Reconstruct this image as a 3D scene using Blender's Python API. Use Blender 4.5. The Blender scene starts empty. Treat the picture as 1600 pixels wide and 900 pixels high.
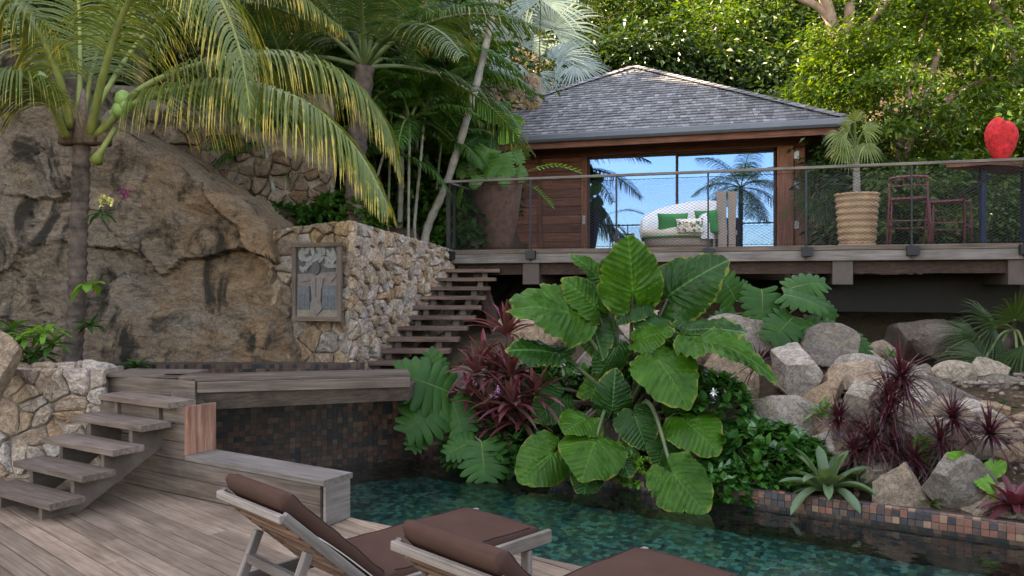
import bpy, math, random
import numpy as np
from mathutils import Vector, Matrix, noise

# ------------------------------------------------------------------ camera, sky, sun, exposure
SC = bpy.context.scene
COL = SC.collection
F, CX, HY, EYE = 1230.0, 800.0, 442.0, 1.75          # focal length and horizon in photograph pixels, eye height in metres
cam_data = bpy.data.cameras.new("camera")
cam_data.sensor_width = 36.0
cam_data.lens = 36.0 * F / 1600.0
cam_data.shift_y = -8.0 / 1600.0
cam_data.clip_end = 3000.0
cam = bpy.data.objects.new("camera", cam_data)
cam.location = (0, 0, EYE)
cam.rotation_euler = (math.radians(90), 0, 0)
COL.objects.link(cam)
SC.camera = cam

SUN_AZ_FROM = (-0.93, 0.36)       # horizontal direction the sun stands in
SUN_EL = math.radians(46)
world = bpy.data.worlds.new("World")
SC.world = world
world.use_nodes = True
wn = world.node_tree
wn.nodes.clear()
sky = wn.nodes.new("ShaderNodeTexSky")
sky.sky_type = 'NISHITA'
sky.sun_disc = False
sky.sun_elevation = SUN_EL
sky.sun_rotation = math.atan2(SUN_AZ_FROM[0], SUN_AZ_FROM[1])
sky.air_density = 1.0
sky.dust_density = 0.6
sky.ozone_density = 1.5
bg = wn.nodes.new("ShaderNodeBackground")
bg.inputs[1].default_value = 0.15
wo = wn.nodes.new("ShaderNodeOutputWorld")
# scattered fair weather clouds all over the sky
tcw = wn.nodes.new("ShaderNodeTexCoord"); mpw = wn.nodes.new("ShaderNodeMapping"); mpw.inputs['Scale'].default_value = (1.0, 1.0, 2.4)
nzw = wn.nodes.new("ShaderNodeTexNoise"); nzw.inputs['Scale'].default_value = 2.6; nzw.inputs['Detail'].default_value = 7; nzw.inputs['Roughness'].default_value = 0.58
rpw = wn.nodes.new("ShaderNodeValToRGB"); rpw.color_ramp.elements[0].position = 0.50; rpw.color_ramp.elements[1].position = 0.72; rpw.color_ramp.elements[1].color = (0.8, 0.8, 0.8, 1)
mxw = wn.nodes.new("ShaderNodeMix"); mxw.data_type = 'RGBA'; mxw.inputs[7].default_value = (5.2, 5.2, 5.3, 1)
wn.links.new(tcw.outputs['Generated'], mpw.inputs[0]); wn.links.new(mpw.outputs[0], nzw.inputs['Vector']); wn.links.new(nzw.outputs[0], rpw.inputs[0])
wn.links.new(rpw.outputs[0], mxw.inputs[0]); wn.links.new(sky.outputs[0], mxw.inputs[6])
wn.links.new(mxw.outputs[2], bg.inputs[0])
wn.links.new(bg.outputs[0], wo.inputs[0])
sd = bpy.data.lights.new("sun", 'SUN')
sd.energy = 4.6
sd.angle = math.radians(0.5)
sd.color = (1.0, 0.93, 0.80)
sun = bpy.data.objects.new("sun", sd)
_sv = Vector((SUN_AZ_FROM[0] * math.cos(SUN_EL), SUN_AZ_FROM[1] * math.cos(SUN_EL), math.sin(SUN_EL)))
sun.rotation_euler = (-_sv).to_track_quat('-Z', 'Y').to_euler()
sun.location = _sv * 60
COL.objects.link(sun)
SC.view_settings.view_transform = 'Standard'
SC.view_settings.look = 'None'
SC.view_settings.gamma = 1.0
SC.view_settings.exposure = 2.82
SC.view_settings.use_curve_mapping = False
SC.view_settings.use_white_balance = True          # balanced for open shade, as the photograph is
SC.view_settings.white_balance_temperature = 8700
SC.view_settings.white_balance_tint = 16
SC.cycles.max_bounces = 7
SC.cycles.diffuse_bounces = 1
SC.cycles.glossy_bounces = 3
SC.cycles.transmission_bounces = 5
SC.cycles.transparent_max_bounces = 6
SC.cycles.sample_clamp_indirect = 6.0
SC.cycles.use_denoising = True

# ------------------------------------------------------------------ helpers
RNG = random.Random(7)
NR = np.random.RandomState(11)

def P(px, py, Y):
    """point of the place that stands Y metres ahead and is seen at pixel (px, py) of the photograph"""
    return Vector(((px - CX) / F * Y, Y, EYE + (HY - py) / F * Y))

WL = {}      # world origin of every object built (nothing that is a parent is rotated)

def finish(o, label=None, cat=None, group=None, kind=None):
    if label: o["label"] = label
    if cat: o["category"] = cat
    if group: o["group"] = group
    if kind: o["kind"] = kind
    return o

def thing(name, label, cat, loc, group=None):
    o = bpy.data.objects.new(name, None)
    o.empty_display_size = 0.1
    o.location = Vector(loc)
    COL.objects.link(o)
    WL[o] = Vector(loc)
    return finish(o, label, cat, group)

def mesh_np(name, V, faces, attrs=None, smooth=False):
    """faces: list of (m,k) int arrays; attrs: dict name -> per point floats"""
    V = np.asarray(V, dtype=np.float32)
    me = bpy.data.meshes.new(name)
    if isinstance(faces, np.ndarray): faces = [faces]
    faces = [np.asarray(f, dtype=np.int32) for f in faces if len(f)]
    nl = sum(f.size for f in faces); nf = sum(len(f) for f in faces)
    me.vertices.add(len(V)); me.vertices.foreach_set("co", V.ravel())
    me.loops.add(nl); me.loops.foreach_set("vertex_index", np.concatenate([f.ravel() for f in faces]))
    me.polygons.add(nf)
    tot = np.concatenate([np.full(len(f), f.shape[1], dtype=np.int32) for f in faces])
    start = np.concatenate([[0], np.cumsum(tot)[:-1]]).astype(np.int32)
    me.polygons.foreach_set("loop_start", start)
    me.polygons.foreach_set("loop_total", tot)
    me.polygons.foreach_set("use_smooth", np.full(nf, bool(smooth)))
    for k, a in (attrs or {}).items():
        a = np.asarray(a, dtype=np.float32)
        if a.ndim == 1:
            at = me.attributes.new(k, 'FLOAT', 'POINT'); at.data.foreach_set("value", a)
        else:
            at = me.attributes.new(k, 'FLOAT_VECTOR', 'POINT'); at.data.foreach_set("vector", a.ravel())
    me.update(calc_edges=True)
    return me

def link(name, me, mat, parent=None, origin=None, label=None, cat=None, group=None, kind=None):
    o = bpy.data.objects.new(name, me)
    if mat and not me.materials: me.materials.append(mat)
    COL.objects.link(o)
    if parent is not None:
        o.parent = parent
        o.location = (Vector(origin) if origin is not None else WL[parent]) - WL[parent]
        WL[o] = Vector(origin) if origin is not None else WL[parent].copy()
    else:
        o.location = origin if origin is not None else (0, 0, 0)
        WL[o] = Vector(o.location)
    return finish(o, label, cat, group, kind)

class MB:
    """collects shapes given in world coordinates; build() links them as one mesh object"""
    def __init__(s):
        s.v, s.f, s.t, s.lc, s.n = [], {3: [], 4: []}, [], [], 0
        s.poly = []
    def add(s, V, faces, t=None):
        V = np.asarray(V, dtype=float).reshape(-1, 3)
        s.v.append(V)
        s.t.append(np.zeros(len(V)) if t is None else np.asarray(t, dtype=float))
        for f in faces:
            f = np.asarray(f, dtype=int)
            if f.ndim == 1: f = f[None]
            if f.shape[1] in (3, 4): s.f[f.shape[1]].append(f + s.n)
            else: s.poly += [list(r + s.n) for r in f]
        s.n += len(V)
    def box(s, c, hx, hy, hz, ax=(1, 0, 0), ay=(0, 1, 0), az=(0, 0, 1)):
        c, ax, ay, az = Vector(c), Vector(ax), Vector(ay), Vector(az)
        vs = [c + ax * (hx * i) + ay * (hy * j) + az * (hz * k) for i in (-1, 1) for j in (-1, 1) for k in (-1, 1)]
        s.add([tuple(p) for p in vs], [[[0, 1, 3, 2], [4, 6, 7, 5], [0, 4, 5, 1], [2, 3, 7, 6], [0, 2, 6, 4], [1, 5, 7, 3]]])
    def bar(s, a, b, w, h, up=(0, 0, 1)):
        a, b = Vector(a), Vector(b)
        d = (b - a); L = d.length; d.normalize()
        side = d.cross(Vector(up))
        if side.length < 1e-4: side = Vector((1, 0, 0))
        side.normalize(); u = side.cross(d).normalized()
        s.box((a + b) / 2, L / 2, w / 2, h / 2, d, side, u)
    def tube(s, pts, radii, sides=8, cap=True, t=None):
        pts = [Vector(p) for p in pts]
        n = len(pts)
        if not hasattr(radii, '__len__'): radii = [radii] * n
        T = [(pts[min(i + 1, n - 1)] - pts[max(i - 1, 0)]).normalized() for i in range(n)]
        ref = Vector((0, 0, 1)) if abs(T[0].z) < 0.9 else Vector((1, 0, 0))
        u = T[0].cross(ref).normalized()
        V = []
        for i in range(n):
            u = (u - T[i] * u.dot(T[i]))
            if u.length < 1e-5: u = T[i].orthogonal()
            u.normalize(); w = T[i].cross(u)
            for k in range(sides):
                a = 2 * math.pi * k / sides
                V.append(tuple(pts[i] + (u * math.cos(a) + w * math.sin(a)) * radii[i]))
        Fq = [[i * sides + k, i * sides + (k + 1) % sides, (i + 1) * sides + (k + 1) % sides, (i + 1) * sides + k] for i in range(n - 1) for k in range(sides)]
        tt = None if t is None else np.repeat(np.asarray(t, float), sides)
        s.add(V, [Fq], tt)
        if cap:
            b = s.n - len(V)
            s.poly.append([b + k for k in range(sides)][::-1])
            s.poly.append([b + (n - 1) * sides + k for k in range(sides)])
    def lathe(s, c, prof, sides=32, sx=1, sy=1):
        V = []
        for r, z in prof:
            for k in range(sides):
                a = 2 * math.pi * k / sides
                V.append((c[0] + r * math.cos(a) * sx, c[1] + r * math.sin(a) * sy, c[2] + z))
        Fq = [[i * sides + k, i * sides + (k + 1) % sides, (i + 1) * sides + (k + 1) % sides, (i + 1) * sides + k] for i in range(len(prof) - 1) for k in range(sides)]
        s.add(V, [Fq])
    def prism(s, poly, z0, z1):
        """vertical prism over a ground polygon (counter-clockwise)"""
        n = len(poly); b = s.n
        V = [(p[0], p[1], z0) for p in poly] + [(p[0], p[1], z1) for p in poly]
        s.add(V, [[[i, (i + 1) % n, n + (i + 1) % n, n + i] for i in range(n)]])
        s.poly.append([b + i for i in range(n)][::-1]); s.poly.append([b + n + i for i in range(n)])
    def mesh(s, name, origin, smooth=False):
        V = np.concatenate(s.v) - np.asarray(origin, float)
        faces = [np.concatenate(s.f[k]) for k in (3, 4) if s.f[k]]
        by = {}
        for p in s.poly: by.setdefault(len(p), []).append(p)
        faces += [np.array(v) for v in by.values()]
        return mesh_np(name, V, faces, {"t": np.concatenate(s.t)}, smooth)
    def build(s, name, mat, parent=None, smooth=False, origin=None, **kw):
        V = np.concatenate(s.v)
        if origin is None:
            if parent is not None: origin = WL[parent]
            else:
                lo, hi = V.min(0), V.max(0)
                origin = Vector(((lo[0] + hi[0]) / 2, (lo[1] + hi[1]) / 2, lo[2]))
        return link(name, s.mesh(name, origin, smooth), mat, parent, origin, **kw)

def copy_tree(o, parent=None, loc=None):
    c = o.copy(); COL.objects.link(c); c.parent = parent
    if loc is not None: c.location = loc
    WL[c] = (WL[parent] + c.location) if parent else Vector(c.location)
    for ch in o.children: copy_tree(ch, c)
    return c

def spline(ctrl, n):
    """Catmull-Rom through control points"""
    c = [Vector(p) for p in ctrl]
    c = [c[0] * 2 - c[1]] + c + [c[-1] * 2 - c[-2]]
    m = len(c) - 3; out = []
    for i in range(n):
        x = i / (n - 1) * m; k = min(int(x), m - 1); t = x - k
        p0, p1, p2, p3 = c[k:k + 4]
        out.append(0.5 * ((2 * p1) + (p2 - p0) * t + (2 * p0 - 5 * p1 + 4 * p2 - p3) * t * t + (3 * p1 - p0 - 3 * p2 + p3) * t ** 3))
    return out

def fbm(x, y, z, o=4):
    return noise.fractal(Vector((x, y, z)), 1.0, 2.0, o)

# ------------------------------------------------------------------ materials
def new_mat(name):
    m = bpy.data.materials.new(name); m.use_nodes = True
    nt = m.node_tree; nt.nodes.clear()
    out = nt.nodes.new("ShaderNodeOutputMaterial")
    b = nt.nodes.new("ShaderNodeBsdfPrincipled")
    nt.links.new(b.outputs[0], out.inputs[0])
    return m, nt, b, out

def N(nt, typ, **kw):
    n = nt.nodes.new(typ)
    for k, v in kw.items(): setattr(n, k, v)
    return n

def ramp(nt, src, stops, interp='LINEAR'):
    r = N(nt, "ShaderNodeValToRGB")
    r.color_ramp.interpolation = interp
    e = r.color_ramp.elements
    while len(e) < len(stops): e.new(0.5)
    for i, (p, c) in enumerate(stops):
        e[i].position = p; e[i].color = (*c, 1) if len(c) == 3 else c
    nt.links.new(src, r.inputs[0])
    return r.outputs[0]

def mixc(nt, fac, a, b, mode='MIX'):
    m = N(nt, "ShaderNodeMix", data_type='RGBA', blend_type=mode)
    if isinstance(fac, (int, float)): m.inputs[0].default_value = fac
    else: nt.links.new(fac, m.inputs[0])
    for i, x in ((6, a), (7, b)):
        if isinstance(x, tuple): m.inputs[i].default_value = (*x, 1)
        else: nt.links.new(x, m.inputs[i])
    return m.outputs[2]

def mth(nt, op, a, b=None, clamp=False):
    m = N(nt, "ShaderNodeMath", operation=op, use_clamp=clamp)
    for i, x in enumerate((a, b)):
        if x is None: continue
        if isinstance(x, (int, float)): m.inputs[i].default_value = x
        else: nt.links.new(x, m.inputs[i])
    return m.outputs[0]

def noise_tex(nt, vec, scale, detail=5, rough=0.6, dist=0.0):
    t = N(nt, "ShaderNodeTexNoise")
    t.inputs['Scale'].default_value = scale; t.inputs['Detail'].default_value = detail
    t.inputs['Roughness'].default_value = rough; t.inputs['Distortion'].default_value = dist
    if vec is not None: nt.links.new(vec, t.inputs['Vector'])
    return t.outputs[0]

def mapped(nt, vec, scale=(1, 1, 1), loc=None):
    m = N(nt, "ShaderNodeMapping"); m.inputs['Scale'].default_value = scale
    nt.links.new(vec, m.inputs['Vector'])
    if loc is not None: nt.links.new(loc, m.inputs['Location'])
    return m.outputs[0]

def bump(nt, b, h, strength=0.4, dist=0.01):
    n = N(nt, "ShaderNodeBump"); n.inputs['Strength'].default_value = strength; n.inputs['Distance'].default_value = dist
    nt.links.new(h, n.inputs['Height']); nt.links.new(n.outputs[0], b.inputs['Normal'])

def rand_loc(nt):
    """a different offset of the pattern for every object"""
    oi = N(nt, "ShaderNodeObjectInfo")
    c = N(nt, "ShaderNodeCombineXYZ")
    for i, k in enumerate((37.0, 61.0, 23.0)): nt.links.new(mth(nt, 'MULTIPLY', oi.outputs['Random'], k), c.inputs[i])
    return c.outputs[0], oi.outputs['Random']

def wood(name, dark, mid, light, rough=0.75, grain=1.0, stain=None, axis=0, spec=0.25):
    m, nt, b, _ = new_mat(name)
    tc = N(nt, "ShaderNodeTexCoord").outputs['Object']
    off, rnd = rand_loc(nt)
    sc = [26, 26, 26]; sc[axis] = 1.3
    v = mapped(nt, tc, tuple(sc), off)
    g = noise_tex(nt, v, 1.6 * grain, 6, 0.65, 0.25)
    big = noise_tex(nt, mapped(nt, tc, (1, 1, 1), off), 2.2, 4, 0.6)
    c = ramp(nt, g, [(0.28, dark), (0.5, mid), (0.74, light)])
    shade = ramp(nt, rnd, [(0, (0.68, 0.66, 0.64)), (0.5, (1, 1, 1)), (1, (1.25, 1.2, 1.14))])
    c = mixc(nt, 1.0, c, shade, 'MULTIPLY')
    bl = ramp(nt, big, [(0.3, (0.62, 0.6, 0.58)), (0.6, (1.1, 1.1, 1.1))])
    c = mixc(nt, 0.8, c, bl, 'MULTIPLY')
    if stain:
        s = noise_tex(nt, mapped(nt, tc, (1, 1, 1), off), 1.1, 5, 0.7, 0.4)
        c = mixc(nt, ramp(nt, s, [(0.55, (0, 0, 0)), (0.75, (0.75, 0.75, 0.75))]), c, stain)
    nt.links.new(c, b.inputs['Base Color'])
    b.inputs['Roughness'].default_value = rough
    b.inputs['Specular IOR Level'].default_value = spec
    bump(nt, b, g, 0.35, 0.004)
    return m

def plain(name, col, rough=0.5, metal=0.0, spec=0.4, var=0.25, scale=8.0, bmp=0.0):
    m, nt, b, _ = new_mat(name)
    tc = N(nt, "ShaderNodeTexCoord").outputs['Object']
    n = noise_tex(nt, tc, scale, 5, 0.65)
    lo = tuple(x * (1 - var) for x in col); hi = tuple(min(1, x * (1 + var)) for x in col)
    nt.links.new(ramp(nt, n, [(0.3, lo), (0.7, hi)]), b.inputs['Base Color'])
    b.inputs['Roughness'].default_value = rough; b.inputs['Metallic'].default_value = metal
    b.inputs['Specular IOR Level'].default_value = spec
    if bmp: bump(nt, b, noise_tex(nt, tc, scale * 6, 4, 0.7), bmp, 0.005)
    return m

def stone_mat(name, cols, rough=0.9, fine=28.0, per_object=True, dark=0.8):
    m, nt, b, _ = new_mat(name)
    tc = N(nt, "ShaderNodeTexCoord").outputs['Object']
    geo = N(nt, "ShaderNodeNewGeometry").outputs['Position']
    off, rnd = rand_loc(nt)
    if not per_object: rnd = noise_tex(nt, geo, 1.2, 3, 0.6)
    k = len(cols)
    base = ramp(nt, rnd, [((i + 0.5) / k, c) for i, c in enumerate(cols)])
    p = mapped(nt, geo, (1, 1, 1), off)
    n1 = noise_tex(nt, p, 7.0, 6, 0.7, 0.6)
    n2 = noise_tex(nt, p, fine, 5, 0.75)
    vn = N(nt, "ShaderNodeTexVoronoi", feature='DISTANCE_TO_EDGE'); vn.inputs['Scale'].default_value = 9.0
    nt.links.new(mapped(nt, p, (1, 1, 2.2)), vn.inputs['Vector'])
    c = mixc(nt, 0.75, base, ramp(nt, n1, [(0.25, (0.45, 0.38, 0.30)), (0.5, (1, 1, 1)), (0.78, (1.3, 1.25, 1.15))]), 'MULTIPLY')
    c = mixc(nt, dark, c, ramp(nt, n2, [(0.3, (0.45, 0.43, 0.42)), (0.55, (1.05, 1.05, 1.05))]), 'MULTIPLY')
    n3 = noise_tex(nt, p, 2.6, 5, 0.7, 1.0)
    c = mixc(nt, 0.65, c, ramp(nt, n3, [(0.32, (0.55, 0.5, 0.46)), (0.5, (1, 1, 1)), (0.7, (1.2, 1.1, 0.95))]), 'MULTIPLY')
    n4 = noise_tex(nt, p, 5.0, 8, 0.8, 1.8)
    c = mixc(nt, ramp(nt, mth(nt, 'ABSOLUTE', mth(nt, 'SUBTRACT', n4, 0.5)), [(0.006, (0.75, 0.75, 0.75)), (0.022, (0, 0, 0))]), c, (0.06, 0.045, 0.035))
    nt.links.new(c, b.inputs['Base Color'])
    b.inputs['Roughness'].default_value = rough; b.inputs['Specular IOR Level'].default_value = 0.2
    h = mth(nt, 'ADD', mth(nt, 'ADD', n1, mth(nt, 'MULTIPLY', n2, 0.7)), n4)
    bump(nt, b, h, 0.9, 0.03)
    return m

def leaf_mat(name, cols, trans=0.35, rough=0.42, tip=None, tip_range=(0.55, 1.0), spec=0.3, tcol=None, mottle=None, vein=None):
    """cols: leaf colours picked per leaf; tip: colour of dried or yellowed leaf ends along the leaf's own length"""
    m, nt, b, out = new_mat(name)
    ri = N(nt, "ShaderNodeNewGeometry").outputs['Random Per Island']
    k = len(cols)
    c = ramp(nt, ri, [(i / max(1, k - 1), x) for i, x in enumerate(cols)])
    geo = N(nt, "ShaderNodeNewGeometry").outputs['Position']
    n = noise_tex(nt, geo, 9.0, 4, 0.6)
    c = mixc(nt, 0.7, c, ramp(nt, n, [(0.3, (0.72, 0.76, 0.7)), (0.7, (1.2, 1.15, 1.1))]), 'MULTIPLY')
    if tip:
        at = N(nt, "ShaderNodeAttribute", attribute_name="t").outputs['Fac']
        sh = mth(nt, 'ADD', at, mth(nt, 'MULTIPLY', mth(nt, 'SUBTRACT', n, 0.5), 1.3))
        sh = mth(nt, 'ADD', sh, mth(nt, 'MULTIPLY', mth(nt, 'SUBTRACT', ri, 0.5), 0.5))
        c = mixc(nt, ramp(nt, sh, [(tip_range[0], (0, 0, 0)), (tip_range[1], (1, 1, 1))]), c, tip)
    if mottle:
        s = noise_tex(nt, geo, 30.0, 3, 0.6)
        c = mixc(nt, ramp(nt, s, [(0.52, (0, 0, 0)), (0.66, (0.9, 0.9, 0.9))]), c, mottle)
    if vein:
        lc = N(nt, "ShaderNodeAttribute", attribute_name="lc").outputs['Vector']
        sp = N(nt, "ShaderNodeSeparateXYZ"); nt.links.new(lc, sp.inputs[0])
        ax = mth(nt, 'ABSOLUTE', sp.outputs[0])
        q = mth(nt, 'ADD', mth(nt, 'SUBTRACT', sp.outputs[1], mth(nt, 'MULTIPLY', ax, 0.55)), 3.0)
        fr = mth(nt, 'ABSOLUTE', mth(nt, 'SUBTRACT', mth(nt, 'FRACT', mth(nt, 'MULTIPLY', q, 8.5)), 0.5))
        lat = ramp(nt, fr, [(0.0, (1, 1, 1)), (0.08, (0, 0, 0))])
        mid = ramp(nt, ax, [(0.006, (1, 1, 1)), (0.02, (0, 0, 0))])
        rib = mth(nt, 'ADD', mth(nt, 'POWER', mth(nt, 'MULTIPLY', fr, 2.0), 0.6), mth(nt, 'MULTIPLY', n, 0.4))
        bump(nt, b, rib, 0.6, 0.011)                                  # the blade swells between the side veins
        c = mixc(nt, mth(nt, 'MULTIPLY', lat, 0.42), c, vein)
        c = mixc(nt, mid, c, vein)
        big = noise_tex(nt, geo, 3.5, 4, 0.6)
        c = mixc(nt, 0.8, c, ramp(nt, big, [(0.32, (0.62, 0.68, 0.6)), (0.68, (1.3, 1.2, 1.05))]), 'MULTIPLY')
        ed = N(nt, "ShaderNodeAttribute", attribute_name="edge").outputs['Fac']            # yellowed, browning margin
        es = mth(nt, 'ADD', ed, mth(nt, 'MULTIPLY', mth(nt, 'SUBTRACT', n, 0.5), 0.35))
        c = mixc(nt, ramp(nt, es, [(0.97, (0, 0, 0)), (1.03, (0.8, 0.8, 0.8))]), c, (0.18, 0.19, 0.03))
        es2 = mth(nt, 'ADD', ed, mth(nt, 'MULTIPLY', mth(nt, 'SUBTRACT', noise_tex(nt, geo, 5.0, 4, 0.6), 0.5), 0.7))
        c = mixc(nt, ramp(nt, es2, [(1.08, (0, 0, 0)), (1.12, (0.9, 0.9, 0.9))]), c, (0.10, 0.055, 0.02))
    nt.links.new(c, b.inputs['Base Color'])
    b.inputs['Roughness'].default_value = rough; b.inputs['Specular IOR Level'].default_value = spec
    tr = N(nt, "ShaderNodeBsdfTranslucent")
    nt.links.new(mixc(nt, 1.0, c, tcol or (1.7, 1.5, 0.5), 'MULTIPLY'), tr.inputs[0])
    mx = N(nt, "ShaderNodeMixShader"); mx.inputs[0].default_value = trans
    nt.links.new(b.outputs[0], mx.inputs[1]); nt.links.new(tr.outputs[0], mx.inputs[2]); nt.links.new(mx.outputs[0], out.inputs[0])
    return m

M = {}
M['deck'] = wood('weathered_deck_wood', (0.130, 0.088, 0.061), (0.225, 0.160, 0.115), (0.32, 0.24, 0.18), stain=(0.122, 0.086, 0.064))
M['greywood'] = wood('grey_weathered_wood', (0.065, 0.045, 0.034), (0.125, 0.091, 0.071), (0.20, 0.156, 0.126))
M['stairwood'] = wood('warm_brown_tread', (0.060, 0.036, 0.026), (0.125, 0.080, 0.060), (0.20, 0.145, 0.115))
M['treadwood'] = wood('weathered_step_wood', (0.085, 0.058, 0.045), (0.165, 0.122, 0.097), (0.25, 0.195, 0.16))
M['greyblock'] = plain('grey_brown_wood_end', (0.125, 0.094, 0.075), 0.8, var=0.35, scale=5)
M['palewood'] = wood('pale_silvered_wood', (0.12, 0.10, 0.085), (0.20, 0.17, 0.148), (0.29, 0.255, 0.23))
M['darkwood'] = wood('dark_brown_timber', (0.035, 0.020, 0.015), (0.075, 0.043, 0.032), (0.12, 0.075, 0.055))
M['redwood'] = wood('red_brown_cladding', (0.085, 0.030, 0.018), (0.17, 0.066, 0.038), (0.26, 0.115, 0.068), spec=0.3)
M['redstain'] = wood('rust_stained_wood', (0.13, 0.055, 0.038), (0.27, 0.125, 0.08), (0.42, 0.27, 0.20))
M['slatwood'] = wood('warm_teak_slats', (0.07, 0.035, 0.022), (0.15, 0.085, 0.055), (0.25, 0.16, 0.11))
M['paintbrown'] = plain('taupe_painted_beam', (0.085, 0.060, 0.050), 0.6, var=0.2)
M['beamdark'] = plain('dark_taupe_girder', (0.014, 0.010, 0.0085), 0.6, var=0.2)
M['shingle'] = wood('grey_cedar_shingle', (0.13, 0.13, 0.14), (0.25, 0.25, 0.275), (0.40, 0.40, 0.43), rough=0.8, axis=1)
M['gutter'] = plain('grey_zinc_gutter', (0.145, 0.16, 0.185), 0.5, metal=0.2, var=0.1, scale=2)
M['steel'] = plain('black_steel', (0.025, 0.025, 0.028), 0.45, metal=0.6)
M['bluesteel'] = plain('dark_blue_steel', (0.03, 0.045, 0.09), 0.4, metal=0.5)
M['wire'] = plain('steel_wire_net', (0.055, 0.055, 0.06), 0.5, metal=0.7)
M['chrome'] = plain('brushed_steel', (0.30, 0.30, 0.31), 0.45, metal=0.5, var=0.1)
M['mortar'] = plain('dark_mortar', (0.24, 0.185, 0.14), 0.95, var=0.5, scale=14, bmp=0.6)
M['stone_light'] = stone_mat('cream_rubble_stone', [(0.54, 0.43, 0.34), (0.46, 0.28, 0.15), (0.60, 0.52, 0.45), (0.37, 0.27, 0.20), (0.54, 0.39, 0.26), (0.49, 0.44, 0.41), (0.54, 0.40, 0.32)])
M['stone_mid'] = stone_mat('tan_rubble_stone', [(0.40, 0.29, 0.20), (0.30, 0.20, 0.12), (0.45, 0.37, 0.30), (0.26, 0.19, 0.14), (0.40, 0.26, 0.13), (0.33, 0.28, 0.24)])
M['stone_dark'] = stone_mat('brown_rubble_stone', [(0.27, 0.195, 0.13), (0.20, 0.14, 0.095), (0.32, 0.245, 0.18), (0.24, 0.15, 0.09)])
M['boulder_pale'] = stone_mat('pale_grey_boulder', [(0.43, 0.37, 0.305), (0.36, 0.305, 0.245), (0.41, 0.335, 0.25)], per_object=True)
M['boulder_tan'] = stone_mat('tan_boulder', [(0.36, 0.25, 0.16), (0.42, 0.30, 0.20), (0.33, 0.25, 0.18)], per_object=True)
M['boulder_grey'] = stone_mat('dark_grey_boulder', [(0.24, 0.205, 0.17), (0.30, 0.255, 0.21), (0.20, 0.17, 0.14)], per_object=True)
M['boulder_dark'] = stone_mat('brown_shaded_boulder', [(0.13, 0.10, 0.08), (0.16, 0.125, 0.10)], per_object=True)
M['pebble'] = stone_mat('small_stone', [(0.30, 0.24, 0.19), (0.22, 0.16, 0.12), (0.36, 0.28, 0.21), (0.20, 0.12, 0.08)])

def cliff_mat():
    m, nt, b, _ = new_mat('ochre_cliff_rock')
    geo = N(nt, "ShaderNodeNewGeometry").outputs['Position']
    n0 = noise_tex(nt, mapped(nt, geo, (1.0, 1.0, 0.8)), 0.5, 6, 0.6, 0.7)
    sx = N(nt, "ShaderNodeSeparateXYZ"); nt.links.new(geo, sx.inputs[0])
    ore = mth(nt, 'MULTIPLY', mth(nt, 'ADD', sx.outputs[0], 5.9), 0.45, True)               # iron staining on the right hand rock
    n1 = noise_tex(nt, mapped(nt, geo, (1.2, 1.2, 1.6)), 2.2, 8, 0.72, 1.5)
    n2 = noise_tex(nt, mapped(nt, geo, (1.0, 1.0, 1.8)), 13.0, 9, 0.82, 0.9)
    c = ramp(nt, n0, [(0.25, (0.18, 0.14, 0.105)), (0.40, (0.28, 0.22, 0.17)), (0.50, (0.33, 0.265, 0.205)), (0.58, (0.30, 0.225, 0.16)), (0.68, (0.35, 0.29, 0.235)), (0.82, (0.44, 0.39, 0.33))])
    c = mixc(nt, mth(nt, 'MULTIPLY', ore, ramp(nt, noise_tex(nt, geo, 1.3, 5, 0.65, 0.8), [(0.38, (0, 0, 0)), (0.56, (0.62, 0.62, 0.62))])), c, (0.34, 0.185, 0.08))
    c = mixc(nt, 0.8, c, ramp(nt, n1, [(0.25, (0.30, 0.27, 0.25)), (0.45, (0.9, 0.88, 0.86)), (0.6, (1.15, 1.1, 1.0)), (0.8, (1.5, 1.4, 1.25))]), 'MULTIPLY')
    c = mixc(nt, 0.75, c, ramp(nt, n2, [(0.34, (0.38, 0.36, 0.35)), (0.5, (0.95, 0.95, 0.95)), (0.66, (1.35, 1.32, 1.28))]), 'MULTIPLY')
    crack = noise_tex(nt, mapped(nt, geo, (1.0, 1.0, 1.5)), 1.7, 9, 0.78, 2.4)
    c = mixc(nt, ramp(nt, mth(nt, 'ABSOLUTE', mth(nt, 'SUBTRACT', crack, 0.5)), [(0.003, (0.9, 0.9, 0.9)), (0.012, (0, 0, 0))]), c, (0.030, 0.022, 0.017))
    wet = noise_tex(nt, mapped(nt, geo, (1.5, 1.5, 0.9)), 1.0, 6, 0.65, 1.2)       # dark moss and seepage stains
    c = mixc(nt, ramp(nt, wet, [(0.53, (0, 0, 0)), (0.62, (0.9, 0.9, 0.9))]), c, (0.026, 0.024, 0.016))
    nt.links.new(c, b.inputs['Base Color'])
    b.inputs['Roughness'].default_value = 0.8; b.inputs['Specular IOR Level'].default_value = 0.3
    bump(nt, b, mth(nt, 'ADD', mth(nt, 'ADD', n1, crack), mth(nt, 'MULTIPLY', n2, 0.7)), 1.0, 0.07)
    return m
M['cliff'] = cliff_mat()

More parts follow.
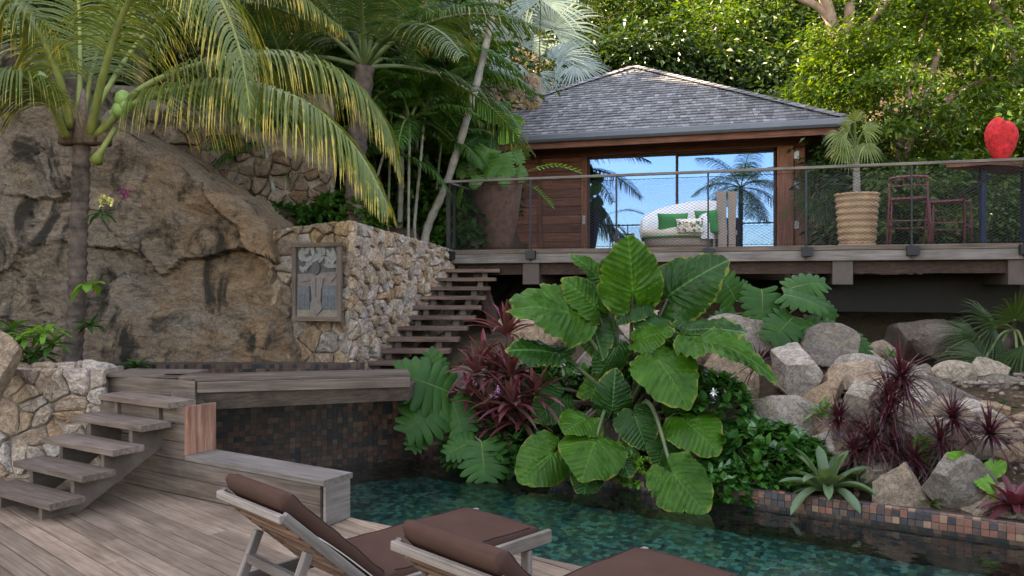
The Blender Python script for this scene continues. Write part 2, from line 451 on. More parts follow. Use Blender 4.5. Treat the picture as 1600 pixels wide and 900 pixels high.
def soil_mat():
    m, nt, b, _ = new_mat('brown_soil_and_litter')
    geo = N(nt, "ShaderNodeNewGeometry").outputs['Position']
    n1 = noise_tex(nt, geo, 1.3, 6, 0.65); n2 = noise_tex(nt, geo, 22.0, 6, 0.75)
    c = ramp(nt, n1, [(0.3, (0.050, 0.036, 0.024)), (0.5, (0.095, 0.066, 0.043)), (0.7, (0.060, 0.060, 0.030))])
    c = mixc(nt, 0.8, c, ramp(nt, n2, [(0.3, (0.35, 0.35, 0.35)), (0.65, (1.5, 1.4, 1.3))]), 'MULTIPLY')
    nt.links.new(c, b.inputs['Base Color']); b.inputs['Roughness'].default_value = 0.95; b.inputs['Specular IOR Level'].default_value = 0.1
    bump(nt, b, n2, 0.9, 0.05)
    return m
M['soil'] = soil_mat()

def tile_mat(name, cols, src='island', rough=0.35):
    m, nt, b, _ = new_mat(name)
    if src == 'island': r = N(nt, "ShaderNodeNewGeometry").outputs['Random Per Island']
    else: r = N(nt, "ShaderNodeObjectInfo").outputs['Random']
    k = len(cols)
    c = ramp(nt, r, [(i / k, x) for i, x in enumerate(cols)], 'CONSTANT')
    geo = N(nt, "ShaderNodeNewGeometry").outputs['Position']
    c = mixc(nt, 0.8, c, ramp(nt, noise_tex(nt, geo, 18.0, 5, 0.7), [(0.3, (0.6, 0.6, 0.6)), (0.7, (1.25, 1.25, 1.25))]), 'MULTIPLY')
    nt.links.new(c, b.inputs['Base Color']); b.inputs['Roughness'].default_value = rough
    return m
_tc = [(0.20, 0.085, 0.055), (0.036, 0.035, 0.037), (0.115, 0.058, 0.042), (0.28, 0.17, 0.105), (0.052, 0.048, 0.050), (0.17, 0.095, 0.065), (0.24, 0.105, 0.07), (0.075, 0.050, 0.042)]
M['tile_wall'] = tile_mat('brown_slate_mosaic', [tuple(x * 0.36 for x in c) for c in _tc])  # same tile colours darkened; the shade under the platform is put into them
M['tile_edge'] = tile_mat('russet_slate_mosaic', [tuple(min(1, x * 1.0) for x in c) for c in _tc], 'object', 0.5)
M['tile_pool'] = tile_mat('green_pool_mosaic', [(0.020, 0.105, 0.095), (0.040, 0.18, 0.15), (0.014, 0.068, 0.064), (0.066, 0.22, 0.17), (0.020, 0.080, 0.055), (0.075, 0.145, 0.085), (0.009, 0.040, 0.044)], 'island', 0.4)
M['grout'] = plain('dark_grout', (0.055, 0.042, 0.036), 0.9)

def water_mat():
    m, nt, b, out = new_mat('pool_water')
    geo = N(nt, "ShaderNodeNewGeometry").outputs['Position']
    n = noise_tex(nt, mapped(nt, geo, (1, 1, 1)), 5.0, 3, 0.5, 0.3)
    bump(nt, b, n, 0.22, 0.03)
    b.inputs['Base Color'].default_value = (0.72, 0.95, 0.90, 1)
    b.inputs['Roughness'].default_value = 0.0
    b.inputs['IOR'].default_value = 1.33
    b.inputs['Transmission Weight'].default_value = 1.0
    return m
M['water'] = water_mat()

def glass_mat():
    m, nt, b, out = new_mat('sky_tinted_glass')
    g = N(nt, "ShaderNodeBsdfGlossy"); g.inputs['Color'].default_value = (0.13, 0.25, 0.47, 1); g.inputs['Roughness'].default_value = 0.01  # blue tint put in to deepen the reflected sky
    t = N(nt, "ShaderNodeBsdfTransparent"); t.inputs['Color'].default_value = (0.55, 0.66, 0.75, 1)
    mx = N(nt, "ShaderNodeMixShader"); mx.inputs[0].default_value = 0.6
    nt.links.new(t.outputs[0], mx.inputs[1]); nt.links.new(g.outputs[0], mx.inputs[2]); nt.links.new(mx.outputs[0], out.inputs[0])
    return m
M['glass'] = glass_mat()
M['curtain'] = plain('white_curtain', (0.72, 0.74, 0.76), 0.9, var=0.08)
M['interior'] = plain('interior_wall', (0.30, 0.26, 0.22), 0.9, var=0.1)

def fabric(name, col, scale=420.0, var=0.12):
    m, nt, b, _ = new_mat(name)
    tc = N(nt, "ShaderNodeTexCoord").outputs['Object']
    big = noise_tex(nt, tc, 3.0, 4, 0.6); fine = noise_tex(nt, tc, scale, 2, 0.6)
    c = ramp(nt, big, [(0.3, tuple(x * (1 - var) for x in col)), (0.7, tuple(x * (1 + var) for x in col))])
    c = mixc(nt, 0.5, c, ramp(nt, fine, [(0.3, (0.75, 0.75, 0.75)), (0.7, (1.15, 1.15, 1.15))]), 'MULTIPLY')
    nt.links.new(c, b.inputs['Base Color']); b.inputs['Roughness'].default_value = 0.95; b.inputs['Specular IOR Level'].default_value = 0.05
    bump(nt, b, mth(nt, 'ADD', mth(nt, 'MULTIPLY', big, 0.9), mth(nt, 'MULTIPLY', fine, 0.08)), 0.35, 0.02)
    return m
M['cushion'] = fabric('brown_canvas', (0.074, 0.040, 0.030))
M['green_cloth'] = fabric('green_cloth', (0.035, 0.21, 0.07))
M['cream_cloth'] = fabric('cream_cloth', (0.60, 0.53, 0.45))

def speckle(name, base, spots, scale, thr):
    m, nt, b, _ = new_mat(name)
    tc = N(nt, "ShaderNodeTexCoord").outputs['Object']
    c = None
    cur = base
    for i, s in enumerate(spots):
        n = noise_tex(nt, mapped(nt, tc, (1, 1, 1 + 0.01 * i)), scale * (1 + 0.13 * i), 2 + i % 2, 0.5)
        mp = N(nt, "ShaderNodeMapping"); mp.inputs['Location'].default_value = (i * 7.3, i * 3.1, i * 5.7); nt.links.new(tc, mp.inputs['Vector'])
        n = noise_tex(nt, mp.outputs[0], scale * (1 + 0.13 * i), 2, 0.5)
        cur = mixc(nt, ramp(nt, n, [(thr, (0, 0, 0)), (thr + 0.03, (1, 1, 1))]), cur, s)
    nt.links.new(cur, b.inputs['Base Color']); b.inputs['Roughness'].default_value = 0.9
    return m
M['floral'] = speckle('floral_print_cloth', (0.74, 0.72, 0.66), [(0.05, 0.24, 0.07), (0.55, 0.06, 0.06), (0.60, 0.48, 0.06), (0.03, 0.03, 0.03)], 16.0, 0.60)
M['dotted'] = speckle('white_dotted_cloth', (0.66, 0.66, 0.67), [(0.55, 0.25, 0.25)], 40.0, 0.70)
M['wicker'] = plain('taupe_woven_wicker', (0.27, 0.21, 0.17), 0.8, var=0.35, scale=60, bmp=0.6)
M['pot_brown'] = plain('rough_brown_clay', (0.105, 0.052, 0.034), 0.85, var=0.5, scale=9, bmp=0.7)
M['pot_tan'] = plain('tan_ribbed_clay', (0.40, 0.25, 0.14), 0.75, var=0.25, scale=6, bmp=0.3)
M['maroon'] = plain('maroon_painted_metal', (0.15, 0.040, 0.045), 0.5, var=0.2)
M['heart'] = plain('red_woven_yarn', (0.50, 0.020, 0.022), 0.9, var=0.55, scale=18, bmp=0.9)

# ------------------------------------------------------------------ frames of the place
UX, UY = -0.852, 0.524            # along the pool (to the left and away)
VX, VY = 0.524, 0.852             # across the pool (to the right and away)
N0 = (-1.197, 5.865)              # near pool edge at the end of the low wall
POOLW = 2.16
def UV(u, v, z=0.0): return Vector((N0[0] + UX * u + VX * v, N0[1] + UY * u + VY * v, z))
U3, V3 = Vector((UX, UY, 0)), Vector((VX, VY, 0))
D0 = (-0.95, 12.0)                # left front corner of the raised deck
E3, N3 = Vector((0.9577, -0.2878, 0)), Vector((0.2878, 0.9577, 0))
DECKZ = 2.25
def EN(s, n, z=0.0): return Vector((D0[0], D0[1], 0)) + E3 * s + N3 * n + Vector((0, 0, z))
ZUP = Vector((0, 0, 1))

def sstep(a, b, x):
    t = np.clip((x - a) / (b - a), 0, 1); return t * t * (3 - 2 * t)

def ground_z(X, Y):
    X = np.asarray(X, float); Y = np.asarray(Y, float)
    m = (X - N0[0]) * VX + (Y - N0[1]) * VY - POOLW
    slope = 0.52 * np.clip(m - 0.45, -0.1, 1.9) * (1 - 0.28 * sstep(3.0, 4.2, X)) + 0.55 * np.clip(Y - 11.4, 0, 1.9) * sstep(-0.6, 0.6, X + 0.2)  # the rise under the deck is added so the void closes dark
    z = np.where(m > 0.15, slope, -1.5)
    wall_x = -1.95 + (Y - 9.3) * 0.352
    garden = 2.15 + 0.16 * np.clip(Y - 9.6, 0, 9)
    left = 1.0 - sstep(-0.25, 0.25, X - wall_x + 0.45)
    back_of_wall = np.where(X < -3.2, 10.05, 9.55 + 0.42 * np.clip(-1.93 - X, 0, 3))
    z = np.where(Y > back_of_wall, z * (1 - left) + garden * left, z)
    z = np.where((X < -3.95) & (Y > 7.3) & (Y <= 9.9), np.where(Y < 8.0, 0.88, 0.66), z)
    back = np.clip(Y - 20.6 + 0.12 * np.clip(X - 8, 0, 40), 0, 45) * 0.72
    z = z + back
    shade_hill = np.clip(-6.9 - X, 0, 11.0) * 2.6 * sstep(1.0, 5.0, Y) * (1 - 0.6 * sstep(21, 34, Y))  # steep rise on the left, added to keep the sun off the garden
    return np.maximum(z, z + shade_hill)

def build_ground():
    xs = np.concatenate([np.linspace(-400, -30, 12)[:-1], np.linspace(-30, -8, 12)[:-1], np.linspace(-8, 10, 110)[:-1], np.linspace(10, 40, 20)[:-1], np.linspace(40, 400, 12)])
    ys = np.concatenate([np.linspace(-400, -10, 12)[:-1], np.linspace(-10, 4, 8)[:-1], np.linspace(4, 16, 90)[:-1], np.linspace(16, 60, 40)[:-1], np.linspace(60, 400, 10)])
    X, Y = np.meshgrid(xs, ys)
    Z = ground_z(X, Y)
    far = np.maximum(np.abs(X), np.abs(Y)) > 100
    nz = np.array([[fbm(x * 0.7, y * 0.7, 3.1, 5) for x in xs] for y in ys])
    Z = Z + nz * np.where(Z > -1.2, 0.10, 0.0) + nz * np.where(Z > 3.5, 0.35, 0.0)
    V = np.stack([X, Y, Z], -1).reshape(-1, 3)
    nx = len(xs); i = np.arange(len(ys) - 1)[:, None] * nx + np.arange(nx - 1)[None]
    i = i.ravel()
    me = mesh_np('ground', V, np.stack([i, i + 1, i + nx + 1, i + nx], 1), smooth=True)
    link('ground', me, M['soil'], kind='structure')
build_ground()

def clip_poly(poly, nx, ny, c):
    """keep the part of a convex polygon where nx*x + ny*y <= c"""
    out = []
    for i in range(len(poly)):
        a, b = poly[i], poly[(i + 1) % len(poly)]
        da, db = nx * a[0] + ny * a[1] - c, nx * b[0] + ny * b[1] - c
        if da <= 0: out.append(a)
        if (da < 0 < db) or (db < 0 < da):
            t = da / (da - db); out.append((a[0] + (b[0] - a[0]) * t, a[1] + (b[1] - a[1]) * t))
    return out

def area(p):
    return 0.5 * sum(p[i][0] * p[(i + 1) % len(p)][1] - p[(i + 1) % len(p)][0] * p[i][1] for i in range(len(p)))

def plank(name, a, b, w, h, mat, parent, up=(0, 0, 1), bev=0.004, **kw):
    """board from a to b (centre line), its grain along its own length, edges chamfered"""
    a, b = Vector(a), Vector(b)
    d = b - a; L = d.length; d.normalize()
    side = Vector(up).cross(d)
    if side.length < 1e-4: side = Vector((1, 0, 0)).cross(d)
    side.normalize(); u = d.cross(side)
    y, z = w / 2, h / 2; c = min(bev, y * 0.4, z * 0.4)
    sec = [(-y + c, -z), (y - c, -z), (y, -z + c), (y, z - c), (y - c, z), (-y + c, z), (-y, z - c), (-y, -z + c)]
    V = [(x, p, q) for x in (-L / 2, L / 2) for p, q in sec]
    me = bpy.data.meshes.new(name)
    me.from_pydata(V, [], [list(range(8))[::-1], list(range(8, 16))] + [[i, (i + 1) % 8, 8 + (i + 1) % 8, 8 + i] for i in range(8)])
    o = link(name, me, mat, parent, (a + b) / 2, **kw)
    o.rotation_euler = Matrix((d, side, u)).transposed().to_euler()
    return o

# ------------------------------------------------------------------ pool deck, board by board
deck = thing('pool_deck', 'weathered grey brown plank deck beside the green pool', 'deck', (-1.5, 3.5, 0)); deck["kind"] = 'structure'
del deck["category"]
pd = Vector((-0.75, 0.661, 0)).normalized(); qd = Vector((-pd.y, pd.x, 0)) * -1     # along and across the boards
vc = N0[0] * VX + N0[1] * VY
rr = random.Random(3)
BW = 0.142
for k in range(-14, 40):
    q0 = k * BW; x = -9.0 - rr.random() * 2.5
    while x < 9:
        x1 = x + rr.uniform(2.2, 3.8)
        pts = []
        for (s, t) in ((x + 0.002, q0 + 0.0035), (x1 - 0.002, q0 + 0.0035), (x1 - 0.002, q0 + BW - 0.0035), (x + 0.002, q0 + BW - 0.0035)):
            p = pd * s + qd * t; pts.append((p.x, p.y))
        if area(pts) < 0: pts = pts[::-1]
        for (nx, ny, c) in ((VX, VY, vc - 0.001), (0, -1, 0.8), (-1, 0, 6.3), (1, 0, 4.6), (0, 1, 8.2)):
            if len(pts) > 2: pts = clip_poly(pts, nx, ny, c)
        if len(pts) > 2 and abs(area(pts)) > 0.01:
            cx = sum(p[0] for p in pts) / len(pts); cy = sum(p[1] for p in pts) / len(pts)
            loc = [((p[0] - cx) * pd.x + (p[1] - cy) * pd.y, (p[0] - cx) * -pd.y + (p[1] - cy) * pd.x) for p in pts]
            n = len(loc); dz = rr.uniform(-0.0015, 0.0015)
            V = [(a, b, -0.03) for a, b in loc] + [(a, b, -0.003 + dz) for a, b in loc] + [(a * (1 - 0.002 / max(0.3, abs(a))), b * 0.955, dz) for a, b in loc]
            fs = [[j * n + i, j * n + (i + 1) % n, (j + 1) * n + (i + 1) % n, (j + 1) * n + i] for j in (0, 1) for i in range(n)] + [[2 * n + i for i in range(n)]]
            me = bpy.data.meshes.new('plank'); me.from_pydata(V, [], fs)
            o = link('plank', me, M['deck'], deck, (cx, cy, 0)); o.rotation_euler = (0, 0, math.atan2(pd.y, pd.x))
        x = x1
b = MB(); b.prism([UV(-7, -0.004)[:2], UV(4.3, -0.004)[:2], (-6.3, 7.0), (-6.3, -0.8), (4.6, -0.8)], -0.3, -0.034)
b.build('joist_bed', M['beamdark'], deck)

# ------------------------------------------------------------------ pool: floor, walls, coping, water
def tile_grid(name, o, ax, ay, nrm, nx, ny, size, mat, parent, keep=None, gap=0.002, jit=0.0015, sides=True, kind='stuff', seed=1):
    """one joined sheet of small mosaic tiles with recessed joints"""
    rs = np.random.RandomState(seed)
    o, ax, ay, nrm = (np.array(v, float) for v in (o, ax, ay, nrm))
    I, J = np.meshgrid(np.arange(nx), np.arange(ny)); I, J = I.ravel(), J.ravel()
    if keep is not None:
        k = np.array([keep(i, j) for i, j in zip(I, J)]); I, J = I[k], J[k]
    n = len(I)
    h = gap / 2
    cs = [(h, h), (size - h, h), (size - h, size - h), (h, size - h)]
    lift = 0.004 + rs.uniform(-jit, jit, n)
    top = np.stack([o + ax * (I * size + a)[:, None] + ay * (J * size + c)[:, None] + nrm * (lift + rs.uniform(-0.0006, 0.0006, n))[:, None] for a, c in cs], 1)
    if not sides:
        return link(name, mesh_np(name, top.reshape(-1, 3) - np.array(WL[parent]), np.arange(4 * n).reshape(n, 4)), mat, parent, kind=kind)
    bot = np.stack([o + ax * (I * size + a)[:, None] + ay * (J * size + c)[:, None] - nrm * 0.004 for a, c in cs], 1)
    V = np.concatenate([top, bot], 1).reshape(-1, 3); b0 = np.arange(n)[:, None] * 8
    q = [b0 + np.array([[0, 1, 2, 3]])] + [b0 + np.array([[i, 4 + i, 4 + (i + 1) % 4, (i + 1) % 4]]) for i in range(4)]
    return link(name, mesh_np(name, V - np.array(WL[parent]), np.concatenate(q)), mat, parent, kind=kind)

WATER_Z, FLOOR_Z, TS = -0.08, -0.85, 0.052
pool = thing('swimming_pool', 'narrow swimming pool lined with green and brown mosaic', 'pool', UV(-1, 1, FLOOR_Z)); pool["kind"] = 'structure'
del pool["category"]
b = MB(); c = UV(-1.5, POOLW / 2, FLOOR_Z - 0.06); b.box(c, 6.5, POOLW / 2 + 0.3, 0.05, U3, V3, ZUP)
b.build('basin_floor', M['grout'], pool)
b = MB(); b.box(UV(-1.5, -0.12, -0.49), 6.5, 0.10, 0.45, U3, V3, ZUP); b.build('basin_side', M['grout'], pool)
tile_grid('floor_tiles', UV(-7.5, 0, FLOOR_Z), U3, V3, ZUP, int(12.4 / TS), int(POOLW / TS) + 4, TS, M['tile_pool'], pool, sides=False, seed=5)
tile_grid('near_side_tiles', UV(-7.5, -0.018, FLOOR_Z), U3, ZUP, V3, int(11 / TS), 15, TS, M['tile_pool'], pool, seed=6)
# back edge
coping = thing('pool_coping', 'russet and black mosaic edge along the back of the pool', 'pool edge', UV(0, POOLW, FLOOR_Z)); coping["kind"] = 'structure'
del coping["category"]
b = MB(); b.box(UV(-2.2, POOLW + 0.15, (FLOOR_Z + 0.012) / 2), 5.6, 0.145, (0.012 - FLOOR_Z) / 2, U3, V3, ZUP); b.build('coping_core', M['grout'], coping)
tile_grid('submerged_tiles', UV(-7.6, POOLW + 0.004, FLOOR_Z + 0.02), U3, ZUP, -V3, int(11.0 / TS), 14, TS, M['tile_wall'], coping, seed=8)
zt = FLOOR_Z + 0.02 + 14 * TS
bm = MB(); hs = TS / 2 - 0.0018; bm.box((0, 0, 0), hs, 0.011, hs, U3, V3, ZUP); t_face = bm.mesh('tile', (0, 0, 0)); t_face.materials.append(M['tile_edge'])
bm = MB(); bm.box((0, 0, 0), hs, hs, 0.008, U3, V3, ZUP); t_top = bm.mesh('tile', (0, 0, 0)); t_top.materials.append(M['tile_edge'])
rt = random.Random(12)
def coping_tile(me, p):
    o = bpy.data.objects.new('tile', me); COL.objects.link(o); o.parent = coping; o.location = p - WL[coping]
NT = 92; u0 = -5.35
for i in range(NT):
    u = u0 + (i + 0.5) * TS
    for j in (1, 2):
        coping_tile(t_face, UV(u, POOLW - 0.002 + rt.uniform(-0.0015, 0.0015), zt + (j + 0.5) * TS))
    for j in range(1):
        coping_tile(t_top, UV(u, POOLW + (j + 0.5) * TS + 0.004, zt + 3 * TS + rt.uniform(-0.001, 0.001)))
ZC = zt + 3 * TS
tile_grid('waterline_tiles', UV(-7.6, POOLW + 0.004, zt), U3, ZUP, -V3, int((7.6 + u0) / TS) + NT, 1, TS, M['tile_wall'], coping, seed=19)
tile_grid('far_coping_tiles', UV(u0 + NT * TS, POOLW + 0.004, zt), U3, ZUP, -V3, int((3.0 - u0 - NT * TS) / TS), 3, TS, M['tile_wall'], coping, seed=9)
tile_grid('far_coping_top', UV(u0 + NT * TS, POOLW, ZC - 0.004), U3, V3, ZUP, int((3.0 - u0 - NT * TS) / TS), 4, TS, M['tile_wall'], coping, seed=10)
# water sheet
b = MB()
wv = [UV(-7.4, -0.01), UV(4.9, -0.01), UV(4.9, POOLW), UV(-7.4, POOLW)]
b.add([(p.x, p.y, WATER_Z) for p in wv], [[[0, 3, 2, 1]]])
me = b.mesh('water', (0, 0, 0)); me.flip_normals()
if me.polygons[0].normal.z < 0: me.flip_normals()
link('water', me, M['water'], kind='structure')

# ------------------------------------------------------------------ rubble walls, stone by stone
def voronoi(poly, size, rs, gap, squash=1.0):
    xs = [p[0] for p in poly]; ys = [p[1] for p in poly]
    pts = []
    nx = int((max(xs) - min(xs)) / size) + 2; ny = int((max(ys) - min(ys)) / (size * squash)) + 2
    for i in range(nx):
        for j in range(ny):
            if rs.rand() < 0.2: continue
            pts.append((min(xs) + (i - 0.3 + 0.5 * (j % 2) + rs.uniform(-0.6, 0.6)) * size, min(ys) + (j - 0.3 + rs.uniform(-0.6, 0.6)) * size * squash))
    A = np.array(pts); cells = []
    for i, p in enumerate(A):
        c = list(poly)
        d = np.hypot(*(A - p).T); order = np.argsort(d)[1:19]
        for j in order:
            n = (A[j] - p) / d[j]
            c = clip_poly(c, n[0], n[1], n.dot((A[j] + p) / 2) - gap)
            if len(c) < 3: break
        if len(c) > 2 and area(c) > size * size * 0.06: cells.append(c)
    return cells

def rubble(parent, o, ax, az, nrm, poly, size, mat, seed, relief=0.035, gap=0.0035, squash=1.0, limit=300):
    rs = np.random.RandomState(seed)
    o, ax, az, nrm = (np.array(v, float) for v in (o, ax, az, nrm))
    cells = voronoi(poly, size, rs, gap, squash)
    cells.sort(key=lambda c: -area(c))
    for c in cells[:limit]:
        for _ in range(1):
            r = []
            for i in range(len(c)):
                a, b2 = np.array(c[i]), np.array(c[(i + 1) % len(c)])
                r += [a * 0.88 + b2 * 0.12, (a + b2) / 2 + rs.uniform(-0.05, 0.05, 2) * np.hypot(*(b2 - a)), a * 0.12 + b2 * 0.88]
            c = r
        C = np.array(c); n = len(C); cen = C.mean(0)
        h = relief * rs.uniform(0.3, 1.8)
        tx, ty = rs.uniform(-0.32, 0.32, 2)
        V = []
        for sc, hh, jt in ((1.0, -0.03, 0), (0.985, h * 0.45, 0.0), (0.86, h * 0.95, 0.006), (0.5, h * 1.1, 0.010)):
            for p in C:
                q = cen + (p - cen) * sc + rs.uniform(-1, 1, 2) * jt
                dz = hh + ((q[0] - cen[0]) * tx + (q[1] - cen[1]) * ty if hh > 0 else 0) + rs.uniform(-1, 1) * jt * 0.9
                V.append(o + ax * q[0] + az * q[1] + nrm * dz)
        V.append(o + ax * cen[0] + az * cen[1] + nrm * h * 1.12)
        org = o + ax * cen[0] + az * cen[1]
        fs = [[k * n + i, k * n + (i + 1) % n, (k + 1) * n + (i + 1) % n, (k + 1) * n + i] for k in range(3) for i in range(n)]
        ft = [[3 * n + i, 3 * n + (i + 1) % n, 4 * n] for i in range(n)]
        me = mesh_np('stone', np.array(V) - org, [np.array(fs), np.array(ft)])
        link('stone', me, mat, parent, org)

def wall_core(parent, pts_xy, z0, z1):
    b = MB(); b.prism(pts_xy, z0, z1); b.build('mortar', M['mortar'], parent)

# retaining wall at the far left
w = thing('stone_wall', 'low cream rubble stone wall behind the open wooden steps', 'wall', (-5.0, 7.2, 0))
wall_core(w, [(-6.6, 7.10), (-3.70, 7.10), (-3.70, 7.5), (-6.6, 7.5)], -0.1, 0.96)
rubble(w, (-6.6, 7.095, 0), (1, 0, 0), (0, 0, 1), (0, -1, 0), [(0.6, -0.03), (2.93, -0.03), (2.93, 0.985), (0.6, 0.97)], 0.18, M['stone_light'], 4, 0.034)
rubble(w, (-6.6, 7.12, 0.965), (1, 0, 0), (0, 1, 0), (0, 0, 1), [(0, 0), (2.9, 0), (2.9, 0.36), (0, 0.36)], 0.26, M['stone_light'], 5, 0.03)

# wall with the relief panel: one corner, two faces; darker stone paints shade on the left one
CW = Vector((-1.93, 9.30, 0)); LW = Vector((-3.15, 9.78, 0)); RW = Vector((-0.93, 12.05, 0))
w = thing('stone_wall', 'tall tan rubble wall with a corner carrying the framed relief', 'wall', (-2.0, 9.6, 0.55))
def inner(a, off): return (a[0] + off[0], a[1] + off[1])
b = MB()
dl = (LW - CW).normalized(); dr = (RW - CW).normalized(); nl = Vector((-dl.y, dl.x, 0)); nr = Vector((dr.y, -dr.x, 0))
if nl.y > 0: nl = -nl
if nr.x < 0: nr = -nr
poly = [LW, CW, RW, RW - nr * 0.45, CW - nr * 0.5 + dr * 0.45, LW - nl * 0.45]
b.prism([tuple((p - (nl + nr) * 0.012)[:2]) for p in poly], 0.3, 2.25); b.build('mortar', M['mortar'], w)
lenl, lenr = (LW - CW).length, (RW - CW).length
rubble(w, CW, dl, ZUP, nl, [(0.0, 0.5), (lenl, 0.5), (lenl, 2.36), (lenl * 0.5, 2.44), (0.0, 2.49)], 0.165, M['stone_mid'], 21, 0.045, squash=1.15)
rubble(w, CW, dr, ZUP, nr, [(0.0, 0.5), (lenr, 0.5), (lenr, 2.26), (lenr * 0.55, 2.36), (0.0, 2.49)], 0.128, M['stone_light'], 22, 0.04)

# upper terrace wall behind the cliff
w = thing('stone_wall', 'brown rubble terrace wall above the cliff behind the palm', 'wall', (-4.6, 10.9, 2.0))
A0, A1 = Vector((-7.4, 10.6, 0)), Vector((-2.6, 11.5, 0))
dd = (A1 - A0).normalized(); nn = Vector((dd.y, -dd.x, 0)); LL = (A1 - A0).length
b = MB(); b.prism([tuple(A0[:2]), tuple(A1[:2]), tuple((A1 - nn * 0.4)[:2]), tuple((A0 - nn * 0.4)[:2])], 1.8, 4.5); b.build('mortar', M['mortar'], w)
rubble(w, A0 + nn * 0.01, dd, ZUP, nn, [(0, 2.0), (LL, 2.0), (LL, 3.4), (LL * 0.62, 4.1), (LL * 0.3, 4.6), (0, 4.75)], 0.15, M['stone_dark'], 31, 0.05)
# small terrace wall seen between the palms beside the pavilion
w = thing('stone_wall', 'sunlit tan rubble wall glimpsed behind the leaning palm trunk', 'wall', (-0.9, 17.6, 2.0))
A0, A1 = Vector((-3.0, 18.2, 0)), Vector((0.6, 17.4, 0)); dd = (A1 - A0).normalized(); nn = Vector((dd.y, -dd.x, 0)); LL = (A1 - A0).length
b = MB(); b.prism([tuple(A0[:2]), tuple(A1[:2]), tuple((A1 - nn * 0.4)[:2]), tuple((A0 - nn * 0.4)[:2])], 1.4, 6.4); b.build('mortar', M['mortar'], w)
rubble(w, A0 + nn * 0.01, dd, ZUP, nn, [(0, 3.2), (LL, 3.2), (LL, 6.3), (0, 6.6)], 0.28, M['stone_mid'], 33, 0.06)

# ------------------------------------------------------------------ cliff
def build_cliff():
    rs = np.random.RandomState(41)
    xs = np.linspace(-8.2, -2.55, 170); vs = np.linspace(0, 1.30, 150)
    def ztop(x, Y=9.3):
        px = x / Y * F + CX
        pts = [(-400, 4.5), (0, 4.4), (60, 4.15), (110, 3.7), (185, 3.36), (235, 3.15), (300, 2.85), (360, 2.6), (410, 2.25), (440, 1.5), (460, 0.9), (900, 0.6)]
        return np.interp(px, [p[0] for p in pts], [p[1] for p in pts])
    planes = [(rs.uniform(-7.5, -2.8), rs.uniform(0.6, 3.8), rs.uniform(-0.45, 0.45), rs.uniform(-0.5, 0.3), rs.uniform(-0.08, 0.14)) for _ in range(15)]
    V = np.zeros((len(vs), len(xs), 3))
    for i, v in enumerate(vs):
        for j, x in enumerate(xs):
            zt = ztop(x) + 0.18 + 0.12 * fbm(x * 2.1, 4.0, 0.3)
            z = 0.35 + (zt - 0.35) * min(v, 1.0)
            y = 9.28 + 0.10 * (z - 0.9) + 0.06 * (x + 5)
            wx, wz = x + 0.25 * fbm(x * 1.1, z * 1.1, 7.0), z + 0.25 * fbm(x * 1.1, z * 1.1, 17.0)
            d = sorted(((wx - p[0]) ** 2 + (1.3 * (wz - p[1])) ** 2, k) for k, p in enumerate(planes))
            p = planes[d[0][1]]
            y += p[4] * 1.6 + p[2] * (x - p[0]) * 0.36 + p[3] * (z - p[1]) * 0.36
            e = math.sqrt(d[1][0]) - math.sqrt(d[0][0])
            if e < 0.03: y += 0.05 * (1 - e / 0.03)          # fractures between the faces of the rock
            y += 0.07 * fbm(x * 1.3, z * 1.6, 1.0, 6) + 0.05 * abs(fbm(x * 2.2 + 0.8 * z, z * 3.0, 5.0, 6)) + 0.022 * abs(fbm(x * 7, z * 9, 2.0, 4))
            r = 0.12                                          # rounded brow
            k = max(0.0, v - 0.93) / 0.07
            if v < 1: y += 0.16 * k * k
            else:
                y += 0.16 + (v - 1.0) * 5.0; z += (v - 1) * 0.3
            V[i, j] = (x, y, z)
    nx = len(xs); i = (np.arange(len(vs) - 1)[:, None] * nx + np.arange(nx - 1)[None]).ravel()
    me = mesh_np('cliff', V.reshape(-1, 3) - np.array((-5, 9.3, 0.35)), np.stack([i, i + 1, i + nx + 1, i + nx], 1), smooth=False)
    link('cliff', me, M['cliff'], origin=(-5, 9.3, 0.35), kind='structure')
build_cliff()

# ------------------------------------------------------------------ low timber wall beside the pool
lw = thing('timber_wall', 'grey plank wall with a thick cap running beside the pool', 'wall', UV(1.4, -0.14, 0))
CAPZ = 0.335
b = MB(); b.box(UV(1.475, -0.135, CAPZ / 2 - 0.02), 1.44, 0.105, CAPZ / 2 - 0.02, U3, V3, ZUP); b.build('core', M['beamdark'], lw)
plank('cap_board', UV(0.0, -0.135, CAPZ - 0.02), UV(1.56, -0.135, CAPZ - 0.02), 0.30, 0.042, M['palewood'], lw)
for k in range(2):
    z = 0.004 + (k + 0.5) * 0.144
    plank('board', UV(0.042, -0.262, z), UV(2.98, -0.262, z), 0.140, 0.030, M['greywood'], lw, up=-V3)
plank('end_board', UV(0.012, -0.262, 0.148), UV(0.012, -0.012, 0.148), 0.29, 0.024, M['palewood'], lw, up=-U3)
for k in range(2, 5):
    z = 0.004 + (k + 0.5) * 0.144
    plank('board', UV(1.575, -0.262, z), UV(2.98, -0.262, z), 0.140, 0.030, M['greywood'], lw, up=-V3)
b = MB(); b.box(UV(2.29, -0.135, 0.53), 0.70, 0.105, 0.19, U3, V3, ZUP); b.build('core', M['beamdark'], lw)
plank('end_post', UV(1.562, -0.135, 0.338), UV(1.562, -0.135, 0.735), 0.285, 0.035, M['redstain'], lw, up=-U3)

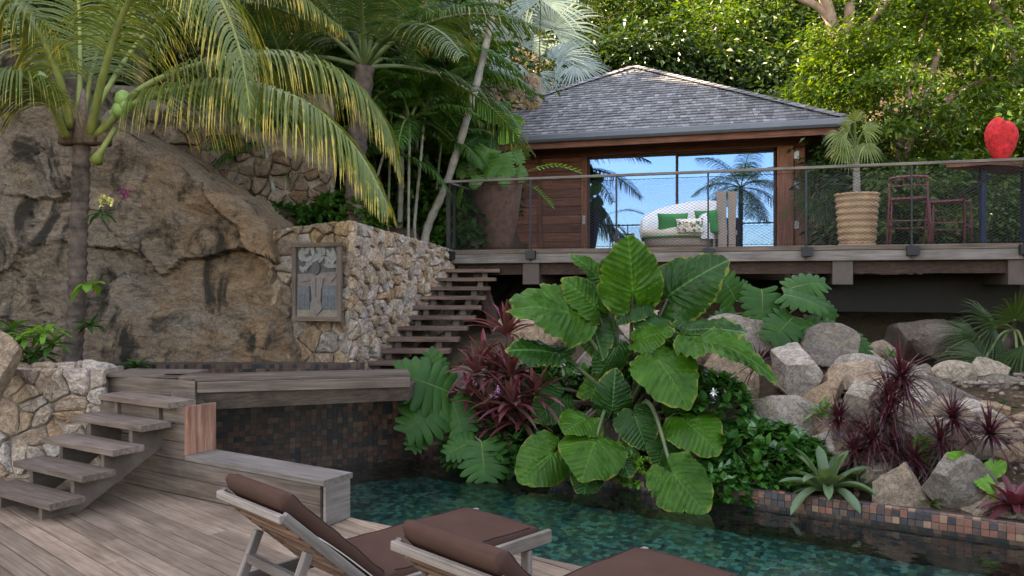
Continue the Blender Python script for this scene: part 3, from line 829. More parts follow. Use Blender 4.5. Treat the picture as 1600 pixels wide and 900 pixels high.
# ------------------------------------------------------------------ raised platform above the pool
PZ = 0.92
K = Vector((-2.72, 6.81, 0)); R = Vector((-0.93, 7.18, 0)); KL = Vector((-3.72, 7.24, 0))
pf = thing('timber_platform', 'grey timber platform jutting out over the tiled end of the pool', 'platform', (-2.2, 7.2, 0.6))
fd = (R - K).normalized(); fn = Vector((-fd.y, fd.x, 0))
for k in range(3):
    a = K + fn * (0.075 + k * 0.148) - fd * (0.02 + 0.55 * k * 0.3); c2 = R + fn * (0.075 + k * 0.148)
    plank('board', (a.x, a.y, PZ - 0.014), (c2.x, c2.y, PZ - 0.014), 0.142, 0.028, M['greywood'], pf)
plank('fascia', (K.x, K.y, PZ - 0.075), (R.x, R.y, PZ - 0.075), 0.092, 0.03, M['greywood'], pf, up=-fn)
b = MB()
q = [K + fn * 0.015, R + fn * 0.015, R + fn * 0.075, K + fn * 0.075 + fd * 0.10]
b.add([(q[0].x, q[0].y, 0.80), (q[1].x, q[1].y, 0.80), (q[2].x, q[2].y, 0.67), (q[3].x, q[3].y, 0.64), (q[0].x, q[0].y + 0.5, 0.80), (q[1].x, q[1].y + 0.7, 0.80), (q[2].x, q[2].y + 0.5, 0.67), (q[3].x, q[3].y + 0.3, 0.64)],
      [[[0, 3, 2, 1], [0, 4, 7, 3], [1, 2, 6, 5], [3, 7, 6, 2], [0, 1, 5, 4], [4, 5, 6, 7]]])
b.build('sloping_soffit', M['greywood'], pf)
ld = (KL - K).normalized(); lnn = Vector((ld.y, -ld.x, 0))
if lnn.y > 0: lnn = -lnn
plank('side_board', (K.x - 0.02, K.y + 0.02, PZ - 0.10), (KL.x, KL.y, PZ - 0.10), 0.155, 0.03, M['greywood'], pf, up=lnn)
b = MB(); b.prism([tuple((K + fn * 0.04 - fd * 0.05)[:2]), tuple((K + fn * 0.40)[:2]), (-3.6, 7.55), tuple((KL - lnn * 0.03)[:2])][::-1], 0.62, PZ - 0.03)
b.build('platform_core', M['beamdark'], pf)
b = MB(); b.box((K.x - 0.10, K.y + 0.10, 0.70), 0.15, 0.06, 0.10, fd, fn, ZUP); b.build('corner_block', M['greyblock'], pf)
plank('board', (-2.95, 7.32, PZ - 0.013), (-3.72, 7.40, PZ - 0.013), 0.5, 0.026, M['greywood'], pf)

# tiled end wall of the pool under the platform
tw = thing('tiled_wall', 'brown mosaic wall toned dark for the shade under the jutting platform', 'wall', (-1.9, 7.8, FLOOR_Z))
TA, TB = Vector((-3.0, 7.24, 0)), Vector((-0.94, 8.28, 0)); td = (TB - TA).normalized(); tn = Vector((td.y, -td.x, 0)); TL = (TB - TA).length
b = MB(); b.prism([tuple(TA[:2]), tuple(TB[:2]), tuple((TB - tn * 0.2)[:2]), tuple((TA - tn * 0.2)[:2])], FLOOR_Z, 0.70); b.build('wall_core', M['grout'], tw)
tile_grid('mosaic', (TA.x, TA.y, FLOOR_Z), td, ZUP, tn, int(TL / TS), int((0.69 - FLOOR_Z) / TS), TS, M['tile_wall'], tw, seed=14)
# plunge pool behind the platform: only the rim of its far side shows
pp = thing('plunge_pool', 'mosaic rim of the upper plunge pool below the cliff', 'pool', (-3.0, 8.4, 0.45))
b = MB(); b.prism([(-5.2, 9.08), (-1.75, 9.16), (-1.75, 9.34), (-5.2, 9.30)], 0.4, 0.812); b.build('rim_core', M['grout'], pp)
pdv = Vector((3.45, 0.08, 0)).normalized()
tile_grid('rim_tiles', (-5.2, 9.074, 0.60), pdv, ZUP, (0, -1, 0), 66, 4, TS, M['tile_wall'], pp, seed=15)
b = MB(); b.prism([(-3.6, 7.66), (-2.95, 7.62), (-1.0, 8.62), (-1.0, 9.06), (-5.2, 9.05)], 0.40, 0.62); b.build('basin', M['grout'], pp)

# ------------------------------------------------------------------ open wooden steps (left)
st = thing('wooden_steps', 'open weathered wooden steps climbing to the platform', 'steps', (-3.4, 5.9, 0))
RISE = 0.153
tr0 = [P(77.4, 788.6, 5.67), P(262.6, 630.2, 6.44)]
run = (Vector((tr0[1].x, tr0[1].y, 0)) - Vector((tr0[0].x, tr0[0].y, 0))) / 4.0
vdir = V3
TLEN, TDEP = 0.99, 0.265
for k in range(5):
    z = RISE * (k + 1) - 0.02
    fc = Vector((tr0[0].x, tr0[0].y, 0)) + run * k           # right front corner of the tread
    mid = fc + vdir * (TDEP / 2)
    plank('tread', (mid.x, mid.y, z - 0.004), (mid.x + UX * TLEN, mid.y + UY * TLEN, z - 0.004), TDEP, 0.048, M['treadwood'], st)
    for uo in (0.21, 0.80):
        bs = fc + U3 * uo + vdir * 0.05
        b = MB(); b.box(bs + vdir * 0.11 + ZUP * (z - 0.030 - 0.076), 0.0235, 0.115, 0.075, U3, V3, ZUP)
        b.build('riser_block', M['greyblock'], st)
rv = run.length
for uo in (0.21, 0.80):
    base = Vector((tr0[0].x, tr0[0].y, 0)) + U3 * uo
    b = MB()
    prof = [(0.05, 0.0), (0.33, 0.0), (0.28 + 4 * rv, RISE * 4 - 0.12), (0.28 + 4 * rv, RISE * 5 - 0.05), (0.25 + 4 * rv, RISE * 5 - 0.05), (0.25, RISE - 0.052), (0.05, RISE - 0.052)]
    rd = run.normalized()
    V = [base + U3 * sgn * 0.021 + rd * a + ZUP * c for sgn in (-1, 1) for a, c in prof]
    n = len(prof)
    b.add([tuple(p) for p in V], [[[i, (i + 1) % n, n + (i + 1) % n, n + i] for i in range(n)]])
    b.poly.append(list(range(n))[::-1]); b.poly.append(list(range(n, 2 * n)))
    b.build('stringer', M['greyblock'], st)

# ------------------------------------------------------------------ upper flight along the stone wall
us = thing('garden_stairs', 'long flight of open dark wooden stairs beside the tall stone wall', 'stairs', (-1.2, 10.2, 0.6))
TR = [(561, 680, 565.6), (578, 703, 546.7), (594, 717, 529), (611.5, 730.6, 511), (626.7, 742.7, 494.4), (640, 752, 477.8), (653, 759, 463), (667, 766, 449), (680, 775, 434.4), (690, 781, 421)]
ends = []
for k, (l, r, y) in enumerate(TR):
    Y = 9.65 + 0.228 * k; z = 0.78 + 0.13 * k
    a = Vector(((l - CX) / F * Y, Y, z - 0.02)); c2 = Vector(((r - CX) / F * Y, Y - 0.03, z - 0.02))
    ends.append((a, c2))
    plank('tread', a + Vector((0, 0.14, 0)), c2 + Vector((0, 0.14, 0)), 0.29, 0.052, M['stairwood'], us)
    for f in (0.22, 0.74):
        p = a.lerp(c2, f); b = MB(); b.box(p + Vector((0, 0.12, -0.076)), 0.04, 0.04, 0.053); b.build('riser_block', M['greyblock'], us)
for f in (0.22, 0.74):
    b = MB(); p0 = ends[0][0].lerp(ends[0][1], f) + Vector((0, 0.0, -0.22)); p1 = ends[-1][0].lerp(ends[-1][1], f) + Vector((0, 0.2, -0.20))
    b.bar(p0, p1, 0.06, 0.17); b.build('stringer', M['greyblock'], us)
p = P(700, 411, 11.98)
plank('top_step', p + Vector((0, 0.2, 0)), p + Vector((0.75, 0.0, 0)), 0.3, 0.05, M['darkwood'], us)

# ------------------------------------------------------------------ raised deck
ud = thing('timber_deck', 'raised grey timber deck carrying the pavilion above the rocks', 'deck', EN(4.5, 3, 0.6))
SE = 9.6
for k in range(34):
    n = 0.071 + k * 0.142
    plank('deck_board', EN(0, n, DECKZ - 0.015), EN(SE, n, DECKZ - 0.015), 0.137, 0.03, M['greywood'], ud)
plank('fascia_board', EN(-0.01, -0.016, DECKZ - 0.035), EN(SE, -0.016, DECKZ - 0.035), 0.062, 0.03, M['greywood'], ud, up=-N3)
plank('fascia_board', EN(0.0, -0.010, DECKZ - 0.138), EN(SE, -0.010, DECKZ - 0.138), 0.135, 0.03, M['palewood'], ud, up=-N3)
plank('fascia_board', EN(-0.016, 0.02, DECKZ - 0.10), EN(-0.016, 4.7, DECKZ - 0.10), 0.2, 0.03, M['greywood'], ud, up=-E3)
b = MB(); b.box(EN(SE / 2, 0.14, DECKZ - 0.265), SE / 2 - 0.1, 0.04, 0.11, E3, N3, ZUP); b.build('ledger', M['darkwood'], ud)
for k in range(12):
    b = MB(); b.box(EN(0.35 + k * 0.8, 2.6, DECKZ - 0.12), 0.025, 2.4, 0.085, E3, N3, ZUP); b.build('joist', M['darkwood'], ud)
for (l, r, yb) in ((816, 842, 447), (1302, 1332, 448), (1576, 1612, 448)):
    c = (l + r) / 2
    s = (0.95 + (c - CX) / F * 12.0) / (0.9577 + (c - CX) / F * 0.2878)
    b = MB(); b.box(EN(s, 2.55, DECKZ - 0.21 - 0.155), 0.125, 2.53, 0.155, E3, N3, ZUP); b.build('beam', M['paintbrown'], ud)
s0, s1 = 5.55, 7.75
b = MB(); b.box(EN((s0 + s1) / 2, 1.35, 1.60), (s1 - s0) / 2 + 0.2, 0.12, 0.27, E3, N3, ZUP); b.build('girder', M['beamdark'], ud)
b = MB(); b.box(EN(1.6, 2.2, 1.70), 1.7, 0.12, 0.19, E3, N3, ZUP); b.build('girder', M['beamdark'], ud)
for s in (1.4, 5.6, 7.4):
    b = MB(); p = EN(s, 3.6, 0); g = float(ground_z(p.x, p.y)) - 0.1
    b.tube([(p.x, p.y, g), (p.x, p.y, 2.0)], 0.13, 10); b.build('post', M['beamdark'], ud)
a, c2 = P(747, 424, 11.9), P(785, 545, 11.4)
plank('brace', a, c2, 0.17, 0.15, M['darkwood'], ud, up=(0, -1, 0.01))

# ------------------------------------------------------------------ railing
rl = thing('railing', 'steel railing with wire net and flat top rail along the raised deck', 'railing', EN(4, -0.03, DECKZ))
RZ = 3.30
plank('handrail', EN(-0.03, -0.045, RZ - 0.018), EN(SE, -0.045, RZ - 0.018), 0.062, 0.036, M['palewood'], rl)
for k in range(8):
    s = 0.02 + 1.27 * k
    b = MB(); b.box(EN(s, -0.045, (RZ + 2.07) / 2 - 0.02), 0.011, 0.018, (RZ - 2.07) / 2 - 0.02, E3, N3, ZUP); b.build('post', M['steel'], rl)
    b = MB(); b.box(EN(s + 0.01, -0.075, DECKZ - 0.085), 0.072, 0.045, 0.06, E3, N3, ZUP); b.build('clamp', M['steel'], rl)
for s, n in ((-0.03, 0.28), (-0.05, 0.05), (-0.03, 1.5)):
    b = MB(); b.box(EN(s, n, (RZ + 2.07) / 2 - 0.02), 0.018, 0.014, (RZ - 2.07) / 2 - 0.02, E3, N3, ZUP); b.build('post', M['steel'], rl)
plank('handrail', EN(-0.035, 0.0, RZ - 0.019), EN(-0.035, 2.4, RZ - 0.019), 0.06, 0.034, M['palewood'], rl)
for z in (RZ - 0.085, DECKZ + 0.02):
    b = MB(); b.tube([EN(-0.02, -0.045, z), EN(SE, -0.045, z)], 0.004, 5); b.build('cable', M['steel'], rl)
b = MB()
zb, zt2 = DECKZ + 0.02, RZ - 0.085; hh = zt2 - zb; cw, ch = 0.066, 0.040
sl = ch / cw
for i in range(int((SE + hh / sl) / cw)):
    s = -hh / sl + i * cw
    for sg in (1, -1):
        sa, sb = s, s + hh / sl
        za, zz = (zb, zt2) if sg > 0 else (zt2, zb)
        if sa < 0: za += (0 - sa) / (sb - sa) * (zz - za); sa = 0
        if sb > SE: zz = za + (SE - sa) / (sb - sa) * (zz - za); sb = SE
        b.tube([EN(sa, -0.045 + 0.002 * sg, za), EN(sb, -0.045 + 0.002 * sg, zz)], 0.0022, 3, cap=False)
b.build('wire_net', M['wire'], rl, kind='stuff')

# ------------------------------------------------------------------ pavilion
WN = 4.8                                   # wall line behind the deck edge
EAVE = 4.62; SL, SR, NF, NB = -2.7, 6.0, 4.0, 12.7
AP = EN((SL + SR) / 2, (NF + NB) / 2, 7.085)
pv = thing('pavilion', 'brown timber pavilion with grey shingled hip roof and sliding glass doors', 'pavilion', EN(1.7, 8.3, DECKZ))
BZ = 4.36
def boards(s0, s1, n=WN, h=0.182):
    k = 0; z = DECKZ
    while z < BZ - 0.05:
        z1 = min(z + h, BZ)
        plank('wall_board', EN(s0, n, (z + z1) / 2), EN(s1, n, (z + z1) / 2), z1 - z - 0.006, 0.03, M['redwood'], pv, up=-N3, bev=0.008)
        z = z1
def vpost(s0, s1, n=WN, d=0.05, z0=DECKZ, z1=BZ, name='jamb', mat='redwood'):
    plank(name, EN((s0 + s1) / 2, n, z0), EN((s0 + s1) / 2, n, z1), s1 - s0, d, M[mat], pv, up=-N3)
boards(-1.42, 0.12); boards(0.22, 1.05)
vpost(-1.56, -1.43, WN - 0.012, 0.07); vpost(0.125, 0.215, WN - 0.012, 0.06); vpost(1.055, 1.18, WN - 0.015, 0.08)
boards(-2.0, -1.57, WN + 0.02)
b = MB(); b.box(EN(1.115, WN - 0.065, 3.05), 0.03, 0.006, 0.09, E3, N3, ZUP); b.build('switch_plate', M['chrome'], pv)
b = MB(); b.box(EN(-1.60, WN - 0.03, 3.05), 0.012, 0.02, 0.06, E3, N3, ZUP); b.build('door_handle', M['chrome'], pv)
# header beams
plank('header_beam', EN(-2.05, WN - 0.03, 4.46), EN(5.40, WN - 0.03, 4.46), 0.21, 0.10, M['redwood'], pv, up=-N3)
b = MB(); b.box(EN(3.0, WN + 0.06, 4.345), 1.83, 0.08, 0.022, E3, N3, ZUP); b.build('door_track', M['darkwood'], pv)
plank('column', EN(5.035, WN - 0.02, DECKZ), EN(5.035, WN - 0.02, BZ), 0.30, 0.26, M['redwood'], pv, up=-N3)
# folded shutter with hinges beyond the column
sh = plank('folded_shutter', EN(5.30, WN + 0.02, DECKZ + 0.01), EN(5.30, WN + 0.02, BZ - 0.02), 0.19, 0.12, M['redwood'], pv, up=-N3)
for z in (4.20, 3.62, 2.86):
    b = MB(); b.box(EN(5.24, WN - 0.052, z), 0.045, 0.010, 0.075, E3, N3, ZUP); b.build('hinge', M['chrome'], pv)
# sliding doors
def door(s0, s1, n):
    d = MB(); d.box(EN((s0 + s1) / 2, n, 3.30), (s1 - s0) / 2 - 0.03, 0.006, 1.00, E3, N3, ZUP)
    g = d.build('glass_pane', M['glass'], pv)
    fr = MB()
    for s in (s0 + 0.015, s1 - 0.015): fr.box(EN(s, n, 3.30), 0.02, 0.022, 1.03, E3, N3, ZUP)
    for z in (2.275, 4.318): fr.box(EN((s0 + s1) / 2, n, z), (s1 - s0) / 2 - 0.036, 0.02, 0.022, E3, N3, ZUP)
    fr.build('pane_frame', M['darkwood'], g)
door(1.19, 3.00, WN + 0.03); door(2.97, 4.86, WN + 0.11)
# curtain and room behind the glass
b = MB(); V = []; n = 60
for i in range(n):
    f = i / (n - 1); s = 1.26 + 1.15 * f
    for z in (2.30, 4.28): V.append(tuple(EN(s, WN + 0.30 + 0.035 * math.sin(f * 60), z)))
b.add(V, [[[2 * i, 2 * i + 2, 2 * i + 3, 2 * i + 1] for i in range(n - 1)]]); b.build('curtain', M['curtain'], pv, smooth=True)
b = MB()
for (s0, s1, n0, n1) in ((-2.0, 5.35, 11.8, 11.9), (-2.06, -1.96, WN + 0.04, 11.8), (5.30, 5.40, WN + 0.1, 11.8)):
    b.box(EN((s0 + s1) / 2, (n0 + n1) / 2, 3.4), (s1 - s0) / 2, (n1 - n0) / 2, 1.16, E3, N3, ZUP)
b.build('room_walls', M['interior'], pv)
b = MB(); b.box(EN(1.7, 8.3, DECKZ - 0.05), 3.68, 3.5, 0.05, E3, N3, ZUP); b.build('room_floor', M['darkwood'], pv)
# roof
rf = MB()
C4 = [EN(SL, NF, EAVE + 0.08), EN(SR, NF, EAVE + 0.08), EN(SR, NB, EAVE + 0.08), EN(SL, NB, EAVE + 0.08)]
rf.add([tuple(p) for p in C4] + [tuple(AP)], [[[0, 1, 4], [1, 2, 4], [2, 3, 4], [3, 0, 4]]])
roof = rf.build('roof', M['darkwood'], pv)
rs = random.Random(5)
sg = MB()
for a, c2 in ((C4[0], C4[1]), (C4[1], C4[2]), (C4[2], C4[3]), (C4[3], C4[0])):
    mid = (a + c2) / 2; ex = (c2 - a); W = ex.length; ex.normalize()
    up = AP - mid; S = up.length; up.normalize(); nr2 = ex.cross(up)
    if nr2.z < 0: nr2 = -nr2
    rows = 27; ex_h = S / rows
    for r in range(rows):
        half = W / 2 * (1 - r / rows); halft = W / 2 * (1 - (r + 1.35) / rows)
        x = -half - rs.random() * 0.12
        while x < half:
            w = rs.uniform(0.07, 0.17); x1 = x + w
            xa, xb = max(x, -half), min(x1, half)
            if xb - xa > 0.015:
                xta, xtb = max(xa, -max(halft, 0)), min(xb, max(halft, 0))
                if xtb < xta: xta = xtb = (xta + xtb) / 2
                lo = r * ex_h - 0.012 - rs.random() * 0.022; hi = min((r + 1.35) * ex_h, S)
                t0 = 0.030 + rs.random() * 0.012; t1 = 0.006; g = 0.004
                q = [mid + ex * (xa + g) + up * lo + nr2 * t0, mid + ex * (xb - g) + up * lo + nr2 * t0, mid + ex * xtb + up * hi + nr2 * t1, mid + ex * xta + up * hi + nr2 * t1,
                     mid + ex * (xa + g) + up * lo + nr2 * (t0 - 0.02), mid + ex * (xb - g) + up * lo + nr2 * (t0 - 0.02)]
                sg.add([tuple(p) for p in q], [[[0, 1, 2, 3], [4, 5, 1, 0]]])
            x = x1
def shingle_mat():
    m, nt, b, _ = new_mat('silver_cedar_shingles')
    ri = N(nt, "ShaderNodeNewGeometry"); geo = ri.outputs['Position']
    c = ramp(nt, ri.outputs['Random Per Island'], [(0, (0.085, 0.085, 0.09)), (0.4, (0.135, 0.135, 0.148)), (0.8, (0.185, 0.187, 0.202)), (1, (0.255, 0.255, 0.272))])
    c = mixc(nt, 0.8, c, ramp(nt, noise_tex(nt, geo, 14.0, 6, 0.75), [(0.3, (0.6, 0.58, 0.56)), (0.7, (1.25, 1.25, 1.25))]), 'MULTIPLY')
    c = mixc(nt, 0.6, c, ramp(nt, noise_tex(nt, geo, 0.8, 4, 0.6), [(0.35, (0.7, 0.7, 0.68)), (0.65, (1.15, 1.15, 1.15))]), 'MULTIPLY')
    nt.links.new(c, b.inputs['Base Color']); b.inputs['Roughness'].default_value = 0.75
    bump(nt, b, noise_tex(nt, geo, 60.0, 3, 0.7), 0.5, 0.01)
    return m
M['shingles'] = shingle_mat()
sg.build('shingles', M['shingles'], roof, kind='stuff')
for c0 in C4:
    hc = MB(); d = AP - c0; L = d.length; d.normalize(); side = d.cross(ZUP).normalized(); nup = side.cross(d)
    nn_ = 30
    for k in range(nn_):
        p0 = c0 + d * (L * k / nn_ - 0.02); p1 = c0 + d * (L * (k + 1.2) / nn_)
        for sgn in (-1, 1):
            w = side * sgn
            hc.add([tuple(p0 + nup * 0.085), tuple(p0 + w * 0.13 + nup * 0.03), tuple(p1 + w * 0.13 + nup * 0.012), tuple(p1 + nup * 0.062), tuple(p0 + nup * 0.055), tuple(p0 + w * 0.13)],
                   [[[0, 1, 2, 3], [0, 4, 5, 1]]])
    hc.build('hip_caps', M['shingles'], roof, kind='stuff')
# gutter, fascia, soffit
GS = [(SL - 0.05, NF - 0.05, SR + 0.05, NF - 0.05), (SR + 0.05, NF - 0.05, SR + 0.05, NB), (SL - 0.05, NF - 0.05, SL - 0.05, NB)]
for (s0, n0, s1, n1) in GS:
    a, c2 = EN(s0, n0, 0), EN(s1, n1, 0); d = (c2 - a).normalized(); out = Vector((d.y, -d.x, 0))
    if (a + out - AP).length < (a - AP).length: out = -out
    prof = [(0.0, 0.10), (0.075, 0.10), (0.085, 0.085), (0.075, 0.0), (0.03, -0.045), (0.0, -0.045)]
    V = [p + out * x + ZUP * (EAVE - 0.03 + z) for p in (a, c2) for x, z in prof]; k = len(prof)
    b = MB(); b.add([tuple(p) for p in V], [[[i, (i + 1) % k, k + (i + 1) % k, k + i] for i in range(k)]]); b.poly += [list(range(k))[::-1], list(range(k, 2 * k))]
    g = b.build('gutter', M['gutter'], roof)
    L = (c2 - a).length
    if n0 == n1:
        for q in range(1, int(L / 0.75)):
            p = a + d * (q * 0.75); b = MB(); b.box(p + out * 0.081 + ZUP * (EAVE + 0.01), 0.004, 0.006, 0.052, d, out, ZUP); b.build('gutter_joint', M['gutter'], g)
plank('fascia', EN(SL, NF + 0.03, EAVE - 0.10), EN(SR, NF + 0.03, EAVE - 0.10), 0.19, 0.03, M['redwood'], pv, up=-N3)
plank('fascia', EN(SR - 0.03, NF + 0.05, EAVE - 0.10), EN(SR - 0.03, NB, EAVE - 0.10), 0.19, 0.03, M['redwood'], pv, up=E3)
plank('fascia', EN(SL + 0.03, NF + 0.05, EAVE - 0.10), EN(SL + 0.03, NB, EAVE - 0.10), 0.19, 0.03, M['redwood'], pv, up=-E3)
for k in range(6):
    n = NF + 0.12 + k * 0.135
    plank('soffit_board', EN(SL + 0.05, n, EAVE - 0.035), EN(SR - 0.05, n, EAVE - 0.035), 0.13, 0.02, M['darkwood'], pv)
for s in (5.72, -2.4):
    b = MB(); b.box(EN(s, 8.8, EAVE - 0.035), 0.28, 3.9, 0.01, E3, N3, ZUP); b.build('side_soffit', M['darkwood'], pv)

# ------------------------------------------------------------------ things on the deck
def pot(name, label, px0, px1, ytop, Y, prof, mat, smooth=True):
    c = P((px0 + px1) / 2, ytop, Y); r = (px1 - px0) / 2 / F * Y; h = c.z - DECKZ
    b = MB(); b.lathe((c.x, c.y, DECKZ), [(r * a, h * z) for a, z in prof], 40)
    b.build(name, M[mat], None, smooth, origin=Vector((c.x, c.y, DECKZ)), label=label, cat='pot')
    b = MB(); b.lathe((c.x, c.y, DECKZ), [(0.001, h * 0.93), (r * 0.9, h * 0.93)], 24)
    return c, r
pc, pr = pot('clay_pot', 'tall rough brown tapered clay pot at the left end of the deck', 734, 817, 277, 13.1,
             [(0.0, 0.0), (0.52, 0.0), (0.62, 0.12), (0.78, 0.4), (0.92, 0.72), (1.0, 0.96), (1.0, 1.0), (0.92, 1.0), (0.90, 0.92), (0.0, 0.92)], 'pot_brown')
prof = [(0.0, 0.0), (0.76, 0.0)]
for i in range(8):
    z = 0.01 + i * 0.118; r_ = 0.77 + 0.17 * (i / 8)
    prof += [(r_ - 0.01, z), (r_ + 0.06, z + 0.03), (r_ + 0.065, z + 0.06), (r_ + 0.005, z + 0.108)]
prof += [(1.0, 0.965), (1.0, 1.0), (0.90, 1.0), (0.88, 0.93), (0.0, 0.93)]
rc, rr_ = pot('ribbed_pot', 'tan ribbed clay pot with a fan palm beside the bar stools', 1306, 1372, 303, 11.4, prof, 'pot_tan')

def pillow(name, label, c, w, h, d, mat, yaw=0.0, tilt=0.2, group=None):
    n = 14; V = []; 
    for side in (1, -1):
        for i in range(n + 1):
            for j in range(n + 1):
                a, q = i / n * 2 - 1, j / n * 2 - 1
                th = d * max(0.0, (1 - a ** 4) * (1 - q ** 4)) ** 0.6
                pin = 1 - 0.06 * (1 - a * a) * (q * q) - 0.0
                V.append((a * w / 2 * (1 - 0.07 * (1 - q * q) * abs(a)), side * th / 2, q * h / 2 * (1 - 0.07 * (1 - a * a) * abs(q))))
    F_ = []
    for s in (0, 1):
        o = s * (n + 1) ** 2
        for i in range(n):
            for j in range(n):
                f = [o + i * (n + 1) + j, o + (i + 1) * (n + 1) + j, o + (i + 1) * (n + 1) + j + 1, o + i * (n + 1) + j + 1]
                F_.append(f if s else f[::-1])
    me = mesh_np(name, np.array(V), np.array(F_), smooth=True)
    o = link(name, me, M[mat], None, c, label=label, cat='cushion', group=group)
    o.rotation_euler = (tilt, 0, yaw)
    return o
YB = 13.4
yaw0 = math.atan2(E3.y, E3.x)
db = thing('daybed', 'round white daybed with a curved back and cream seat cushion', 'daybed', P(1062, 396, YB).xy.to_3d() + ZUP * DECKZ)
o0 = WL[db]
b = MB(); b.lathe(o0, [(0.0, 0.06), (0.52, 0.06), (0.58, 0.12), (0.60, 0.24), (0.0, 0.24)], 40, 1.0, 0.95); b.build('base', M['wicker'], db, True)
b = MB(); b.lathe(o0, [(0.0, 0.245), (0.57, 0.245), (0.63, 0.28), (0.64, 0.36), (0.58, 0.42), (0.4, 0.435), (0.0, 0.44)], 44, 1.0, 0.95); sc_ = b.build('seat_cushion', M['cream_cloth'], db, True)
b = MB(); b.tube([(o0.x + 0.64 * math.cos(a), o0.y + 0.61 * math.sin(a), o0.z + 0.265) for a in np.linspace(0, 2 * math.pi, 41)], 0.012, 5, cap=False); b.build('piping', M['green_cloth'], sc_)
V = []; n = 40
for i in range(n + 1):
    a = math.radians(-70 + 230 * i / n); f = math.sin(math.pi * (0.08 + 0.84 * i / n)) ** 0.8
    ztop = 0.42 + 0.52 * f
    for rr2, z in ((0.66, 0.22), (0.70, ztop * 0.7), (0.66, ztop), (0.60, ztop), (0.55, ztop * 0.75), (0.55, 0.40)):
        V.append((o0.x + rr2 * math.cos(a), o0.y + rr2 * math.sin(a) * 0.95, o0.z + z))
b = MB(); b.add(V, [[[i * 6 + k, (i + 1) * 6 + k, (i + 1) * 6 + k + 1, i * 6 + k + 1] for i in range(n) for k in range(5)]])
b.poly += [list(range(6)), [n * 6 + k for k in range(6)][::-1]]
b.build('curved_back', M['dotted'], db, True)
pillow('cushion', 'plain green cushion at the left side of the daybed', P(1051, 349, 12.95), 0.50, 0.34, 0.17, 'green_cloth', yaw0 + 0.15, 0.25)
pillow('cushion', 'plain green cushion tucked beside the woven chair', P(1104, 347, 12.95), 0.40, 0.40, 0.17, 'green_cloth', yaw0 - 0.35, 0.2)
pillow('cushion', 'small floral cushion between the two green cushions', P(1078, 353, 12.75), 0.44, 0.25, 0.15, 'floral', yaw0, 0.3)
# woven chair seen from behind
ch = thing('woven_chair', 'tall woven taupe chair with a two panel back beside the daybed', 'chair', P(1134, 400, 12.9).xy.to_3d() + ZUP * DECKZ)
o1 = WL[ch]
for (x0, x1, xb0, xb1) in ((1119.5, 1134.5, 1123, 1136), (1138, 1151.5, 1139, 1148)):
    b = MB(); V = []
    for dy in (0, 0.035):
        for (px, py) in ((xb0, 392), (xb1, 392), (x1, 299), (x0, 299)):
            p = P(px, py, 12.9); V.append((p.x, p.y + dy, p.z))
    b.add(V, [[[0, 1, 2, 3], [7, 6, 5, 4], [0, 4, 5, 1], [1, 5, 6, 2], [2, 6, 7, 3], [3, 7, 4, 0]]]); b.build('back_panel', M['wicker'], ch)
b = MB(); b.box(o1 + Vector((0, 0.26, 0.33)), 0.20, 0.22, 0.035); b.build('seat', M['wicker'], ch)
for dx in (-0.17, 0.17):
    for dy in (0.08, 0.44):
        b = MB(); b.tube([o1 + Vector((dx, dy, 0)), o1 + Vector((dx, dy, 0.30))], 0.018, 6); b.build('leg', M['wicker'], ch)
# black tray table
tt = thing('tray_table', 'small black metal tray table beside the daybed', 'table', P(972, 400, 12.9).xy.to_3d() + ZUP * DECKZ)
o2 = WL[tt]
b = MB(); b.box(o2 + Vector((0, 0, 0.20)), 0.17, 0.17, 0.012); b.build('tray', M['steel'], tt)
b = MB()
ring = [o2 + Vector((x, y, 0.29)) for x, y in ((-0.17, -0.17), (0.17, -0.17), (0.17, 0.17), (-0.17, 0.17), (-0.17, -0.17))]; b.tube(ring, 0.009, 5); b.build('rim', M['steel'], tt)
for x in (-0.17, 0.17):
    for y in (-0.17, 0.17):
        b = MB(); b.tube([o2 + Vector((x * 1.05, y * 1.05, 0)), o2 + Vector((x, y, 0.29))], 0.009, 5); b.build('leg', M['steel'], tt)

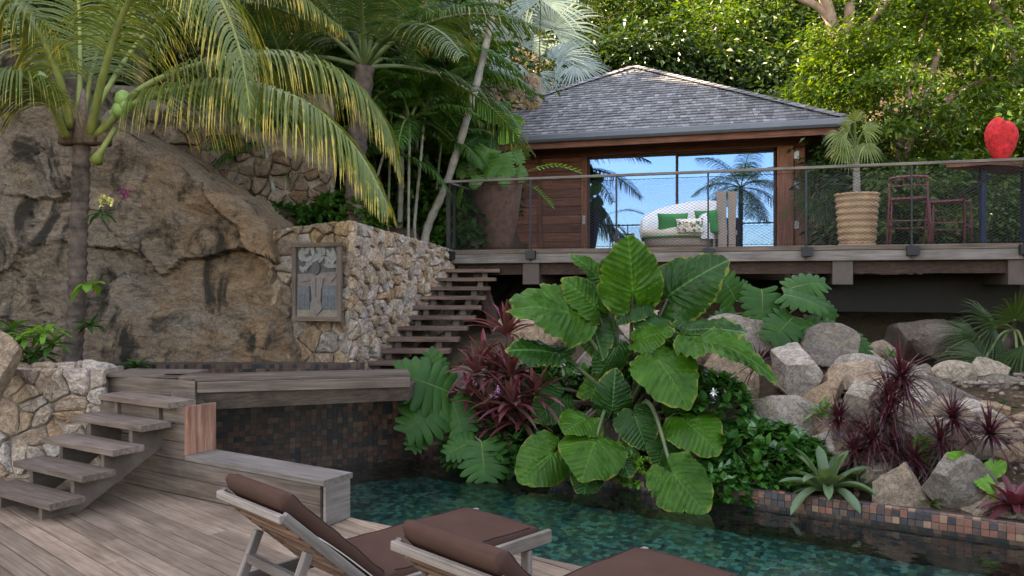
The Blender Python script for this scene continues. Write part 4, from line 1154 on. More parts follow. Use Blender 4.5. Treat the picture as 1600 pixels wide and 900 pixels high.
def stool(label, px, Y, yaw, back=True):
    t = thing('bar_stool', label, 'stool', P(px, 395, Y).xy.to_3d() + ZUP * DECKZ, 'maroon stools at the bar table')
    o = WL[t]; ca, sa = math.cos(yaw), math.sin(yaw)
    def L(x, y, z): return o + Vector((x * ca - y * sa, x * sa + y * ca, z))
    W, D, H = 0.23, 0.22, 0.64
    for sx in (-1, 1):
        b = MB(); b.tube([L(sx * W * 1.12, -D * 1.1, 0), L(sx * W, -D, H)], 0.014, 7); b.build('leg', M['maroon'], t, True)
        zt = 0.88 if back else H
        b = MB(); b.tube([L(sx * W * 1.12, D * 1.35, 0), L(sx * W, D, H), L(sx * W, D * 1.22, zt)], 0.015, 7); b.build('leg', M['maroon'], t, True)
    seat = MB(); seat.box(L(0, 0, H), W, D, 0.012, (ca, sa, 0), (-sa, ca, 0)); seat.build('seat', M['maroon'], t)
    b = MB(); b.tube(spline([L(-W, -D, H + 0.01), L(-W * 0.8, -D * 1.15, H + 0.015), L(W * 0.8, -D * 1.15, H + 0.015), L(W, -D, H + 0.01)], 12), 0.018, 7); b.build('seat_rim', M['maroon'], t, True)
    for (p, q) in (((-W * 1.08, -D * 1.06, 0.26), (W * 1.08, -D * 1.06, 0.26)), ((-W * 1.08, D * 1.2, 0.33), (W * 1.08, D * 1.2, 0.33)), ((-W * 1.07, -D * 1.06, 0.29), (-W * 1.08, D * 1.22, 0.29)), ((W * 1.07, -D * 1.06, 0.29), (W * 1.08, D * 1.22, 0.29))):
        b = MB(); b.tube([L(*p), L(*q)], 0.011, 6); b.build('footrest', M['maroon'], t, True)
    if back:
        b = MB(); b.tube(spline([L(-W, D * 1.22, 0.86), L(-W * 0.9, D * 1.3, 0.905), L(0, D * 1.5, 0.915), L(W * 0.9, D * 1.3, 0.905), L(W, D * 1.22, 0.86)], 16), 0.017, 7); b.build('back_rail', M['maroon'], t, True)
        b = MB(); b.tube(spline([L(-W, D * 1.15, 0.79), L(0, D * 1.4, 0.80), L(W, D * 1.15, 0.79)], 10), 0.011, 6); b.build('back_slat', M['maroon'], t, True)
        for x in (-0.13, -0.04, 0.05, 0.14):
            b = MB(); b.tube([L(x, D * 1.35, 0.80), L(x, D * 1.42, 0.91)], 0.008, 5); b.build('back_spindle', M['maroon'], t)
stool('maroon metal bar stool with a spindled back beside the ribbed pot', 1421, 10.75, math.radians(150), True)
stool('low backless maroon bar stool next to the bar table', 1482, 11.1, math.radians(140), False)
# bar table with its brace
bt = thing('bar_table', 'high dark wooden bar table under the red heart', 'table', P(1556, 395, 10.75).xy.to_3d() + ZUP * DECKZ)
o3 = WL[bt]
c = P(1556, 262, 10.75)
b = MB()
q = [P(1478, 259, 10.72), P(1545, 281, 10.40), P(1640, 259, 10.75), P(1575, 245, 11.5)]
zt = P(1478, 259, 10.72).z
poly = [(p.x, p.y) for p in q]
if area(poly) < 0: poly = poly[::-1]
b.prism(poly, zt - 0.03, zt + 0.03); b.build('top', M['redwood'], bt)
a, e = P(1497, 305, 10.75), P(1549, 276, 10.75)
plank('brace', a, e, 0.045, 0.03, M['steel'], bt, up=(0, -1, 0))
b = MB(); b.box(P(1535.5, 288, 10.78).xy.to_3d() + ZUP * (DECKZ + (zt - 0.03 - DECKZ) / 2), 0.032, 0.032, (zt - 0.03 - DECKZ) / 2); b.build('leg', M['bluesteel'], bt)
b = MB(); b.box(P(1600, 288, 11.0).xy.to_3d() + ZUP * (DECKZ + (zt - 0.03 - DECKZ) / 2), 0.032, 0.032, (zt - 0.03 - DECKZ) / 2); b.build('leg', M['bluesteel'], bt)
# heart sculpture
def heart():
    hc = P(1564.5, 214, 10.75); zb = zt + 0.032
    H = P(0, 182, 10.75).z - zb; W = 47.0 / F * 10.75
    nu, nv = 40, 28; V = []
    pts = []
    for i in range(nu):
        t = 2 * math.pi * i / nu
        x = 16 * (0.72 * math.sin(t) ** 3 + 0.28 * math.sin(t)); y = 14.2 * math.cos(t) - 2.6 * math.cos(2 * t) - 1.0 * math.cos(3 * t) - 0.4 * math.cos(4 * t)
        y += 2.2 * math.exp(-((x + 5) / 5.0) ** 2) * max(0, math.cos(t))
        pts.append((x / 32.0, (y + 16.2) / 30.0))
    for j in range(nv + 1):
        ph = -math.pi / 2 + math.pi * j / nv
        s, d = math.cos(ph), math.sin(ph)
        for (x, y) in pts:
            yy = 0.48 + (y - 0.48) * (s ** 0.55 if s > 0 else 0); xx = x * (s ** 0.6 if s > 0 else 0)
            tilt = 0.10 * (xx)
            xb = xx * (1.0 + 0.9 * max(0, 0.4 - yy))
            V.append((hc.x + W * xb * 1.0, hc.y + 0.17 * d * (0.75 + 0.25 * yy), zb + H * (max(0.0, yy - 0.05) / 0.95 - tilt * 0.9 * max(0, yy - 0.3))))
    F_ = [[j * nu + i, j * nu + (i + 1) % nu, (j + 1) * nu + (i + 1) % nu, (j + 1) * nu + i] for j in range(nv) for i in range(nu)]
    V = np.array(V)
    for k in range(len(V)):
        x, y, z = V[k]; V[k] += 0.006 * np.array([fbm(x * 40, y * 40, z * 40), fbm(x * 40 + 9, y * 40, z * 40), 0.5 * fbm(x * 40, y * 40 + 9, z * 40)])
    b = MB(); b.add(V, [F_]); b.build('heart_sculpture', M['heart'], None, True, label='red heart sculpture standing on the bar table', cat='sculpture')
heart()

# ------------------------------------------------------------------ relief panel on the stone wall
def relief():
    fr = thing('relief_panel', 'framed carved relief of a figure hung on the stone wall', 'artwork', P(500, 505, 9.4))
    a = P(461.5, 503, 9.47); c2 = P(537, 503, 9.22); ax = (c2 - a); ax.z = 0; W = ax.length; ax.normalize(); nr_ = Vector((ax.y, -ax.x, 0))
    z0 = P(0, 502, 9.3).z; z1 = P(0, 379, 9.3).z; H = z1 - z0; o = Vector((a.x, a.y, z0)) + nr_ * 0.03
    def at(x, y, d): return o + ax * (x * W) + ZUP * (y * H) + nr_ * d
    def slab(name, pts, d0, d1, mat, parent=fr):
        b = MB(); n = len(pts)
        if area(pts) < 0: pts = pts[::-1]
        V = [tuple(at(x, y, d0)) for x, y in pts] + [tuple(at(x, y, d1)) for x, y in pts]
        ins = 0.006; cx = sum(p[0] for p in pts) / n; cy = sum(p[1] for p in pts) / n
        b.add(V, [[[i, (i + 1) % n, n + (i + 1) % n, n + i] for i in range(n)]]); b.poly.append(list(range(n, 2 * n)))
        return b.build(name, mat, parent)
    grey = plain('grey_carved_relief', (0.19, 0.185, 0.17), 0.8, var=0.3, scale=25, bmp=0.8)
    dark = plain('dark_relief', (0.07, 0.065, 0.065), 0.8, var=0.3); pink = plain('dusky_pink_relief', (0.155, 0.125, 0.11), 0.8, var=0.25, scale=20)
    blue = plain('slate_blue_relief', (0.10, 0.105, 0.108), 0.8, var=0.3, scale=25); sand = plain('sand_relief', (0.19, 0.16, 0.125), 0.85, var=0.3, scale=25)
    fg = M['palewood']
    slab('backing', [(0.02, 0.02), (0.98, 0.02), (0.98, 0.98), (0.02, 0.98)], -0.03, 0.0, dark)
    for (p, q, w) in (((0, 0.03), (1, 0.03), 0), ((0, 0.97), (1, 0.97), 0), ((0.04, 0.06), (0.04, 0.94), 1), ((0.96, 0.06), (0.96, 0.94), 1)):
        plank('frame_rail', at(*p, 0.02), at(*q, 0.02), 0.052, 0.05, M['greywood'], fr, up=nr_)
    slab('ground_field', [(0.08, 0.06), (0.92, 0.06), (0.92, 0.24), (0.08, 0.24)], 0.0, 0.010, sand)
    slab('shoulder_field', [(0.09, 0.44), (0.92, 0.44), (0.92, 0.63), (0.09, 0.60)], 0.0, 0.012, pink)
    for cx, wd in ((0.22, 0.13), (0.76, 0.15)):
        slab('wing', [(cx - wd, 0.17), (cx + wd * 0.8, 0.17), (cx + wd, 0.36), (cx + wd * 0.9, 0.45), (cx - wd, 0.46)], 0.0, 0.016, blue)
        for k in range(5):
            x = cx - wd + 0.02 + k * wd * 0.4; slab('feather', [(x, 0.15), (x + wd * 0.25, 0.15), (x + wd * 0.25, 0.33), (x, 0.33)], 0.016, 0.022, blue)
    tor = [(0.36, 0.58), (0.66, 0.58), (0.60, 0.40), (0.58, 0.26), (0.62, 0.16), (0.52, 0.08), (0.42, 0.10), (0.37, 0.18), (0.41, 0.28), (0.39, 0.42)]
    slab('torso', tor, 0.0, 0.030, pink); slab('spine', [(0.485, 0.30), (0.50, 0.30), (0.50, 0.55), (0.485, 0.55)], 0.030, 0.033, dark)
    slab('arm', [(0.64, 0.58), (0.66, 0.53), (0.80, 0.50), (0.90, 0.57), (0.89, 0.60), (0.80, 0.555)], 0.0, 0.026, pink)
    slab('arm', [(0.38, 0.58), (0.36, 0.52), (0.20, 0.50), (0.12, 0.55), (0.14, 0.58), (0.22, 0.56)], 0.0, 0.026, pink)
    hd = [(0.49 + 0.085 * math.cos(t), 0.675 + 0.085 * math.sin(t)) for t in np.linspace(0, 2 * math.pi, 13)[:-1]]
    slab('head', hd, 0.0, 0.035, dark)
    rs2 = random.Random(8)
    for k in range(40):
        x, y = rs2.uniform(0.12, 0.88), rs2.uniform(0.64, 0.92)
        if abs(x - 0.49) < 0.12 and y < 0.77: continue
        l, w2, a_ = rs2.uniform(0.07, 0.13), rs2.uniform(0.025, 0.045), rs2.uniform(0, 6.28)
        lf = [(x + l * math.cos(t) * math.cos(a_) - w2 * math.sin(t) * math.sin(a_), y + 0.7 * (l * math.cos(t) * math.sin(a_) + w2 * math.sin(t) * math.cos(a_))) for t in np.linspace(0, 6.28, 11)[:-1]]
        lf = [(min(0.92, max(0.08, p)), min(0.945, max(0.60, q))) for p, q in lf]
        slab('carved_leaf', lf, 0.0, 0.008 + 0.018 * rs2.random(), grey)
relief()

# ------------------------------------------------------------------ sun loungers
M['piping'] = fabric('dark_brown_piping', (0.045, 0.026, 0.021))
LA = Vector((0.700, 0.714, 0)); LP = Vector((0.714, -0.700, 0))
def lounger(label, foot):
    t = thing('sun_lounger', label, 'lounger', Vector(foot), 'loungers on the pool deck')
    o = WL[t]
    def L(s, y, z): return o - LA * s + LP * y + ZUP * z
    HS, HZ, TS_, TZ = 1.13, 0.29, 1.62, 0.745           # hinge and head of the backrest
    bd = Vector((TS_ - HS, TZ - HZ)); BL = bd.length; bd.normalize()
    def B(d, y, off): return L(HS + bd.x * d - bd.y * off * -1 * 0, y, HZ + bd.y * d) + (ZUP * bd.x + LA * bd.y) * off
    for y in (-0.305, 0.305):
        plank('side_rail', L(-0.07, y, 0.295), L(1.50, y, 0.30), 0.032, 0.072, M['palewood'], t)
        plank('leg', L(0.10, y * 0.93, 0.0), L(0.10, y * 0.93, 0.25), 0.06, 0.036, M['palewood'], t, up=-LA)
        plank('leg', L(1.38, y * 0.93, 0.0), L(1.38, y * 0.93, 0.25), 0.06, 0.036, M['palewood'], t, up=-LA)
        plank('back_rail', B(0.0, y * 0.94, 0.012), B(BL, y * 0.94, 0.012), 0.028, 0.044, M['palewood'], t)
        a, c = B(BL * 0.62, y * 0.74, -0.03), L(TS_ - 0.04, y * 0.74, 0.255)
        plank('prop', a, c, 0.034, 0.045, M['palewood'], t)
    plank('prop_bar', B(BL * 0.62, 0, -0.03).lerp(L(TS_ - 0.04, 0, 0.255), 0.40) - LP * 0.225, B(BL * 0.62, 0, -0.03).lerp(L(TS_ - 0.04, 0, 0.255), 0.40) + LP * 0.225, 0.035, 0.045, M['palewood'], t)
    plank('head_rail', B(BL, -0.295, 0), B(BL, 0.295, 0), 0.028, 0.036, M['palewood'], t)
    plank('cross_bar', L(1.44, -0.29, 0.27), L(1.44, 0.29, 0.27), 0.04, 0.06, M['palewood'], t)
    plank('foot_rail', L(0.02, -0.285, 0.285), L(0.02, 0.285, 0.285), 0.035, 0.06, M['palewood'], t)
    for k in range(8):
        d = 0.045 + k * 0.078
        plank('slat', B(d, -0.268, 0.008), B(d, 0.268, 0.008), 0.056, 0.020, M['slatwood'], t)
    for k in range(11):
        s = 0.08 + k * 0.082
        plank('slat', L(s, -0.286, 0.268), L(s, 0.286, 0.268), 0.060, 0.018, M['slatwood'], t)
    # cushion: swept rounded section, thicker where it rolls over the head
    def cushion(name, path, W, mat=M['cushion']):
        V = []; ns = 20; n = len(path)
        for i, (p, up, th, wf) in enumerate(path):
            for k in range(ns):
                a = 2 * math.pi * k / ns; cx, cz = math.cos(a), math.sin(a)
                x = math.copysign(abs(cx) ** 0.20, cx) * W / 2 * wf; z = math.copysign(abs(cz) ** 0.30, cz) * th / 2
                q_ = p + LP * x + up * z; q_ = q_ + up * (0.006 * fbm(q_.x * 7, q_.y * 7, q_.z * 7, 3) + 0.003 * fbm(q_.x * 22, q_.y * 22, 4.0, 2)); V.append(tuple(q_))
        b = MB(); b.add(V, [[[i * ns + k, (i + 1) * ns + k, (i + 1) * ns + (k + 1) % ns, i * ns + (k + 1) % ns] for i in range(n - 1) for k in range(ns)]])
        b.poly += [list(range(ns)), [(n - 1) * ns + k for k in range(ns)][::-1]]
        o_ = b.build(name, mat, t, True)
        for k in (2, 8, 12, 18):            # piped seams along the four long edges
            pb = MB(); pb.tube([Vector(V[i * ns + k]) for i in range(1, n - 1)], 0.0045, 5); pb.build('piping', M['piping'], o_, True)
        return o_
    seat = []
    for i in range(16):
        f = i / 15; s = 0.0 + f * 1.09
        e = min(1.0, min(f, 1 - f) * 22); th = 0.095 * (0.55 + 0.45 * e) - 0.007 * math.sin(f * 11) * e
        seat.append((L(s, 0, 0.327), ZUP, th, 0.97 + 0.03 * e))
    cushion('seat_cushion', seat, 0.585)
    bn = (ZUP * bd.x + LA * bd.y)
    back = []
    for i in range(22):
        f = i / 21; d = -0.03 + f * (BL + 0.075)
        e = min(1.0, min(f * 16, (1 - f) * 22))
        th = (0.074 + 0.008 * max(0, (f - 0.72) / 0.28) ** 1.5) * (0.5 + 0.5 * math.sqrt(max(0, e)))
        back.append((B(d, 0, 0.030 + 0.042 + 0.004 * f), bn, th, 0.97 + 0.03 * e))
    bc = cushion('back_cushion', back, 0.53)
    b = MB(); b.tube(spline([B(BL * 0.82, -0.02, 0.01), B(BL * 0.80, 0.16, 0.005), B(BL * 0.72, 0.287, 0.03), B(BL * 0.45, 0.293, 0.045), B(0.04, 0.293, 0.05)], 24), 0.003, 5); b.build('strap', M['cream_cloth'], bc)
    return t
l1 = lounger('brown cushioned wooden lounger nearer to the low plank wall', (-0.05, 4.70, 0))
l2 = copy_tree(l1, None, Vector((0.89, 3.97, 0)))
l2["label"] = 'brown cushioned wooden lounger farther from the low plank wall'

# ------------------------------------------------------------------ boulders
def ico(sub):
    t = (1 + 5 ** 0.5) / 2
    V = [(-1, t, 0), (1, t, 0), (-1, -t, 0), (1, -t, 0), (0, -1, t), (0, 1, t), (0, -1, -t), (0, 1, -t), (t, 0, -1), (t, 0, 1), (-t, 0, -1), (-t, 0, 1)]
    V = [Vector(v).normalized() for v in V]
    Fc = [(0, 11, 5), (0, 5, 1), (0, 1, 7), (0, 7, 10), (0, 10, 11), (1, 5, 9), (5, 11, 4), (11, 10, 2), (10, 7, 6), (7, 1, 8), (3, 9, 4), (3, 4, 2), (3, 2, 6), (3, 6, 8), (3, 8, 9), (4, 9, 5), (2, 4, 11), (6, 2, 10), (8, 6, 7), (9, 8, 1)]
    for _ in range(sub):
        cache, nf = {}, []
        def mid(a, b):
            k = (min(a, b), max(a, b))
            if k not in cache: V.append(((V[a] + V[b]) / 2).normalized()); cache[k] = len(V) - 1
            return cache[k]
        for a, b, c in Fc:
            x, y, z = mid(a, b), mid(b, c), mid(c, a); nf += [(a, x, z), (b, y, x), (c, z, y), (x, y, z)]
        Fc = nf
    return np.array([tuple(v) for v in V]), np.array(Fc)
ICO4 = ico(4); ICO1 = ico(1); ICO2 = ico(2)

def rock_shape(seed, r, ncut=12, rough=0.055, base=ICO4):
    rs = np.random.RandomState(seed); V, Fc = base[0].copy(), base[1]
    for _ in range(ncut):
        n = rs.normal(size=3); n /= np.linalg.norm(n); c = rs.uniform(0.42, 0.82)
        d = V @ n - c; V = V - np.outer(np.clip(d, 0, None) * 0.98, n)
    off = seed * 7.7
    for k in range(len(V)):
        x, y, z = V[k]
        V[k] *= 1 + rough * fbm(x * 1.6 + off, y * 1.6, z * 1.6, 5) + rough * 0.35 * fbm(x * 6 + off, y * 6, z * 6, 3)
    return V * np.array(r), Fc

def boulder(label, px, py, w, h, Y, mat, seed, dep=0.8, rot=0.0, name='boulder'):
    c = P(px, py, Y); rx, rz = w / 2 / F * Y * 1.36, h / 2 / F * Y * 1.38
    V, Fc = rock_shape(seed, (rx, (rx + rz) / 2 * dep, rz))
    ca, sa = math.cos(rot), math.sin(rot)
    V = np.stack([V[:, 0] * ca - V[:, 2] * sa, V[:, 1], V[:, 0] * sa + V[:, 2] * ca], 1)
    V = V * np.array([1, 1, 1])
    me = mesh_np(name, V - np.array([0, 0, V[:, 2].min()]), Fc, smooth=True)
    me.set_sharp_from_angle(angle=math.radians(16))
    return link(name, me, M[mat], None, c + ZUP * V[:, 2].min(), label=label, cat='boulder', group='boulders on the slope')

BL_ = [
 ('long tan boulder half hidden under the left elephant ear leaf', 848, 527, 125, 62, 8.9, 'boulder_tan', 1, 0.8, -0.1),
 ('smooth grey boulder with a sloping top behind the elephant ear stalks', 925, 580, 112, 82, 8.3, 'boulder_pale', 2, 0.8, 0.45),
 ('small ochre boulder between the red cordyline and the grey boulder', 840, 582, 75, 52, 8.4, 'boulder_tan', 3, 0.8, -0.2),
 ('pale boulder showing behind the elephant ear leaves', 1035, 520, 110, 56, 8.9, 'boulder_pale', 4, 0.8, 0.0),
 ('broad pale boulder at the top of the slope under the monstera', 1190, 532, 150, 66, 8.75, 'boulder_pale', 5, 0.8, -0.06),
 ('brown wedge shaped boulder behind the white flower', 1140, 586, 104, 62, 8.1, 'boulder_tan', 6, 0.8, -0.35),
 ('craggy grey block of rock standing in the middle of the slope', 1247, 582, 80, 78, 7.9, 'boulder_pale', 7, 0.9, 0.15),
 ('dark grey boulder wedged below the monstera', 1298, 556, 92, 74, 8.35, 'boulder_grey', 8, 0.8, -0.2),
 ('long slanting pale boulder running down from the monstera', 1330, 560, 110, 50, 8.6, 'boulder_pale', 9, 0.8, -0.5),
 ('rounded cream boulder behind the dark red dracaena', 1345, 596, 84, 62, 7.75, 'boulder_tan', 10, 0.8, 0.1),
 ('speckled pale boulder at the foot of the cream boulder', 1345, 632, 88, 78, 7.35, 'boulder_pale', 11, 0.9, 0.2),
 ('large flat pale boulder above the glossy green shrub', 1226, 645, 150, 66, 7.3, 'boulder_pale', 12, 0.9, -0.05),
 ('golden brown boulder right of the tall dracaena stem', 1440, 650, 74, 48, 7.1, 'boulder_tan', 13, 0.9, -0.1),
 ('grey boulder below the golden brown boulder', 1452, 690, 100, 54, 6.8, 'boulder_pale', 14, 0.9, 0.1),
 ('low tan boulder just behind the mosaic edge at the dracaena foot', 1408, 772, 88, 72, 6.22, 'boulder_tan', 15, 0.7, -0.4),
 ('dark grey boulder behind the mosaic edge under the bright leaves', 1496, 768, 120, 86, 6.15, 'boulder_grey', 16, 0.7, -0.1),
 ('brown sloping boulder up the bank beside the pebbles', 1492, 632, 110, 56, 7.6, 'boulder_grey', 17, 0.9, -0.4),
 ('pale flat rock between the two right dracaena heads', 1530, 700, 110, 50, 6.8, 'boulder_pale', 18, 0.9, -0.2),
 ('brown rock at the right edge above the red bromeliad', 1590, 715, 80, 44, 6.6, 'boulder_tan', 19, 0.9, 0.0),
 ('small brown rock behind the left dracaena head', 1300, 668, 60, 44, 7.1, 'boulder_tan', 20, 0.9, 0.0),
 ('cream rock low behind the bromeliad', 1368, 742, 60, 46, 6.5, 'boulder_pale', 21, 0.8, 0.0),
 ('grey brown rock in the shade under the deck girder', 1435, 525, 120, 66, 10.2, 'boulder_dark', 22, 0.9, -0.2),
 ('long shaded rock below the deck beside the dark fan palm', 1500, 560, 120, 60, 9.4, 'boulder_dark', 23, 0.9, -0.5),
 ('reddish rock beside the lowest monstera leaf', 1375, 560, 60, 40, 8.9, 'boulder_tan', 24, 0.9, -0.5),
 ('cream rounded boulder on the end of the low stone wall', -18, 582, 74, 98, 6.75, 'boulder_tan', 25, 0.9, 0.1),
 ('small grey rock beside the glossy shrub', 1300, 716, 70, 44, 6.75, 'boulder_tan', 26, 0.9, 0.0),
 ('flat pale rock at the right end of the mosaic edge', 1580, 805, 90, 40, 5.95, 'boulder_pale', 27, 0.8, 0.0),
 ('grey rock low between the elephant ear and the glossy shrub', 1165, 655, 60, 50, 7.3, 'boulder_grey', 28, 0.9, 0.0),
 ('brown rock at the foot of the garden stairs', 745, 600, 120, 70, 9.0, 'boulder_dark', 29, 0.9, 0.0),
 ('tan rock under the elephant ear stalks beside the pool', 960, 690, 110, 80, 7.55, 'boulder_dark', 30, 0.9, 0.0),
 ('broad brown slab at the top of the bank below the dark fan palm', 1560, 622, 120, 60, 7.9, 'boulder_grey', 31, 0.9, -0.15),
 ('tan block at the right edge of the bank under the fan palm', 1612, 668, 110, 66, 7.2, 'boulder_tan', 32, 0.9, 0.1),
 ('grey slab between the fan palm trunk and the golden boulder', 1515, 660, 96, 54, 7.3, 'boulder_pale', 33, 0.9, -0.3),
 ('brown slab tucked behind the tallest dracaena head', 1445, 600, 110, 60, 8.3, 'boulder_grey', 34, 0.9, -0.25),
 ('tan wedge of rock beside the mosaic edge under the red bromeliad', 1545, 790, 90, 50, 6.05, 'boulder_tan', 35, 0.8, 0.2),
 ('pale block between the large flat boulder and the cream boulder', 1290, 622, 70, 60, 7.6, 'boulder_tan', 36, 0.9, 0.3),
 ('grey slab leaning behind the glossy shrub', 1290, 700, 110, 60, 6.95, 'boulder_pale', 37, 0.9, -0.2),
 ('brown block left of the tan wedge at the shrub edge', 1080, 560, 80, 60, 8.4, 'boulder_tan', 38, 0.9, 0.2),
]
for a in BL_: boulder(*a)
rsb = random.Random(91)
for k in range(38):
    px, Y = (rsb.uniform(1130, 1660) if k < 13 else rsb.uniform(1640, 2050)), rsb.uniform(6.35, 8.6)
    X = (px - CX) / F * Y; m = (X - N0[0]) * VX + (Y - N0[1]) * VY - POOLW
    if m < 0.3 or m > 3.2: continue
    g = float(ground_z(X, Y)); w = rsb.uniform(36, 84); py = HY - (g + 0.04 - EYE) / Y * F
    o = boulder('medium rock bedded in the soil among the large boulders', px, py, w, w * rsb.uniform(0.5, 0.8), Y, rsb.choice(['boulder_tan', 'boulder_grey', 'boulder_pale', 'boulder_tan']), 200 + k, 0.9, rsb.uniform(-0.5, 0.5))
    o["group"] = 'medium rocks on the bank'
# loose pebbles and leaf litter on the bank
rs = np.random.RandomState(77); V_, F_ = [], []; n0 = 0
for k in range(900):
    px, Y = rs.uniform(1280, 1680), rs.uniform(6.2, 9.4); X = (px - CX) / F * Y
    r = rs.uniform(0.008, 0.034); g = float(ground_z(X, Y))
    q = ICO1[0] * np.array([r * rs.uniform(0.8, 1.5), r, r * rs.uniform(0.5, 0.9)]) * (1 + 0.2 * rs.normal(size=(len(ICO1[0]), 1)).clip(-1, 1))
    V_.append(q + np.array([X, Y, g + 0.05 + r * 0.3])); F_.append(ICO1[1] + n0); n0 += len(q)
me = mesh_np('pebbles', np.concatenate(V_), np.concatenate(F_), smooth=True)
m_, nt_, b_, _o = new_mat('mixed_pebbles')
nt_.links.new(ramp(nt_, N(nt_, "ShaderNodeNewGeometry").outputs['Random Per Island'], [(0, (0.20, 0.14, 0.10)), (0.5, (0.10, 0.065, 0.045)), (1, (0.25, 0.19, 0.15))]), b_.inputs['Base Color']); b_.inputs['Roughness'].default_value = 0.9
link('pebbles', me, m_, None, label='small brown pebbles and litter on the bank', cat='pebbles', kind='stuff')

# ------------------------------------------------------------------ foliage materials
M['coco'] = leaf_mat('coconut_leaflet', [(0.085, 0.125, 0.026), (0.14, 0.18, 0.042), (0.065, 0.105, 0.030), (0.19, 0.21, 0.05)], 0.35, 0.4, tip=(0.50, 0.38, 0.085), tip_range=(0.72, 1.3))
M['coco2'] = leaf_mat('shaded_palm_leaflet', [(0.030, 0.070, 0.022), (0.055, 0.10, 0.028), (0.040, 0.080, 0.030), (0.09, 0.125, 0.035)], 0.35, 0.42, tip=(0.30, 0.22, 0.07), tip_range=(0.9, 1.4))
M['areca'] = leaf_mat('areca_leaflet', [(0.022, 0.080, 0.016), (0.045, 0.125, 0.022), (0.030, 0.095, 0.020), (0.085, 0.18, 0.03)], 0.4, 0.4)
M['rachis'] = plain('yellow_green_stalk', (0.17, 0.19, 0.045), 0.5, var=0.3)
M['rachis2'] = plain('green_stalk', (0.085, 0.115, 0.035), 0.5, var=0.3)
M['silver'] = leaf_mat('silver_fan_leaf', [(0.22, 0.29, 0.28), (0.32, 0.39, 0.38), (0.26, 0.33, 0.31)], 0.25, 0.45, tcol=(1.1, 1.2, 1.0))
M['fan'] = leaf_mat('green_fan_leaf', [(0.10, 0.15, 0.04), (0.18, 0.23, 0.07), (0.28, 0.30, 0.12)], 0.35, 0.42)
M['fandark'] = leaf_mat('dark_fan_leaf', [(0.018, 0.045, 0.012), (0.035, 0.068, 0.018), (0.055, 0.085, 0.022)], 0.35, 0.42)  # darker copy of the fan leaf, with shade put into its colour
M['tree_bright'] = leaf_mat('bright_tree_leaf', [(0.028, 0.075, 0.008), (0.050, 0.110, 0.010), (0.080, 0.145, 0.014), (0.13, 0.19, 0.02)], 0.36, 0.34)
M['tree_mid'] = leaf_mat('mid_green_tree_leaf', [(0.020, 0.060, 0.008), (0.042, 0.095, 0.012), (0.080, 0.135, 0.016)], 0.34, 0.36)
M['tree_dark'] = leaf_mat('dark_tree_leaf', [(0.012, 0.038, 0.008), (0.026, 0.060, 0.012), (0.045, 0.085, 0.014)], 0.32, 0.38)  # darkened leaf tone, stands in for deep shade among the trees
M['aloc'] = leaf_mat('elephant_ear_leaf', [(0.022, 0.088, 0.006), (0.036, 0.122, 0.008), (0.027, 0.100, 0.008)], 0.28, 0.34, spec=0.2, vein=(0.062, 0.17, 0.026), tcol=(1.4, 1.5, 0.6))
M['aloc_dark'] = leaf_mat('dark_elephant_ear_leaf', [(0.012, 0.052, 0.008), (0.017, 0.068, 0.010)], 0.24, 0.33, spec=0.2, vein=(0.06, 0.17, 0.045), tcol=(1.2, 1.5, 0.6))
M['mons'] = leaf_mat('monstera_leaf', [(0.018, 0.070, 0.014), (0.030, 0.100, 0.018), (0.022, 0.080, 0.018)], 0.24, 0.36, spec=0.15)
M['mons_light'] = leaf_mat('fresh_monstera_leaf', [(0.040, 0.125, 0.018), (0.055, 0.155, 0.022), (0.030, 0.10, 0.018)], 0.28, 0.3)
M['cord'] = leaf_mat('red_cordyline_leaf', [(0.095, 0.022, 0.028), (0.055, 0.018, 0.024), (0.26, 0.05, 0.075), (0.12, 0.03, 0.038), (0.16, 0.075, 0.065), (0.075, 0.045, 0.035), (0.22, 0.09, 0.085), (0.085, 0.085, 0.045)], 0.28, 0.34, tcol=(1.8, 0.7, 0.7))
M['drac'] = leaf_mat('dark_red_dracaena_leaf', [(0.040, 0.012, 0.018), (0.075, 0.018, 0.026), (0.055, 0.020, 0.026), (0.12, 0.028, 0.038)], 0.22, 0.30, tcol=(1.8, 0.6, 0.6))
M['brom'] = leaf_mat('green_bromeliad_leaf', [(0.060, 0.115, 0.055), (0.10, 0.165, 0.08), (0.045, 0.085, 0.045)], 0.25, 0.28, tip=(0.45, 0.38, 0.20), tip_range=(1.15, 1.45))
M['redbrom'] = leaf_mat('red_bromeliad_leaf', [(0.20, 0.035, 0.050), (0.085, 0.028, 0.034), (0.34, 0.07, 0.10)], 0.25, 0.28, tcol=(1.8, 0.7, 0.7))
M['shrub'] = leaf_mat('glossy_shrub_leaf', [(0.016, 0.080, 0.018), (0.030, 0.120, 0.024), (0.06, 0.19, 0.03)], 0.22, 0.22, spec=0.6)
M['lime'] = leaf_mat('lime_green_leaf', [(0.11, 0.29, 0.035), (0.16, 0.36, 0.045), (0.07, 0.21, 0.03)], 0.38, 0.35)
M['bark'] = plain('grey_brown_bark', (0.16, 0.125, 0.095), 0.9, var=0.45, scale=14, bmp=0.8)
M['bark_pink'] = plain('pinkish_bark', (0.34, 0.22, 0.165), 0.8, var=0.35, scale=7, bmp=0.4)
M['palm_trunk'] = plain('ringed_palm_trunk', (0.085, 0.060, 0.048), 0.9, var=0.75, scale=7, bmp=0.8)
M['greystem'] = plain('pale_grey_stem', (0.22, 0.20, 0.165), 0.8, var=0.35, scale=10, bmp=0.4)
M['greenstem'] = plain('green_bamboo_like_stem', (0.10, 0.115, 0.050), 0.6, var=0.4, scale=8)
M['darkstalk'] = plain('dark_stalk', (0.065, 0.040, 0.030), 0.5, var=0.3)
M['aloc_stalk'] = plain('green_brown_stalk', (0.085, 0.105, 0.045), 0.45, var=0.35)
